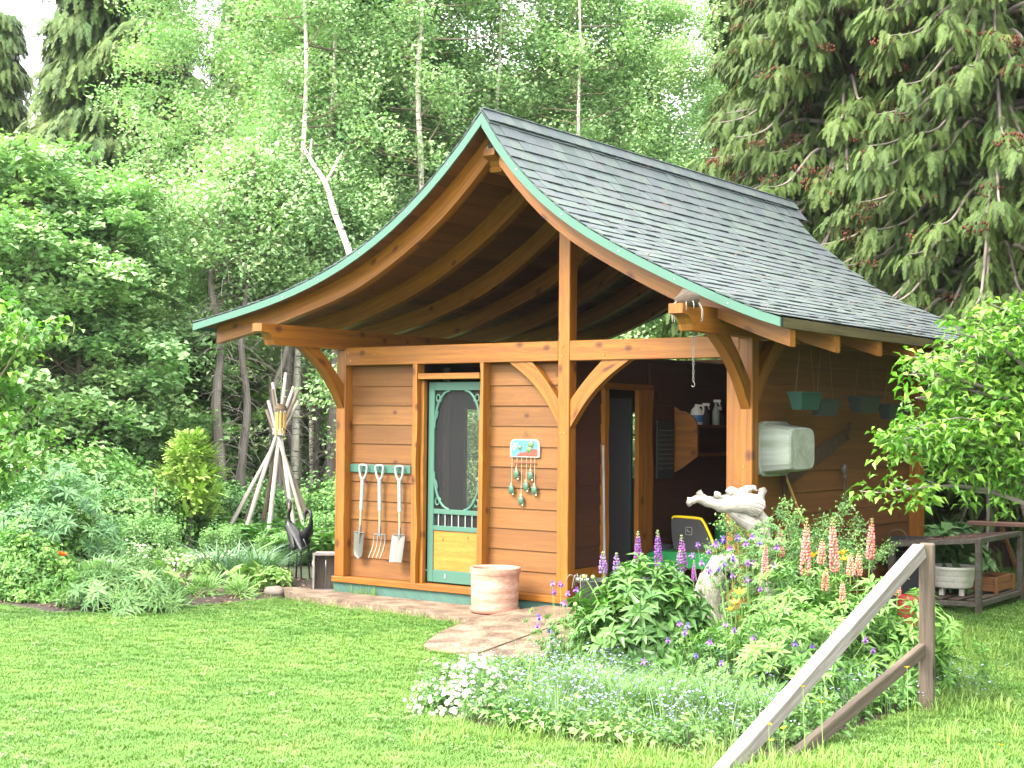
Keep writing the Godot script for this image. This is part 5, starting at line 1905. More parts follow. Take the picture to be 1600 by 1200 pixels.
# transforms over a dome: local y points outwards
func over_dome(count: int, r: Vector3, inner := 0.75, low := -0.05, size0 := 0.8, size1 := 1.25) -> Array:
	var list := []
	for i in count:
		var d := random_dir()
		d.y = absf(d.y) * (1.0 - low) + low
		d = d.normalized()
		var f := lerpf(inner, 1.02, sqrt(rng.randf())) * (1.0 + 0.16 * sin(d.x * 5.0 + d.y * 3.0 + r.x * 9.0) + 0.12 * sin(d.z * 7.0 - d.y * 4.0 + r.y * 7.0))
		if rng.randf() < 0.06:
			f *= rng.randf_range(1.05, 1.22)
		var p := d * r * f
		p.y = maxf(p.y, 0.01)
		var y := (d + Vector3(rng.randf_range(-0.35, 0.35), rng.randf_range(0.1, 0.7), rng.randf_range(-0.35, 0.35))).normalized()
		var x := y.cross(random_dir()).normalized()
		var k := rng.randf_range(size0, size1)
		list.append(Transform3D(Basis(x, y, x.cross(y)).scaled(Vector3.ONE * k), p))
	return list


func shades(count: int, lo: Color, hi: Color, by := 0.12) -> PackedColorArray:
	var r := PackedColorArray()
	for i in count:
		r.append(vary(lo.lerp(hi, rng.randf()), by))
	return r


# ================================================================================================
# the flower bed on the right
# ================================================================================================
func lupin_spike(s: int, tall: float, hue: Color, tip: Color, under: Color) -> ArrayMesh:
	rng.seed = s
	var g := Geo.new()
	g.col = Color(0.16, 0.26, 0.07)
	g.tube(v3([Vector3(0, -0.45, 0), Vector3(0.005, 0, 0), Vector3(0, tall, 0)]), PackedFloat32Array([0.006, 0.006, 0.003]), 5)
	var rows := int(tall / 0.019)
	for i in rows:
		var f := (i + 0.5) / rows
		var y := tall * f
		var ripe := smoothstep(1.0, 0.55, f)
		var r := lerpf(0.004, 0.030, pow(1.0 - f, 0.62)) * (1.0 - 0.3 * smoothstep(0.12, 0.0, f))
		var m := 8 if f < 0.45 else (6 if f < 0.8 else 4)
		for k in m:
			if f < 0.3 and rng.randf() < 0.12:
				continue
			var a := TAU * (k + 0.5 * (i % 2)) / m + rng.randf_range(-0.25, 0.25)
			var d := Vector3(cos(a), 0.0, sin(a))
			var c := hue.lerp(under, rng.randf() * 0.8) if ripe > 0.35 else tip.lerp(hue, ripe * 2.4)
			g.col = vary(c, 0.18)
			var z := lerpf(0.0045, 0.0115, clampf(ripe * 1.1, 0.0, 1.0)) * rng.randf_range(0.8, 1.15)
			var tilt := Basis(Vector3.UP, -a) * Basis(Vector3.BACK, -0.6)
			g.ball(Vector3(0, y, 0) + d * r + Vector3(0, rng.randf_range(-0.005, 0.005), 0), Vector3(z * 0.62, z * 1.15, z * 0.7), 5, 3, tilt)
	g.col = Color.WHITE
	return g.mesh()


func cluster_flower(r: float) -> ArrayMesh:
	var g := Geo.new()
	for k in 9:
		var a := TAU * k / 8.0
		var c := Vector3(cos(a), 0.25, sin(a)) * r * 1.6 if k < 8 else Vector3(0, r * 0.9, 0)
		g.col = Color(1, 1, 1) * rng.randf_range(0.88, 1.0)
		for j in 4:
			var b := TAU * j / 4.0 + k
			g.leaf(c, Vector3(cos(b), 0.15, sin(b)).normalized(), Vector3.UP, r * 0.95, r * 0.8, 0.1, 0.0)
	g.col = Color.WHITE
	return g.mesh()


func columbine_flower(s: int) -> ArrayMesh:
	rng.seed = s
	var g := Geo.new()
	for k in 5:
		var a := TAU * k / 5.0
		var d := Vector3(cos(a), -0.45, sin(a)).normalized()
		g.col = Color(0.9, 0.85, 1.0)
		g.leaf(Vector3.ZERO, d, Vector3.UP, 0.034, 0.020, 0.1, 0.1)
		g.col = Color(0.75, 0.75, 0.9)
		g.leaf(Vector3(0, -0.004, 0), Vector3(cos(a + 0.6) * 0.4, -1, sin(a + 0.6) * 0.4).normalized(), d, 0.024, 0.014, 0.1, 0.1)
		g.tube(v3([Vector3(cos(a) * 0.006, 0, sin(a) * 0.006), Vector3(cos(a) * 0.012, 0.02, sin(a) * 0.012)]), PackedFloat32Array([0.003, 0.001]), 4, false)
	return g.mesh()


func cup_flower(petals: int, len: float, wide: float, open: float, heart: Color) -> ArrayMesh:
	var g := Geo.new()
	for k in petals:
		var a := TAU * k / petals
		g.col = Color(1, 1, 1) * (0.92 + 0.08 * (k % 2))
		g.leaf(Vector3(0, 0, 0), Vector3(cos(a), open, sin(a)).normalized(), Vector3(-cos(a) * open, 1, -sin(a) * open).normalized(), len, wide, 0.12, -0.05)
	g.col = heart
	g.ball(Vector3(0, 0.004, 0), Vector3(len * 0.16, len * 0.14, len * 0.16), 6, 4)
	return g.mesh()


func flowering_clump(called: String, label: String, at: Vector3, r: Vector3, count: int, leaf: ArrayMesh, lo: Color, hi: Color, group := "") -> Node3D:
	var o := thing(called, label, "plant", at, 0.0, group)
	scatter("foliage", leaf, mats.leaf, o, over_dome(count, r, 0.45), shades(count, lo, hi))
	return o


func add_blooms(o: Node3D, called: String, bloom: ArrayMesh, colors: Array, points: Array, stem_to := Vector3.ZERO, stems := true, size := 1.0) -> void:
	for p in points:
		var c: Color = colors[rng.randi_range(0, colors.size() - 1)]
		var key := "petal_%.2f_%.2f_%.2f" % [c.r, c.g, c.b]
		if not mats.has(key):
			var m: StandardMaterial3D = mats.petal.duplicate()
			m.albedo_color = c.linear_to_srgb()
			mats[key] = m
		var b := put(called, bloom, mats[key], o, Transform3D(Basis.from_euler(Vector3(rng.randf_range(-0.35, 0.35), rng.randf() * TAU, rng.randf_range(-0.35, 0.35))).scaled(Vector3.ONE * size * rng.randf_range(0.85, 1.2)), p))
		if stems:
			var foot: Vector3 = stem_to + (p - stem_to) * Vector3(0.45, 0.0, 0.45)
			var g := geo(false)
			var line := smooth_line([foot - p, (foot - p) * Vector3(0.3, 0.45, 0.3), Vector3.ZERO], 3)
			g.tube(line, tapered(0.003, 0.0018, line.size()), 4, false)
			var st := obj("stalk", g, mats.stem, o, Transform3D(Basis.IDENTITY, p))
			st.set_meta("kind", "")
			st.remove_meta("kind")


func around(a: float, d: float, y: float, from: Vector3) -> Vector3:
	return spot(a, d, y) - from


func build_bed() -> void:
	var peony_leaf := compound_leaf(1, 9, 0.10, 0.125, 0.042, 0.25)
	var palm_leaf := compound_leaf(2, 9, 0.10, 0.095, 0.024, 0.18)
	var fern_leaf := compound_leaf(3, 11, 0.05, 0.035, 0.016, 0.4)
	var tiny_leaf := leaf_clump(4, 26, Vector3(0.09, 0.08, 0.09), 0.034, 0.02, false, 0.3)
	rng.seed = 1001
	# peony bush
	var pe := thing("peony_bush", "dark green glossy peony bush with fat pale buds beside the paved walk", "plant", spot(0.98, 10.75))
	var xs := over_dome(270, Vector3(0.50, 0.70, 0.48), 0.45, -0.05)
	scatter("foliage", peony_leaf, mats.glossy_leaf, pe, xs, shades(xs.size(), Color(0.055, 0.145, 0.03), Color(0.125, 0.27, 0.055)))
	for e in [[-0.43, 0.74, 0.03], [-0.36, 0.73, 0.1], [-0.50, 0.55, -0.1], [-0.62, 0.43, -0.05], [-0.29, 0.72, -0.1], [0.10, 0.80, 0.0], [0.22, 0.76, 0.05], [-0.15, 0.80, 0.1]]:
		var p := Vector3(SIDE.x * e[0] + AWAY.x * e[2], e[1], SIDE.y * e[0] + AWAY.y * e[2])
		var b := geo(false)
		b.ball(p, Vector3(0.017, 0.018, 0.017), 8, 6)
		obj("flower_bud", b, mats.grip if false else mats.stem, pe)
		var st := geo(false)
		var line := smooth_line([p * Vector3(0.4, 0.2, 0.4), p * Vector3(0.75, 0.75, 0.75), p], 4)
		st.tube(line, tapered(0.005, 0.003, line.size()), 5, false)
		obj("stalk", st, mats.stem, pe)
	# lupins: foliage mounds with flower spikes
	var pink := [lupin_spike(21, 0.30, Color(0.66, 0.17, 0.16), Color(0.40, 0.46, 0.18), Color(0.74, 0.36, 0.34)), lupin_spike(22, 0.36, Color(0.68, 0.18, 0.18), Color(0.40, 0.46, 0.18), Color(0.74, 0.38, 0.36)), lupin_spike(23, 0.20, Color(0.72, 0.26, 0.2), Color(0.42, 0.5, 0.2), Color(0.8, 0.45, 0.35))]
	var purple := [lupin_spike(24, 0.30, Color(0.30, 0.075, 0.30), Color(0.45, 0.52, 0.22), Color(0.16, 0.10, 0.42)), lupin_spike(25, 0.27, Color(0.27, 0.08, 0.34), Color(0.45, 0.52, 0.22), Color(0.42, 0.12, 0.36)), lupin_spike(26, 0.17, Color(0.25, 0.14, 0.34), Color(0.42, 0.5, 0.25), Color(0.3, 0.2, 0.45))]
	rng.seed = 1002
	# [across, away, height of the spike's foot, kind, size]
	var pl := thing("pink_lupin", "lupin with coral pink flower spikes and bright palmate leaves, right of the driftwood", "plant", spot(2.25, 10.75))
	xs = over_dome(430, Vector3(0.66, 0.66, 0.62), 0.45, -0.05)
	scatter("foliage", palm_leaf, mats.leaf, pl, xs, shades(xs.size(), Color(0.070, 0.185, 0.028), Color(0.155, 0.31, 0.05)))
	for e in [[1.915, 10.9, 0.545, 1, 0.85], [2.075, 11.1, 0.70, 0, 0.85], [2.185, 10.75, 0.60, 1, 1.2], [2.42, 10.8, 0.62, 1, 1.15], [2.36, 11.0, 0.66, 2, 1.0], [2.73, 11.0, 0.70, 0, 1.05], [2.51, 10.7, 0.60, 2, 0.9], [2.58, 10.75, 0.60, 2, 0.95], [2.30, 10.6, 0.50, 2, 0.9], [2.40, 10.45, 0.44, 2, 0.8], [2.86, 10.7, 0.46, 2, 0.8]]:
		put("flower_spike", pink[e[3]], mats.petal, pl, Transform3D(Basis.from_euler(Vector3(rng.randf_range(-0.06, 0.06), rng.randf() * TAU, rng.randf_range(-0.06, 0.06))).scaled(Vector3.ONE * e[4]), around(e[0], e[1], e[2], pl.position) + Vector3(0, 0.0, 0)))
	var lower := copy_thing(flowering_clump("lupin_mound", "low mound of palmate lupin leaves without flowers in front of the pink lupin", spot(1.85, 9.75), Vector3(0.55, 0.52, 0.45), 230, palm_leaf, Color(0.065, 0.18, 0.025), Color(0.15, 0.31, 0.045)), "palmate lupin leaves crowding the fence post's left side", spot(2.6, 10.3), 1.2, 1.2)
	lower.set_meta("category", "plant")
	var pu := thing("purple_lupin", "lupin with dark purple flower spikes behind the peony bush", "plant", spot(1.05, 11.45))
	xs = over_dome(160, Vector3(0.50, 0.52, 0.40), 0.4, -0.05)
	scatter("foliage", palm_leaf, mats.leaf, pu, xs, shades(xs.size(), Color(0.06, 0.17, 0.025), Color(0.14, 0.29, 0.045)))
	for e in [[1.00, 11.35, 0.575, 0, 1.0], [1.165, 11.4, 0.575, 0, 1.02], [1.36, 11.4, 0.56, 1, 1.05], [1.325, 11.35, 0.55, 2, 1.05], [0.84, 11.4, 0.53, 2, 1.0], [0.73, 11.4, 0.53, 2, 1.05], [1.06, 11.3, 0.50, 2, 0.8], [1.42, 11.2, 0.50, 1, 0.6]]:
		put("flower_spike", purple[e[3]], mats.petal, pu, Transform3D(Basis.from_euler(Vector3(rng.randf_range(-0.05, 0.05), rng.randf() * TAU, rng.randf_range(-0.05, 0.05))).scaled(Vector3.ONE * e[4]), around(e[0], e[1], e[2], pu.position)))
	# columbines
	var bloom := columbine_flower(31)
	var violet := [Color(0.26, 0.12, 0.42), Color(0.32, 0.14, 0.44), Color(0.22, 0.14, 0.5), Color(0.36, 0.18, 0.46)]
	rng.seed = 1003
	var co := flowering_clump("columbine", "tall purple columbine in flower against the pale driftwood stump", spot(1.92, 11.25), Vector3(0.40, 1.10, 0.36), 560, fern_leaf, Color(0.07, 0.19, 0.05), Color(0.17, 0.33, 0.09))
	var pts := []
	for e in [[1.42, 0.80], [1.38, 0.72], [1.46, 0.66], [1.52, 0.74], [1.57, 0.80], [1.62, 0.84], [1.66, 0.78], [1.72, 0.86], [1.78, 0.82], [1.84, 0.86], [1.90, 0.82], [1.69, 0.70], [1.62, 0.66], [1.78, 0.68], [1.86, 0.66], [1.94, 0.74], [1.98, 0.66], [1.70, 0.56], [1.80, 0.54], [1.92, 0.58], [1.58, 0.62], [2.0, 0.80], [1.52, 0.60], [1.88, 0.48]]:
		pts.append(around(e[0], 10.95 + rng.randf_range(-0.1, 0.15), e[1], co.position))
	add_blooms(co, "flower", bloom, violet, pts, Vector3.ZERO, true, 1.15)
	var co2 := flowering_clump("columbine", "airy violet columbine leaning over the paved walk by the center post", spot(0.42, 11.0), Vector3(0.30, 0.42, 0.3), 120, fern_leaf, Color(0.08, 0.2, 0.05), Color(0.18, 0.34, 0.09))
	pts = []
	for e in [[0.32, 0.50], [0.33, 0.44], [0.38, 0.50], [0.44, 0.42], [0.22, 0.24], [0.21, 0.18], [0.30, 0.14], [0.33, 0.135], [0.41, 0.36], [0.50, 0.46]]:
		pts.append(around(e[0], 10.95 + rng.randf_range(-0.08, 0.08), e[1], co2.position))
	add_blooms(co2, "flower", bloom, violet, pts, Vector3.ZERO, true, 1.05)
	var co3 := flowering_clump("columbine", "low blue-violet columbine flowering in the shade of the peony and lupin leaves", spot(1.55, 10.0), Vector3(0.5, 0.40, 0.4), 260, fern_leaf, Color(0.06, 0.17, 0.04), Color(0.15, 0.3, 0.07))
	pts = []
	for e in [[1.10, 0.42], [1.14, 0.36], [1.18, 0.38], [1.30, 0.30], [1.05, 0.28], [1.42, 0.40], [1.50, 0.34], [1.38, 0.16], [0.90, 0.12], [1.62, 0.30], [1.85, 0.30], [1.92, 0.24], [1.98, 0.27], [2.08, 0.2], [2.13, 0.32], [2.35, 0.3], [2.42, 0.22], [2.2, 0.06], [1.72, 0.18], [1.22, 0.2]]:
		pts.append(around(e[0], 9.55 + rng.randf_range(-0.15, 0.2), e[1], co3.position))
	add_blooms(co3, "flower", bloom, violet, pts, Vector3.ZERO, true, 0.95)
	# shrub with small leaves behind the lupins, against the right wall
	rng.seed = 1004
	var rose := thing("rose_bush", "twiggy small-leaved rose bush in front of the right wall behind the pink lupins", "shrub", spot(2.30, 12.0))
	var tw := geo(false)
	var rx := []
	for k in 22:
		var a := rng.randf_range(-0.75, 0.85)
		var top := Vector3(SIDE.x * a, rng.randf_range(0.75, 1.12), SIDE.y * a) + AWAY3() * rng.randf_range(-0.3, 0.3)
		if k == 0:
			top = Vector3(SIDE.x * 0.47, 1.24, SIDE.y * 0.47)
		if k == 1:
			top = Vector3(SIDE.x * -0.05, 1.19, SIDE.y * -0.05)
		var line := smooth_line([Vector3(0.1 * a, 0, 0), top * Vector3(0.55, 0.6, 0.55) + Vector3(rng.randf_range(-0.08, 0.08), 0.05, 0.0), top], 5)
		tw.tube(line, tapered(0.008, 0.003, line.size()), 5)
		for i in range(4, line.size()):
			for j in 3:
				rx.append(Transform3D(Basis.from_euler(Vector3(rng.randf() * TAU, rng.randf() * TAU, 0)).scaled(Vector3.ONE * rng.randf_range(0.6, 1.05)), line[i] + random_dir() * 0.05))
	obj("stems", tw, mats.twig, rose)
	scatter("foliage", tiny_leaf, mats.leaf, rose, rx, shades(rx.size(), Color(0.07, 0.18, 0.045), Color(0.18, 0.32, 0.08)))
	# candytuft
	rng.seed = 1005
	var ca := flowering_clump("candytuft", "low mound of white-flowered candytuft at the bed's left end", spot(-0.28, 9.55), Vector3(0.31, 0.32, 0.31), 260, leaf_clump(5, 14, Vector3(0.05, 0.05, 0.05), 0.03, 0.008, false), Color(0.05, 0.14, 0.03), Color(0.13, 0.28, 0.05))
	var white := cluster_flower(0.0075)
	var wx := over_dome(520, Vector3(0.335, 0.345, 0.335), 0.85, 0.0, 0.6, 1.2)
	scatter("white_flowers", white, mats.petal, ca, wx, shades(wx.size(), Color(0.34, 0.37, 0.27), Color(0.50, 0.52, 0.44), 0.06))
	# grassy tufts
	var tuft := blade_clump(6, 60, 0.07, 0.36, 0.007, 0.9)
	var iris := blade_clump(7, 34, 0.10, 0.42, 0.018, 0.8)
	rng.seed = 1006
	var k2 := 0
	for e in [[0.55, 9.7, 1.0, "fine grey-green grass tuft right of the forget-me-nots"], [0.80, 9.15, 1.1, "arching pale grass tuft at the bed's middle below the peony bush"], [1.45, 8.95, 1.15, "fine grass tuft at the bed's front left of the long rail"], [0.12, 9.0, 0.8, "dark grassy tuft against the candytuft's right side"], [1.15, 9.5, 1.0, "grass tuft under the peony's drooping leaves"]]:
		var o := thing("grass_tuft", e[3], "plant", spot(e[0], e[1]), 0.0, "grass tufts in the flower bed")
		var gx := []
		for j in 16:
			gx.append(Transform3D(Basis(Vector3.UP, rng.randf() * TAU).scaled(Vector3.ONE * rng.randf_range(0.7, 1.15) * e[2]), random_dir() * Vector3(0.20, 0, 0.16)))
		var cc := shades(16, Color(0.09, 0.20, 0.06), Color(0.20, 0.34, 0.11))
		if k2 == 3:
			cc = shades(16, Color(0.05, 0.14, 0.04), Color(0.11, 0.24, 0.06))
		scatter("blades", tuft, mats.grass, o, gx, cc)
		k2 += 1
	# fine wild grass through the whole bed
	var wisp := blade_clump(9, 10, 0.03, 0.42, 0.0045, 0.55)
	var wx2 := []
	for i in 620:
		var a := rng.randf_range(-0.4, 3.3)
		var d := rng.randf_range(8.2, 11.6)
		var p := spot(a, d)
		if Geometry2D.is_point_in_polygon(Vector2(p.x, p.z), bed_out):
			wx2.append(Transform3D(Basis(Vector3.UP, rng.randf() * TAU).scaled(Vector3.ONE * rng.randf_range(0.5, 1.05)), p))
	tag(scatter("wild_grass", wisp, mats.grass, self, wx2, shades(wx2.size(), Color(0.12, 0.24, 0.07), Color(0.26, 0.38, 0.16))), "fine wild grass growing through the flower bed", "grass", "", "stuff")
	# forget-me-nots: too many to count
	var fm := Geo.new()
	rng.seed = 1007
	for i in 7:
		var a := rng.randf() * TAU
		var p := Vector3(cos(a) * 0.035, 0, sin(a) * 0.035)
		var q := p * 2.2 + Vector3(0, rng.randf_range(0.10, 0.26), 0)
		fm.col = Color(0.14, 0.25, 0.07)
		fm.tube(v3([p, q]), PackedFloat32Array([0.002, 0.0012]), 3, false)
		fm.leaf(p.lerp(q, 0.4), Vector3(cos(a), 0.4, sin(a)).normalized(), Vector3.UP, 0.045, 0.012)
		fm.leaf(p.lerp(q, 0.15), Vector3(cos(a + 2.0), 0.5, sin(a + 2.0)).normalized(), Vector3.UP, 0.06, 0.014)
		for j in 2:
			fm.col = Color(0.26, 0.29, 0.52).lerp(Color(0.42, 0.42, 0.56), rng.randf())
			var c := q + random_dir() * 0.022
			var tilt := random_dir() * 0.5 + Vector3.UP
			var n := tilt.normalized()
			var s := n.cross(Vector3(1, 0.1, 0)).normalized() * 0.006
			var t := n.cross(s).normalized() * 0.006
			fm.quad(c - s - t, c + s - t, c + s + t, c - s + t)
			fm.quad(c - s * 1.35, c - t * 1.35, c + s * 1.35, c + t * 1.35)
	var fx := []
	for i in 1250:
		var a := rng.randf_range(-0.3, 3.3)
		var d := rng.randf_range(8.3, 12.0)
		var p := spot(a, d)
		var inside := Geometry2D.is_point_in_polygon(Vector2(p.x, p.z), bed_out)
		if not inside and not (a > 2.6 and a < 3.4 and d > 9.5 and d < 11.8):
			continue
		if d < 9.6 and a > 1.38 + 0.8 * (d - 8.1):
			continue
		if rng.randf() < (0.62 if a > 0.75 else 0.4):
			continue
		fx.append(Transform3D(Basis(Vector3.UP, rng.randf() * TAU).scaled(Vector3.ONE * rng.randf_range(0.7, 1.25)), p))
	tag(scatter("forget_me_nots", fm.mesh(), mats.petal, self, fx, shades(fx.size(), Color(0.85, 0.9, 0.85), Color(1, 1, 1), 0.05)), "haze of tiny pale blue forget-me-nots filling the flower bed", "flowers", "", "stuff")
	# low green filling of the bed
	var fill := leaf_clump(8, 30, Vector3(0.12, 0.07, 0.12), 0.055, 0.022, false, 0.2)
	var lx := []
	for i in 1100:
		var fa := rng.randf_range(-0.6, 3.6)
		var fd := rng.randf_range(8.3, 13.2)
		if fd < 9.6 and fa > 1.38 + 0.8 * (fd - 8.1):
			continue
		var p := spot(fa, fd, GROUND + 0.05)
		if Geometry2D.is_point_in_polygon(Vector2(p.x, p.z), bed_out):
			lx.append(Transform3D(Basis(Vector3.UP, rng.randf() * TAU).scaled(Vector3.ONE * rng.randf_range(0.7, 1.5)), p + Vector3(0, rng.randf_range(0.0, 0.08), 0)))
	tag(scatter("ground_cover", fill, mats.leaf, self, lx, shades(lx.size(), Color(0.06, 0.17, 0.03), Color(0.16, 0.31, 0.06))), "low leafy ground cover between the bed's flowers", "ground cover", "", "stuff")
	# yellow flowers
	var lily := cup_flower(6, 0.05, 0.022, 0.7, Color(0.8, 0.5, 0.05))
	var dl := flowering_clump("yellow_daylily", "yellow-flowered daylily between the columbine and the pink lupin", spot(1.66, 10.5), Vector3(0.1, 0.3, 0.1), 8, iris, Color(0.09, 0.22, 0.04), Color(0.17, 0.33, 0.06))
	add_blooms(dl, "flower", lily, [Color(0.85, 0.62, 0.04), Color(0.85, 0.68, 0.1)], [around(1.61, 10.35, 0.43, dl.position), around(1.57, 10.3, 0.39, dl.position), around(1.64, 10.35, 0.50, dl.position)], Vector3.ZERO, true, 1.2)
	var dl2 := flowering_clump("yellow_daylily", "yellow daylily blooms showing among the pink lupin spikes", spot(2.45, 11.1), Vector3(0.1, 0.3, 0.1), 8, iris, Color(0.09, 0.22, 0.04), Color(0.17, 0.33, 0.06))
	add_blooms(dl2, "flower", lily, [Color(0.85, 0.62, 0.04)], [around(2.28, 10.9, 0.72, dl2.position), around(2.50, 10.9, 0.74, dl2.position), around(2.53, 10.95, 0.69, dl2.position)], Vector3.ZERO, true, 1.15)
	# buttercups in the grass
	var butter := cup_flower(5, 0.016, 0.014, 0.55, Color(0.7, 0.6, 0.05))
	rng.seed = 1008
	for e in [[1.66, 8.2, 0.23, "buttercup in front of the long rail's lower half"], [1.70, 7.9, 0.20, "buttercup overlapping the long rail's lit edge"], [1.36, 7.6, 0.14, "upper left buttercup of the trio by the rail's lower end"], [1.43, 7.55, 0.13, "buttercup on the rail of the trio near its lower end"], [1.34, 7.4, 0.10, "lowest buttercup left of the rail's lower end"], [2.22, 8.1, 0.36, "buttercup on a long stem before the lower rail"], [2.68, 7.9, -0.02, "buttercup in the lawn nearest the fence post"], [2.82, 7.75, -0.02, "middle buttercup of the three in the right lawn"], [2.86, 7.95, 0.03, "rightmost buttercup in the right lawn"]]:
		var o := thing("buttercup", e[3], "flower", spot(e[0], e[1]), 0.0, "buttercups in the grass")
		add_blooms(o, "flower_head", butter, [Color(0.85, 0.62, 0.01)], [Vector3(0, e[2] - GROUND, 0)], Vector3(0.03, 0, 0), true, 1.2)
	# silvery insect ornament on a stick
	var ant := thing("insect_garden_stake", "small silvery insect ornament with bent legs on a thin stake by the bucket", "garden ornament", spot(0.55, 11.3))
	var body := geo()
	body.ball(Vector3(-0.02, 0.66, 0), Vector3(0.032, 0.022, 0.02), 10, 7)
	body.ball(Vector3(0.025, 0.66, 0), Vector3(0.030, 0.022, 0.02), 10, 7)
	body.ball(Vector3(0.065, 0.665, 0), Vector3(0.018, 0.016, 0.015), 10, 7)
	obj("insect_body", body, mats.steel, ant)
	for s in [-1.0, 1.0]:
		for j in 3:
			var l := geo()
			var line := smooth_line([Vector3(-0.03 + j * 0.035, 0.66, s * 0.015), Vector3(-0.07 + j * 0.05, 0.70, s * 0.05), Vector3(-0.11 + j * 0.08, 0.60, s * 0.075)], 4)
			l.tube(line, tapered(0.004, 0.003, line.size()), 5)
			obj("insect_leg", l, mats.steel, ant)
	rod("stake", Vector3.ZERO, Vector3(0, 0.645, 0), 0.004, mats.old_steel, ant, 6)


func AWAY3() -> Vector3:
	return Vector3(AWAY.x, 0, AWAY.y)


# ================================================================================================
# the garden on the left
# ================================================================================================
func build_left_garden() -> void:
	var lacy := compound_leaf(41, 11, 0.09, 0.12, 0.028, 0.35)
	var mint := leaf_clump(42, 22, Vector3(0.09, 0.08, 0.09), 0.055, 0.032, false, 0.3)
	var strap := blade_clump(43, 36, 0.10, 0.55, 0.026, 0.95)
	var broad := compound_leaf(44, 7, 0.12, 0.17, 0.10, 0.5)
	var slim := blade_clump(45, 30, 0.12, 0.20, 0.016, 1.3)
	rng.seed = 2001
	var b1 := thing("lacy_shrub", "tall bush of narrow lacy leaves at the left edge of the garden", "shrub", spot(-5.25, 16.3))
	var xs := over_dome(420, Vector3(0.95, 1.30, 0.8), 0.5, 0.0, 0.9, 1.4)
	scatter("foliage", lacy, mats.leaf, b1, xs, shades(xs.size(), Color(0.05, 0.15, 0.05), Color(0.12, 0.27, 0.08)))
	var b2 := thing("mint_bush", "low rounded bush of small bright leaves along the lawn's left edge", "shrub", spot(-5.05, 15.25))
	xs = over_dome(420, Vector3(0.70, 0.62, 0.42), 0.6, 0.0, 0.9, 1.3)
	scatter("foliage", mint, mats.leaf, b2, xs, shades(xs.size(), Color(0.07, 0.20, 0.03), Color(0.17, 0.34, 0.05)))
	var b5 := copy_thing(b2, "leafy mound behind the orange poppy", spot(-5.0, 16.6), 2.0, 1.15)
	b5.set_meta("category", "shrub")
	var po := thing("orange_poppy", "single orange poppy flower on a thin stem at the garden's left", "flower", spot(-4.63, 14.95))
	add_blooms(po, "flower_head", cup_flower(6, 0.065, 0.075, 0.75, Color(0.03, 0.02, 0.03)), [Color(0.85, 0.12, 0.01)], [Vector3(0, 0.46, 0)], Vector3.ZERO, true, 1.1)
	scatter("foliage", lacy, mats.leaf, po, over_dome(10, Vector3(0.12, 0.25, 0.12), 0.4), shades(10, Color(0.07, 0.18, 0.05), Color(0.14, 0.28, 0.07)))
	# low sprawling plant with a white bloom, overhanging the lawn
	var sp := thing("sprawling_peony", "sprawling grey-green plant with one white bloom overhanging the lawn edge", "plant", spot(-3.85, 14.45))
	xs = over_dome(330, Vector3(0.66, 0.36, 0.40), 0.5, 0.0, 0.8, 1.3)
	scatter("foliage", lacy, mats.leaf, sp, xs.slice(0, 210), shades(210, Color(0.10, 0.23, 0.06), Color(0.22, 0.38, 0.11)))
	xs = over_dome(90, Vector3(0.66, 0.38, 0.40), 0.8, 0.0, 0.6, 1.0)
	scatter("grassy_leaves", slim, mats.leaf, sp, xs, shades(xs.size(), Color(0.12, 0.26, 0.07), Color(0.24, 0.40, 0.13)))
	add_blooms(sp, "flower", cup_flower(9, 0.075, 0.06, 0.6, Color(0.8, 0.75, 0.5)), [Color(0.82, 0.80, 0.80)], [around(-4.0, 14.45, 0.27, sp.position), around(-4.13, 14.5, 0.21, sp.position)], Vector3.ZERO, true, 1.0)
	# irises
	var ir := thing("iris_clump", "clump of grey-green strap leaves beside the teepee's foot", "plant", spot(-3.15, 16.9))
	xs = []
	for k in 26:
		xs.append(Transform3D(Basis(Vector3.UP, rng.randf() * TAU).scaled(Vector3.ONE * rng.randf_range(0.8, 1.25)), random_dir() * Vector3(0.42, 0, 0.3)))
	scatter("blades", strap, mats.grass, ir, xs, shades(xs.size(), Color(0.09, 0.19, 0.11), Color(0.20, 0.33, 0.20)))
	# drifts of small white flowers
	var white := cup_flower(6, 0.014, 0.010, 0.3, Color(0.75, 0.8, 0.5))
	for e in [[-4.35, 16.6, 0.42, 0.38, "mound of creamy white flowers right of the poppy"], [-4.0, 18.3, 0.9, 0.20, "long low drift of cream flowers across the middle of the garden bed"], [-3.35, 17.6, 0.5, 0.22, "small pale-flowered mound near the golden conifer's stem"]]:
		var o := flowering_clump("white_flower_mound", e[4], spot(e[0], e[1]), Vector3(e[2], e[3], 0.35), 130, mint, Color(0.1, 0.23, 0.05), Color(0.22, 0.36, 0.1), "mounds of small white flowers")
		var wx := over_dome(420, Vector3(e[2] * 1.02, e[3] * 1.12, 0.37), 0.92, 0.05, 1.0, 1.9)
		scatter("white_flowers", white, mats.petal, o, wx, shades(wx.size(), Color(0.70, 0.72, 0.52), Color(0.84, 0.84, 0.74), 0.05))
	# small leafy plants dotted on the soil
	rng.seed = 2002
	var dots := [[-3.3, 15.6], [-2.95, 16.2], [-3.9, 16.2], [-4.5, 15.6], [-3.55, 16.7], [-2.7, 16.5], [-2.9, 15.5], [-3.65, 15.1], [-4.3, 17.1], [-3.0, 17.8], [-2.6, 15.9], [-4.75, 15.0]]
	var places := ["in the soil near the lawn edge left of the crate", "just left of the cranes' feet", "behind the sprawling white-bloomed plant", "between poppy and white flower mound", "left of the iris clump on bare soil", "at the cranes' base beside the crate", "at the soil's front corner by the paved walk", "on the soil right of the sprawling plant", "on the soil before the cream flower drift", "behind the iris clump below the teepee", "beside the boulder near the walk's left end", "under the mint bush's right side"]
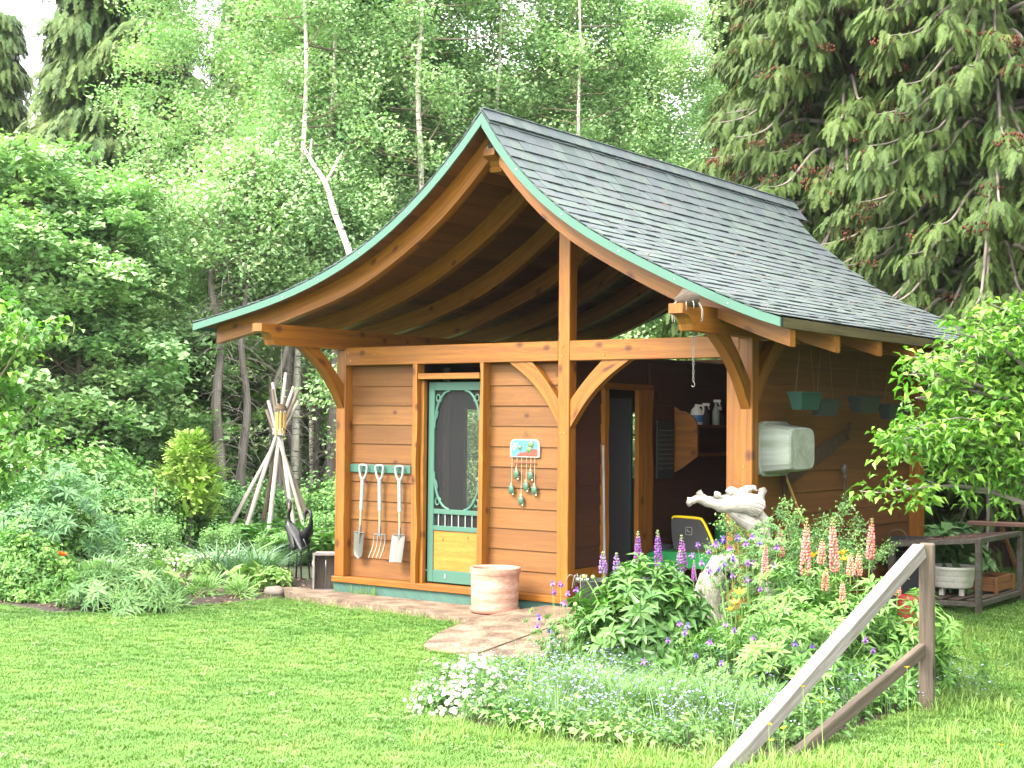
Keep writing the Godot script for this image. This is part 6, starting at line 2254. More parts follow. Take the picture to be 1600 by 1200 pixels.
	for k in dots.size():
		var o := thing("seedling_plant", "small bright leafy plant " + places[k], "plant", spot(dots[k][0], dots[k][1]), 0.0, "young plants in the left bed")
		var n := 12
		scatter("foliage", broad if k % 3 else slim, mats.leaf, o, over_dome(n, Vector3(0.12, 0.12, 0.12), 0.5, 0.1, 0.6, 1.0), shades(n, Color(0.12, 0.27, 0.05), Color(0.24, 0.40, 0.10)))
	# golden conifer on a clear stem
	var gc := thing("golden_conifer", "small golden-green conifer with a round crown on a bare stem", "tree", spot(-4.60, 20.7))
	var tr := geo()
	tr.tube(smooth_line([Vector3(0, 0, 0), Vector3(0.02, 0.5, 0), Vector3(0.0, 1.2, 0), Vector3(-0.02, 1.75, 0)], 4), radii_along([0.045, 0.035, 0.02, 0.006], 13), 8)
	obj("trunk", tr, mats.grey_bark, gc)
	var feather := spray(46, 0.20, 16, 0.008)
	var list := []
	for k in 2000:
		var f := pow(rng.randf(), 0.85)
		var y := lerpf(0.50, 1.62, f)
		var r := 0.50 * sqrt(maxf(0.03, 1.0 - pow(f * 1.02, 1.7))) * (0.75 + 0.25 * sin(f * 26.0))
		var a := rng.randf() * TAU
		var q := rng.randf_range(0.45, 1.0) * r * (1.0 + 0.28 * sin(a * 3.0 + f * 5.0) + 0.15 * sin(a * 5.0 - f * 11.0))
		var b := Basis(Vector3.UP, -a) * Basis(Vector3.BACK, rng.randf_range(0.9, 2.3))
		list.append(Transform3D(b.scaled(Vector3.ONE * rng.randf_range(0.6, 1.1)), Vector3(cos(a) * q, y, sin(a) * q)))
	scatter("crown", feather, mats.needles, gc, list, shades(list.size(), Color(0.26, 0.41, 0.08), Color(0.46, 0.63, 0.17)))
	# stakes
	rng.seed = 2003
	for e in [[-7.0, 20.2, 1.55, "tall weathered stake at the garden's far left"], [-6.30, 19.5, 1.30, "bare stake left of the middle shrubs"], [-5.55, 18.0, 0.55, "short pale stake among the low shrubs"], [-4.10, 15.9, 0.20, "short brown stub of a stake right of the poppy"], [-4.93, 20.0, 0.95, "thin stake left of the golden conifer"]]:
		var o := thing("garden_stake", e[3], "stake", spot(e[0], e[1]), 0.0, "stakes in the left garden")
		rod("stake", Vector3.ZERO, Vector3(rng.randf_range(-0.03, 0.03), e[2], 0.0), 0.022, mats.stake_wood, o, 6, 0.018)
	# stones near the walk's end
	for e in [[-2.55, 15.65, 0.09, "pale stone at the soil's edge left of the crate"], [-2.95, 15.9, 0.06, "small whitish stone on the soil below the iris clump"]]:
		var o := thing("garden_stone", e[3], "stone", spot(e[0], e[1]))
		var g := geo()
		g.ball(Vector3(0, e[2] * 0.4, 0), Vector3(e[2] * 1.5, e[2] * 0.7, e[2]), 10, 7)
		for i in g.v.size():
			g.v[i] *= 1.0 + 0.12 * sin(g.v[i].x * 40.0 + g.v[i].z * 31.0)
		obj("stone", g, mats.boulder, o)
	# shrubs massed behind the bed
	var sleaf := leaf_clump(47, 34, Vector3(0.17, 0.15, 0.17), 0.07, 0.045, true, 0.3)
	rng.seed = 2004
	var sh := thing("leafy_shrub", "round green shrub left of the golden conifer", "shrub", spot(-5.6, 20.5))
	xs = over_dome(360, Vector3(0.95, 1.05, 0.8), 0.6, 0.0, 0.8, 1.3)
	scatter("foliage", sleaf, mats.leaf, sh, xs, shades(xs.size(), Color(0.07, 0.19, 0.035), Color(0.17, 0.33, 0.07)))
	var sh2 := thing("dark_shrub", "darker shrub just behind the golden conifer's stem", "shrub", spot(-4.2, 22.0))
	xs = over_dome(300, Vector3(0.9, 0.9, 0.7), 0.6, 0.0, 0.8, 1.3)
	scatter("foliage", sleaf, mats.leaf, sh2, xs, shades(xs.size(), Color(0.04, 0.12, 0.025), Color(0.11, 0.24, 0.05)))
	for e in [[-7.4, 20.8, 1.25, 1, "tall light green shrub behind the lacy bush at far left"], [-6.6, 21.3, 1.2, 1, "shrub behind the bare stake left of the middle"], [-5.0, 21.8, 1.0, 1, "rounded shrub behind the thin stake"], [-4.9, 19.3, 0.55, 1, "low light shrub in front of the golden conifer's left side"], [-6.0, 18.6, 0.7, 1, "low shrub beside the short pale stake"], [-3.4, 22.3, 0.85, 0, "dark shrub seen between the teepee's poles"], [-2.6, 22.0, 0.9, 1, "light shrub right of the teepee behind the cranes"], [-2.3, 20.0, 0.6, 1, "small leafy shrub behind the fallen log"], [-2.0, 23.5, 1.05, 1, "shrub against the forest right of the teepee"], [-8.6, 21.5, 1.4, 1, "tall shrub at the garden's far left corner"], [-3.0, 19.2, 0.40, 1, "low shrub at the teepee's right foot"], [-3.9, 20.0, 0.42, 1, "low shrub between golden conifer and teepee"]]:
		var c := copy_thing(sh if e[3] == 1 else sh2, e[4], spot(e[0], e[1]), rng.randf() * TAU, e[2])
		c.set_meta("category", "shrub")
	# white-flowering climber at the far left
	var cl := copy_thing(sh, "tall shrub with scattered white blossoms at the far left behind the stakes", spot(-6.6, 20.4), 1.0, 1.45)
	var bl := over_dome(46, Vector3(0.97, 1.08, 0.85), 0.95, 0.1, 2.0, 3.6)
	scatter("white_flowers", white, mats.petal, cl, bl, shades(bl.size(), Color(0.75, 0.75, 0.6), Color(0.85, 0.85, 0.78), 0.04))
	# big-leaved plants behind the bench on the right
	rng.seed = 2005
	for e in [[4.55, 15.6, 0.9, "broad-leaved plant behind the bench left side"], [4.75, 16.6, 1.0, "broad-leaved plant in the deep shade behind the bench's middle"], [5.2, 17.2, 0.9, "broad-leaved plant behind the reddish board"], [4.35, 16.9, 1.1, "broad-leaved plant close to the pavilion's rear corner post"]]:
		var o := thing("broad_leaved_plant", e[3], "plant", spot(e[0], e[1]), 0.0, "broad-leaved plants behind the bench")
		var n := 70
		scatter("foliage", broad, mats.leaf, o, over_dome(n, Vector3(0.36, 0.62, 0.36) * e[2], 0.5, 0.1, 0.9, 1.4), shades(n, Color(0.07, 0.18, 0.05), Color(0.15, 0.30, 0.09)))


# ================================================================================================
# the woods
# ================================================================================================
func wobble_line(h: float, lean: Vector3, amount: float, steps := 6) -> PackedVector3Array:
	var pts := []
	for i in steps + 1:
		var f := float(i) / steps
		pts.append(Vector3(0, h * f, 0) + lean * f + Vector3(rng.randf_range(-1, 1), 0, rng.randf_range(-1, 1)) * amount * minf(f * 3.0, 1.0))
	return smooth_line(pts, 3)


func at_height(line: PackedVector3Array, y: float) -> Vector3:
	for i in line.size() - 1:
		if line[i + 1].y >= y:
			return line[i].lerp(line[i + 1], clampf((y - line[i].y) / maxf(line[i + 1].y - line[i].y, 0.001), 0.0, 1.0))
	return line[line.size() - 1]


# a broadleaved tree: trunk with limbs, and a crown of leaf clumps gathered on boughs
func leafy_tree(called: String, label: String, at: Vector3, h: float, from: float, r: float, boughs: int, per: int, bough: float, clump: ArrayMesh, lo: Color, hi: Color, bark: Material, trunk_r: float, lean := Vector3.ZERO, back := 0.0, group := "", category := "tree") -> Node3D:
	var o := thing(called, label, category, at, 0.0, group)
	var line := wobble_line(h * 0.95, lean, 0.12)
	var g := geo()
	g.tube(line, tapered(trunk_r, trunk_r * 0.18, line.size()), 9)
	var lb := geo()
	var list := []
	var cols := PackedColorArray()
	for i in boughs:
		var f := (i + rng.randf()) / boughs
		var y := lerpf(from, h, f)
		var prof := sqrt(maxf(0.04, 1.0 - pow(absf(f - 0.35) / 0.68, 2.2)))
		var a := rng.randf() * TAU
		var q := r * prof * rng.randf_range(0.35, 1.0)
		var c := at_height(line, y * 0.94) + Vector3(cos(a) * q, rng.randf_range(-0.2, 0.2), sin(a) * q) + AWAY3() * back
		var root := at_height(line, maxf(0.3, y - q * 0.75))
		lb.tube(smooth_line([root, root.lerp(c, 0.5) + Vector3(0, -0.05 * q, 0), c], 3), tapered(trunk_r * 0.22, 0.006, 7), 5, false)
		var tone := rng.randf()
		var br := bough * rng.randf_range(0.75, 1.25)
		for k in per:
			var d := random_dir()
			if d.y < -0.2 and rng.randf() < 0.6:
				d.y = -d.y
			var p := c + d * Vector3(br, br * 0.62, br) * rng.randf_range(0.45, 1.05)
			p.y = maxf(p.y, 0.15)
			list.append(Transform3D(Basis.from_euler(Vector3(rng.randf_range(-0.4, 0.4), rng.randf() * TAU, rng.randf_range(-0.4, 0.4))).scaled(Vector3.ONE * rng.randf_range(0.75, 1.25)), p))
			cols.append(vary(lo.lerp(hi, clampf(tone * 0.7 + rng.randf() * 0.3, 0.0, 1.0)), 0.10))
	obj("trunk", g, bark, o)
	obj("limbs", lb, mats.twig, o)
	scatter("crown", clump, mats.leaf, o, list, cols)
	return o


# a conifer with drooping boughs hung with sprays
func conifer(called: String, label: String, at: Vector3, h: float, from: float, r: float, whorls: float, sprays: Array, size: float, lo: Color, hi: Color, bark: Material, trunk_r: float, cones: ArrayMesh = null, group := "") -> Node3D:
	var o := thing(called, label, "tree", at, 0.0, group)
	var line := wobble_line(h, Vector3.ZERO, 0.05)
	var g := geo()
	g.tube(line, tapered(trunk_r, 0.02, line.size()), 10)
	obj("trunk", g, bark, o)
	var b := geo()
	var lists := [[], []]
	var colors := [PackedColorArray(), PackedColorArray()]
	var cl := []
	var y := from
	while y < h - 0.2:
		var f := (y - from) / (h - from)
		var reach := r * (1.0 - 0.82 * f) * rng.randf_range(0.65, 1.12)
		var a := rng.randf() * TAU
		var d := Vector3(cos(a), 0, sin(a))
		var root := at_height(line, y)
		var droop := reach * rng.randf_range(0.25, 0.5)
		var pts := smooth_line([root, root + d * reach * 0.35 + Vector3(0, 0.05 * reach, 0), root + d * reach * 0.72 + Vector3(0, -droop * 0.65, 0), root + d * reach + Vector3(0, -droop * 0.85, 0)], 5)
		b.tube(pts, tapered(0.03 * trunk_r / 0.2 + 0.008, 0.006, pts.size()), 5, false)
		var tone := rng.randf()
		for i in range(3, pts.size()):
			var n := 7 if i > 4 else 4
			for k in n:
				var sd := 1.0 if rng.randf() < 0.5 else -1.0
				var out := d.rotated(Vector3.UP, sd * rng.randf_range(0.2, 1.5))
				var which := rng.randi_range(0, 1)
				var p := pts[i] + out * rng.randf_range(0.0, 0.28) * size * 1.6 + Vector3(0, rng.randf_range(-0.12, 0.05), 0)
				var bs := Basis(out, Vector3.UP, out.cross(Vector3.UP))
				bs = bs * Basis(Vector3.BACK, rng.randf_range(-0.15, 0.55)) * Basis(Vector3.UP, rng.randf_range(-0.7, 0.7))
				lists[which].append(Transform3D(bs.scaled(Vector3.ONE * size * rng.randf_range(0.7, 1.35)), p))
				colors[which].append(vary(lo.lerp(hi, clampf(0.45 * tone + 0.35 * float(i) / pts.size() + 0.35 * rng.randf() - 0.05, 0.0, 1.0)), 0.12))
				if cones and i > 4 and rng.randf() < 0.018:
					cl.append(Transform3D(Basis(Vector3.UP, rng.randf() * TAU).scaled(Vector3.ONE * rng.randf_range(0.7, 1.3)), p + Vector3(0, -0.1, 0) + out * 0.05))
		y += whorls * rng.randf_range(0.7, 1.3)
	obj("boughs", b, mats.dead_twig, o)
	for k in 2:
		scatter("crown", sprays[k], mats.needles, o, lists[k], colors[k])
	if cones and cl.size():
		scatter("cones", cones, mats.petal, o, cl, shades(cl.size(), Color(0.10, 0.035, 0.022), Color(0.18, 0.065, 0.04)))
	return o


func build_woods() -> void:
	var birch_leaf := leaf_clump(61, 40, Vector3(0.36, 0.34, 0.36), 0.082, 0.062, true, 0.5)
	var maple_leaf := leaf_clump(62, 36, Vector3(0.30, 0.20, 0.30), 0.115, 0.11, true, 0.2, 1.6)
	var fruit_leaf := leaf_clump(63, 9, Vector3(0.09, 0.08, 0.09), 0.095, 0.042, false, 0.35, 0.8)
	var lilac_leaf := leaf_clump(64, 9, Vector3(0.12, 0.12, 0.12), 0.10, 0.065, false, 0.5, 0.8)
	var sprays := [spray(65, 0.60, 38, 0.0075), spray(66, 0.50, 34, 0.0075)]
	var fir := [spray(67, 0.34, 26, 0.0075), spray(68, 0.30, 22, 0.0075)]
	rng.seed = 60
	var cone := Geo.new()
	for k in 26:
		cone.col = Color(1, 1, 1) * rng.randf_range(0.7, 1.3)
		cone.ball(random_dir() * Vector3(0.15, 0.07, 0.15), Vector3(0.015, 0.022, 0.015), 5, 3)
	# maples along the left
	rng.seed = 3001
	var lo := Color(0.17, 0.315, 0.11)
	var hi := Color(0.34, 0.49, 0.19)
	var m1 := leafy_tree("maple_tree", "broad maple with flat leaf layers at the left edge behind the lacy bush", spot(-8.0, 23.0), 6.4, 0.5, 2.0, 90, 12, 0.62, maple_leaf, lo, hi, mats.twig, 0.10)
	var m2 := leafy_tree("maple_tree", "maple with the fullest crown, left of the golden conifer", spot(-7.0, 23.6), 5.9, 0.6, 1.9, 90, 12, 0.6, maple_leaf, lo, hi, mats.twig, 0.09)
	for e in [[m2, -8.2, 25.6, 1.0, 1.12, "taller maple filling in behind the two left maples"], [m1, -8.9, 28.5, 2.4, 0.98, "maple whose crown tops the golden conifer"], [m2, -6.0, 35.0, 4.0, 0.9, "maple deep between the grey trunks left of the roof"], [m1, -9.4, 24.6, 0.6, 1.05, "maple cut by the photo's left edge"], [m2, -3.4, 35.0, 5.0, 0.9, "maple deep in shade behind the corner post"]]:
		copy_thing(e[0], e[5], spot(e[1], e[2]), e[3], e[4])
	# birches behind the pavilion
	rng.seed = 3002
	lo = Color(0.20, 0.335, 0.13)
	hi = Color(0.36, 0.50, 0.22)
	var births := [[-3.9, 26.0, 13.0, "birch whose white trunk rises left of the roof peak near the photo's top", 0.085], [-3.35, 27.0, 13.5, "birch with a slim white trunk, second from the left", 0.075], [-1.95, 27.0, 13.0, "thick white-trunked birch straight above the left roof slope", 0.105], [-0.3, 28.5, 12.5, "birch behind the roof peak", 0.08], [1.25, 28.0, 12.0, "birch above the roof ridge's middle", 0.075]]
	var made := []
	for e in births:
		made.append(leafy_tree("birch_tree", e[3], spot(e[0], e[1]), e[2], 3.0, 2.0, 96, 12, 0.62, birch_leaf, lo, hi, mats.birch_bark, e[4], Vector3(rng.randf_range(-0.4, 0.4), 0, rng.randf_range(-0.4, 0.4)), 1.5))
	for e in [[0, -4.3, 29.0, 1.0, "birch back of the maples at the upper left"], [1, -5.1, 31.0, 1.05, "tall birch between spruce and maples at the upper left"], [2, -2.7, 30.5, 0.98, "birch in the second row left of the roof peak"], [3, -1.0, 31.5, 1.05, "birch in the second row behind the roof peak's left slope"], [4, 0.6, 31.5, 1.12, "birch in the second row right of the roof peak"], [0, 2.5, 30.5, 0.86, "birch over the ridge's right half"], [1, 3.6, 32.0, 0.72, "low birch by the gap of sky at upper right"], [2, -4.4, 32.5, 1.0, "birch deep in the stand left of the tall white trunks"], [3, 1.8, 34.0, 0.9, "birch farthest back over the ridge"]]:
		copy_thing(made[e[0]], e[4], spot(e[1], e[2]), rng.randf() * TAU, e[3])
	# a leaning, broken white birch trunk
	var lb := thing("leaning_birch", "leaning white birch trunk with a forked broken top left of the roof", "tree", spot(-2.74, 23.4))
	var gl := geo()
	var up := func(a: float, y: float) -> Vector3: return Vector3(SIDE.x * a, y, SIDE.y * a) * Vector3(0.93, 0.94, 0.93)
	gl.tube(smooth_line([up.call(0.55, 0.0), up.call(0.50, 2.0), up.call(0.30, 3.8), up.call(0.12, 4.8), up.call(-0.18, 5.6), up.call(-0.34, 6.1), up.call(-0.60, 6.5), up.call(-0.74, 6.75)], 4), radii_along([0.07, 0.066, 0.062, 0.057, 0.05, 0.042, 0.034, 0.02], 29), 9)
	gl.tube(v3([up.call(-0.64, 6.54), up.call(-0.60, 6.9)]), PackedFloat32Array([0.022, 0.014]), 7)
	gl.tube(v3([up.call(-0.36, 6.1), up.call(-0.05, 6.7)]), PackedFloat32Array([0.03, 0.012]), 7)
	obj("trunk", gl, mats.birch_bark, lb)
	# leafy trees low behind the pavilion, seen under the roof and over the right wall
	rng.seed = 3003
	var t1 := leafy_tree("alder_tree", "low leafy alder seen through the open gable", spot(1.9, 24.0), 5.2, 0.4, 1.9, 70, 12, 0.6, birch_leaf, lo, hi, mats.twig, 0.08)
	copy_thing(t1, "low alder behind the pavilion's left wall", spot(-0.9, 23.2), 2.0, 0.95)
	copy_thing(t1, "low alder beyond the room's window", spot(-0.2, 20.6), 4.0, 0.62)
	copy_thing(t1, "low alder right of the ridge's rear end", spot(3.3, 27.5), 1.2, 1.1)
	# grey trunks with dead twigs
	rng.seed = 3004
	var i := 0
	for e in [[-4.85, 24.2, 0.11, "grey trunk hung with dead twigs left of the teepee"], [-4.62, 24.7, 0.09, "second grey twiggy trunk just right of the first"], [-4.05, 25.2, 0.075, "slim grey trunk directly behind the teepee's knot"], [-3.93, 26.2, 0.12, "thick dark trunk seen between teepee and corner post"], [-3.62, 27.4, 0.07, "thin straight trunk left of the corner post"], [-3.22, 26.0, 0.115, "pinkish grey trunk nearest the left corner post"]]:
		var o := leafy_tree("grey_trunked_tree", e[3], spot(e[0], e[1]), 6.8, 4.4, 1.2, 30, 11, 0.6, birch_leaf, lo, hi, mats.grey_bark, e[2], Vector3(rng.randf_range(-0.3, 0.3), 0, 0), 0.5)
		var line := PackedVector3Array([Vector3.ZERO, Vector3(0, 6.0, 0)])
		var tw := geo()
		for k in 110:
			var y := rng.randf_range(0.4, 4.8)
			var a := rng.randf() * TAU
			var p := at_height(line, y)
			var l := rng.randf_range(0.25, 0.8)
			var d := Vector3(cos(a), rng.randf_range(-0.5, 0.1), sin(a))
			tw.tube(smooth_line([p, p + d * l * 0.6, p + d * l + Vector3(0, -0.25 * l, 0)], 2), tapered(0.008, 0.003, 5), 4, false)
		obj("dead_twigs", tw, mats.dead_twig, o)
		i += 1
	# spruces at the upper left, and farther conifers
	rng.seed = 3005
	var s1 := conifer("spruce_tree", "tall dark spruce with open branches against the white sky at upper left", spot(-9.6, 35.0), 17.5, 2.0, 3.2, 0.055, fir, 1.5, Color(0.035, 0.095, 0.03), Color(0.13, 0.19, 0.05), mats.cedar_bark, 0.26)
	copy_thing(s1, "spruce half cut off by the photo's left edge", spot(-13.6, 37.0), 2.0, 0.72)
	copy_thing(s1, "spruce behind the birches left of center", spot(-6.9, 40.0), 4.0, 0.95)
	copy_thing(s1, "thin-topped spruce beside the gap of sky at upper right", spot(5.9, 34.5), 1.0, 0.86)
	# cedars on the right
	rng.seed = 3006
	lo = Color(0.034, 0.072, 0.016)
	hi = Color(0.105, 0.165, 0.036)
	var c1 := conifer("cedar_tree", "great drooping cedar hung with brown cones above the roof's rear end", spot(5.15, 22.3), 14.0, 0.9, 3.4, 0.026, sprays, 0.44, lo, hi, mats.cedar_bark, 0.26, cone.mesh())
	var c2 := conifer("cedar_tree", "nearest cedar at the right edge with yellow-green fronds and many cones", spot(6.6, 19.8), 13.0, 1.0, 3.3, 0.026, sprays, 0.42, lo, hi, mats.cedar_bark, 0.24, cone.mesh())
	copy_thing(c1, "cedar between the two front cedars, set farther back", spot(5.9, 25.0), 2.2, 1.05)
	copy_thing(c2, "cedar beyond the roof's rear corner, left of the great cedar", spot(5.0, 28.0), 3.9, 0.85)
	copy_thing(c1, "cedar cut by the photo's right edge", spot(8.6, 22.5), 4.4, 1.0)
	for e in [[10.5, 15.5, 0.9, "unseen cedar right of the garden, added to shade the right wall"], [10.0, 19.0, 1.0, "unseen cedar beyond the fruit tree, added to shade the right wall"], [11.5, 12.0, 0.95, "unseen cedar beside the lawn, added to shade the right wall"]]:  # out of view, added to block sky light from the right wall
		copy_thing(c2, e[3], spot(e[0], e[1]), e[0], e[2])
	for e in [[7.4, 7.0, 0.85, "unseen cedar level with the fence, added to shade the right wall"], [9.0, 9.5, 0.95, "unseen cedar right of the fence, added to shade the right wall"]]:  # more added cedars outside the view, closing gaps of sky on that side
		copy_thing(c1, e[3], spot(e[0], e[1]), e[0], e[2])
	# fruit tree at the right edge
	rng.seed = 3007
	var ft := thing("fruit_tree", "fruit tree with large light green leaves reaching in from the right edge", "tree", spot(4.15, 10.9))
	var gt := geo()
	gt.tube(smooth_line([Vector3(0, 0, 0), Vector3(0.03, 0.8, 0), Vector3(-0.02, 1.5, 0), Vector3(0.02, 2.75, 0)], 4), radii_along([0.085, 0.07, 0.06, 0.03], 13), 9)
	var fl := []
	var limbs := [[-1.38, 1.12, 0.0], [-1.25, 1.62, -0.1], [-1.15, 1.72, 0.25], [-0.95, 2.2, 0.0], [-0.6, 2.36, 0.2], [-0.85, 1.95, -0.3], [-1.15, 1.85, 0.1], [-1.33, 1.50, 0.05], [-0.9, 1.45, 0.3], [-1.0, 1.35, -0.2], [-0.7, 1.60, 0.1], [-0.5, 2.1, -0.1], [-0.3, 2.3, 0.3], [-0.2, 2.5, -0.3], [0.4, 2.4, 0.2], [0.8, 2.2, -0.2], [0.9, 1.8, 0.4], [0.3, 2.7, 0.1], [-0.55, 1.30, 0.1], [-0.75, 1.2, -0.1], [0.9, 1.5, -0.4], [0.5, 2.0, -0.7], [0.3, 2.1, 0.8], [-1.0, 2.42, 0.1], [-0.82, 2.58, -0.15], [-0.6, 2.66, 0.1], [-0.35, 2.72, -0.1], [-0.1, 2.8, 0.15], [-1.15, 2.28, -0.1], [-0.7, 2.45, 0.25], [-1.05, 2.1, 0.2], [-0.45, 2.5, 0.4], [0.15, 2.85, -0.2]]
	for e in limbs:
		var tip := Vector3(SIDE.x * e[0] + AWAY.x * e[2], e[1], SIDE.y * e[0] + AWAY.y * e[2])
		if e[1] < 1.7:
			tip.y += 0.26 if e[0] < -1.0 else 0.45
		var root := Vector3(0, clampf(tip.y - 0.5, 1.2, 2.0), 0)
		var line := smooth_line([root, root.lerp(tip, 0.5) + Vector3(0, 0.14, 0), tip], 7)
		gt.tube(line, tapered(0.028, 0.004, line.size()), 6, false)
		for j in range(4, line.size()):
			for q in 2:
				fl.append(Transform3D(Basis.from_euler(Vector3(rng.randf_range(-0.6, 0.6), rng.randf() * TAU, rng.randf_range(-0.6, 0.6))).scaled(Vector3.ONE * rng.randf_range(0.7, 1.1)), line[j] + random_dir() * Vector3(0.13, 0.10, 0.13)))
			var side := random_dir()
			side.y = absf(side.y) * 0.6 - 0.1
			var end := line[j] + side * rng.randf_range(0.12, 0.30)
			gt.tube(v3([line[j], end]), PackedFloat32Array([0.006, 0.003]), 4, false)
			fl.append(Transform3D(Basis.from_euler(Vector3(rng.randf_range(-0.6, 0.6), rng.randf() * TAU, rng.randf_range(-0.6, 0.6))).scaled(Vector3.ONE * rng.randf_range(0.7, 1.1)), end))
	obj("trunk", gt, mats.grey_bark, ft)
	var single := []
	for k in 4:
		rng.seed = 3100 + k
		var g1 := Geo.new()
		g1.col = Color(0.13, 0.30, 0.035).lerp(Color(0.30, 0.50, 0.07), k / 3.0)
		g1.leaf(Vector3.ZERO, Vector3(1, -0.25, 0).normalized(), Vector3.UP, 0.095, 0.044, 0.2, 0.22)
		single.append(g1.mesh())
	for k in 300:
		var src: Transform3D = fl[(k * 7) % fl.size()]
		put("leaf", single[k % 4], mats.glossy_leaf, ft, Transform3D(Basis.from_euler(Vector3(rng.randf_range(-0.5, 0.5), rng.randf() * TAU, rng.randf_range(-0.5, 0.4))).scaled(Vector3.ONE * rng.randf_range(0.8, 1.15)), src.origin + random_dir() * Vector3(0.10, 0.08, 0.10)))
	scatter("crown", fruit_leaf, mats.glossy_leaf, ft, fl, shades(fl.size(), Color(0.10, 0.25, 0.03), Color(0.26, 0.46, 0.06)))
	# lilac at the left edge
	rng.seed = 3008
	var ll := thing("lilac_bush", "broad-leaved lilac branch reaching in at the left edge", "shrub", spot(-5.0, 13.6))
	var gs := geo()
	var lx := []
	for k in 40:
		var a := rng.randf_range(-0.9, 0.68)
		var tip := Vector3(SIDE.x * a, rng.randf_range(1.55, 3.0) - absf(a) * 0.12, SIDE.y * a) + AWAY3() * rng.randf_range(-0.5, 0.5)
		var line := smooth_line([Vector3(-0.5 * SIDE.x, 0.2, -0.5 * SIDE.y), tip * Vector3(0.3, 0.6, 0.3) + Vector3(-0.3 * SIDE.x, 0, -0.3 * SIDE.y), tip], 5)
		gs.tube(line, tapered(0.022, 0.005, line.size()), 6, false)
		for j in range(5, line.size()):
			for q in 4:
				lx.append(Transform3D(Basis.from_euler(Vector3(rng.randf_range(-0.5, 0.5), rng.randf() * TAU, rng.randf_range(-0.5, 0.5))).scaled(Vector3.ONE * rng.randf_range(0.8, 1.2)), line[j] + random_dir() * 0.17))
	obj("stems", gs, mats.twig, ll)
	scatter("foliage", lilac_leaf, mats.glossy_leaf, ll, lx, shades(lx.size(), Color(0.07, 0.19, 0.04), Color(0.26, 0.44, 0.08)))
	# the forest behind
	rng.seed = 3009
	var f1 := leafy_tree("forest_tree", "leafy tree of the forest behind the garden", spot(-17.5, 44.0), 13.0, 0.6, 3.2, 90, 11, 1.0, leaf_clump(69, 40, Vector3(0.55, 0.4, 0.55), 0.15, 0.12, true, 0.4), Color(0.12, 0.24, 0.085), Color(0.24, 0.38, 0.14), mats.twig, 0.16, Vector3.ZERO, 0.0, "trees of the forest behind")
	for k in 13:
		var a := -9.0 + k * 2.15 + rng.randf_range(-0.4, 0.4)
		if a < -5.2:
			copy_thing(f1, "leafy tree of the forest behind the garden", spot(a * 1.1, rng.randf_range(38.0, 46.0)), rng.randf() * TAU, 0.5, "trees of the forest behind")
		elif a > 3.0 and a < 6.5:
			copy_thing(f1, "leafy tree of the forest behind the garden", spot(a * 1.1, rng.randf_range(40.0, 46.0)), rng.randf() * TAU, 0.7, "trees of the forest behind")
		else:
			copy_thing(f1, "leafy tree of the forest behind the garden", spot(a * 1.1, rng.randf_range(38.0, 46.0)), rng.randf() * TAU, rng.randf_range(0.85, 1.1), "trees of the forest behind")
	var d1 := copy_thing(s1, "dark conifer of the far forest", spot(-16.0, 52.0), 1.0, 0.9, "conifers of the far forest")
	for k in 11:
		copy_thing(d1, "dark conifer of the far forest", spot(-13.0 + k * 3.0 + rng.randf_range(-0.8, 0.8), rng.randf_range(48.0, 56.0)), rng.randf() * TAU, rng.randf_range(0.6, 0.8) if k > 5 and k < 9 else rng.randf_range(0.75, 1.0), "conifers of the far forest")
	# bracken and brush on the woodland floor
	var fern := compound_leaf(70, 9, 0.10, 0.26, 0.07, 0.45)
	var bx := []
	for k in 2600:
		var d := rng.randf_range(19.0, 34.0)
		var a := rng.randf_range(-0.40, 0.40) * d
		var p := spot(a, d)
		if p.x > -0.8 and p.x < 6.2 and p.z > -5.5:
			continue
		if Geometry2D.is_point_in_polygon(Vector2(p.x, p.z), soil_out) or Geometry2D.is_point_in_polygon(Vector2(p.x, p.z), lawn_out):
			continue
		bx.append(Transform3D(Basis(Vector3.UP, rng.randf() * TAU).scaled(Vector3.ONE * rng.randf_range(0.8, 2.4)), p))
	tag(scatter("forest_undergrowth", fern, mats.leaf, self, bx, shades(bx.size(), Color(0.05, 0.15, 0.03), Color(0.15, 0.30, 0.06))), "leafy undergrowth on the woodland floor", "undergrowth", "", "stuff")


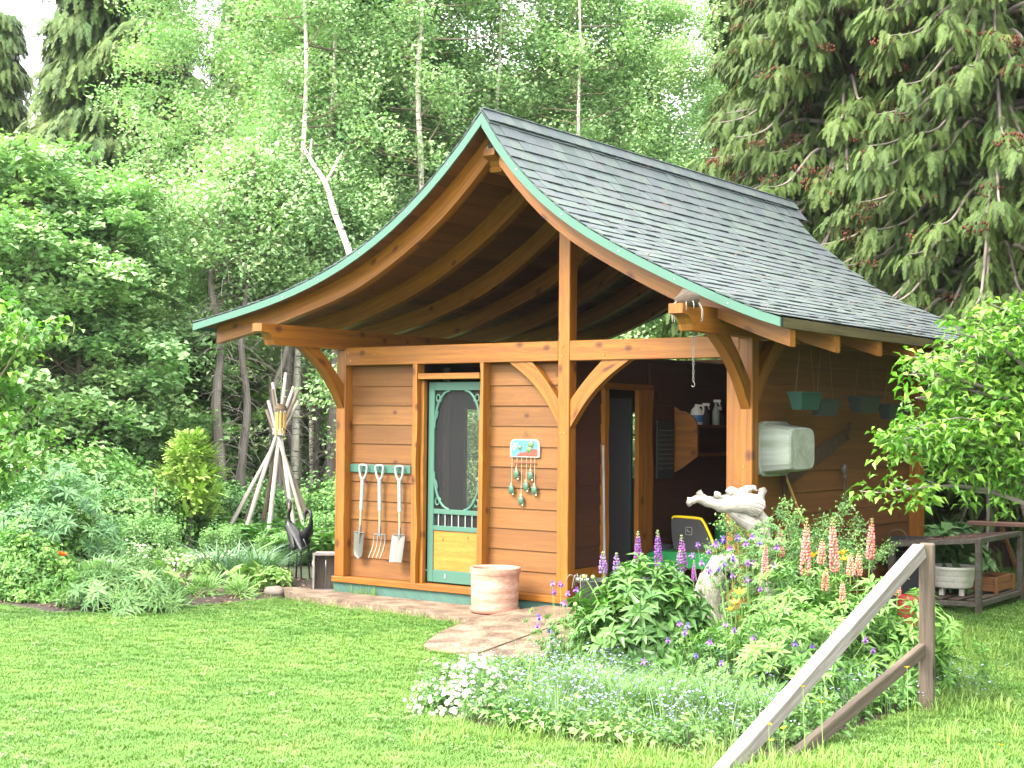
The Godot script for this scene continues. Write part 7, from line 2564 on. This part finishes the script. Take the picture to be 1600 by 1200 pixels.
func build_lawn() -> void:
	rng.seed = 4001
	var tuft := blade_clump(81, 16, 0.05, 0.036, 0.0054, 0.9)
	var patch := noise(91, 0.55, 3)
	var patch2 := noise(92, 2.2, 2)
	var where := []
	var cols := PackedColorArray()
	var k := 0
	while k < 60000:
		k += 1
		var d := 7.0 + 12.5 * pow(rng.randf(), 1.35)
		var a := rng.randf_range(-0.385, 0.40) * d
		var p := spot(a, d)
		var q := Vector2(p.x, p.z)
		if not Geometry2D.is_point_in_polygon(q, lawn_out) or Geometry2D.is_point_in_polygon(q, bed_out) or Geometry2D.is_point_in_polygon(q, soil_out):
			continue
		if p.x > -0.02 and p.x < 4.95 and p.z < 0.0 and p.z > -4.3:
			continue
		var walked := false
		for w in walk_outs:
			if Geometry2D.is_point_in_polygon(q, w):
				walked = true
		if walked:
			continue
		var n := patch.get_noise_2d(p.x, p.z)
		var n2 := patch2.get_noise_2d(p.x, p.z)
		var rough := 1.0
		if a > 2.9 or (a > 1.0 and d < 8.4):
			rough = 1.35
		var c := Color(0.082, 0.192, 0.031).lerp(Color(0.168, 0.293, 0.061), clampf(0.5 + n * 0.55 + n2 * 0.25, 0.0, 1.0))
		if n2 > 0.36:
			c = c.lerp(Color(0.24, 0.31, 0.10), 0.3)
		where.append(Transform3D(Basis(Vector3.UP, rng.randf() * TAU).scaled(Vector3(1.15, rng.randf_range(0.65, 1.2) * rough, 1.15)), p))
		cols.append(vary(c, 0.12))
	tag(scatter("lawn_grass", tuft, mats.grass, self, where, cols), "short mown grass blades of the lawn", "grass", "", "stuff")
	var clover := compound_leaf(83, 3, 0.022, 0.014, 0.013, 0.1)
	var cx := []
	var cc := PackedColorArray()
	for j in 5200:
		var d := 7.2 + 8.5 * pow(rng.randf(), 1.2)
		var a := rng.randf_range(-0.385, 0.40) * d
		var p := spot(a, d)
		var q := Vector2(p.x, p.z)
		if patch2.get_noise_2d(p.x * 0.6 + 40.0, p.z * 0.6) < 0.05 or not Geometry2D.is_point_in_polygon(q, lawn_out) or Geometry2D.is_point_in_polygon(q, bed_out) or Geometry2D.is_point_in_polygon(q, soil_out) or Geometry2D.is_point_in_polygon(q, walk_outs[1]) or Geometry2D.is_point_in_polygon(q, walk_outs[2]) or Geometry2D.is_point_in_polygon(q, walk_outs[0]) or (p.x > -0.02 and p.x < 4.95 and p.z < 0.0 and p.z > -4.3):
			continue
		cx.append(Transform3D(Basis(Vector3.UP, rng.randf() * TAU).scaled(Vector3.ONE * rng.randf_range(0.8, 1.9)), p))
		cc.append(vary(Color(0.10, 0.22, 0.05).lerp(Color(0.20, 0.33, 0.10), rng.randf()), 0.15))
	tag(scatter("lawn_clover", clover, mats.leaf, self, cx, cc), "clover patches mixed into the lawn", "clover", "", "stuff")
	# longer grass along the edges: fence, walk, wall and lower right corner
	var long := blade_clump(82, 9, 0.05, 0.135, 0.0055, 0.8)
	where = []
	cols = PackedColorArray()
	for e in [[2.1, 7.4, 0.9, 0.5, 260], [2.95, 9.6, 0.35, 0.35, 90], [1.2, 8.0, 0.8, 0.3, 160], [3.5, 12.8, 0.8, 1.2, 260], [3.2, 8.2, 0.7, 0.8, 120], [0.2, 8.6, 0.8, 0.25, 120], [3.0, 11.0, 0.3, 1.2, 160]]:
		for j in e[4]:
			where.append(Transform3D(Basis(Vector3.UP, rng.randf() * TAU).scaled(Vector3.ONE * rng.randf_range(0.5, 1.3)), spot(e[0] + rng.randf_range(-1, 1) * e[2], e[1] + rng.randf_range(-1, 1) * e[3])))
			cols.append(vary(Color(0.13, 0.27, 0.04).lerp(Color(0.28, 0.38, 0.10), rng.randf()), 0.12))
	for j in 150:
		var x := rng.randf_range(-0.4, 2.4)
		where.append(Transform3D(Basis(Vector3.UP, rng.randf() * TAU).scaled(Vector3.ONE * rng.randf_range(0.3, 0.8)), Vector3(x, -0.17, 0.60 + 0.1 * x * rng.randf() + rng.randf_range(0.0, 0.1))))
		cols.append(vary(Color(0.17, 0.29, 0.05), 0.15))
	for j in 14:
		var x := rng.randf_range(0.05, 0.75)
		where.append(Transform3D(Basis(Vector3.UP, rng.randf() * TAU).scaled(Vector3(0.7, rng.randf_range(0.8, 1.6), 0.7)), Vector3(x, -0.12, 0.04)))
		cols.append(vary(Color(0.19, 0.30, 0.07), 0.15))
	tag(scatter("long_grass", long, mats.grass, self, where, cols), "longer uncut grass along the bed, fence and walk", "grass", "", "stuff")
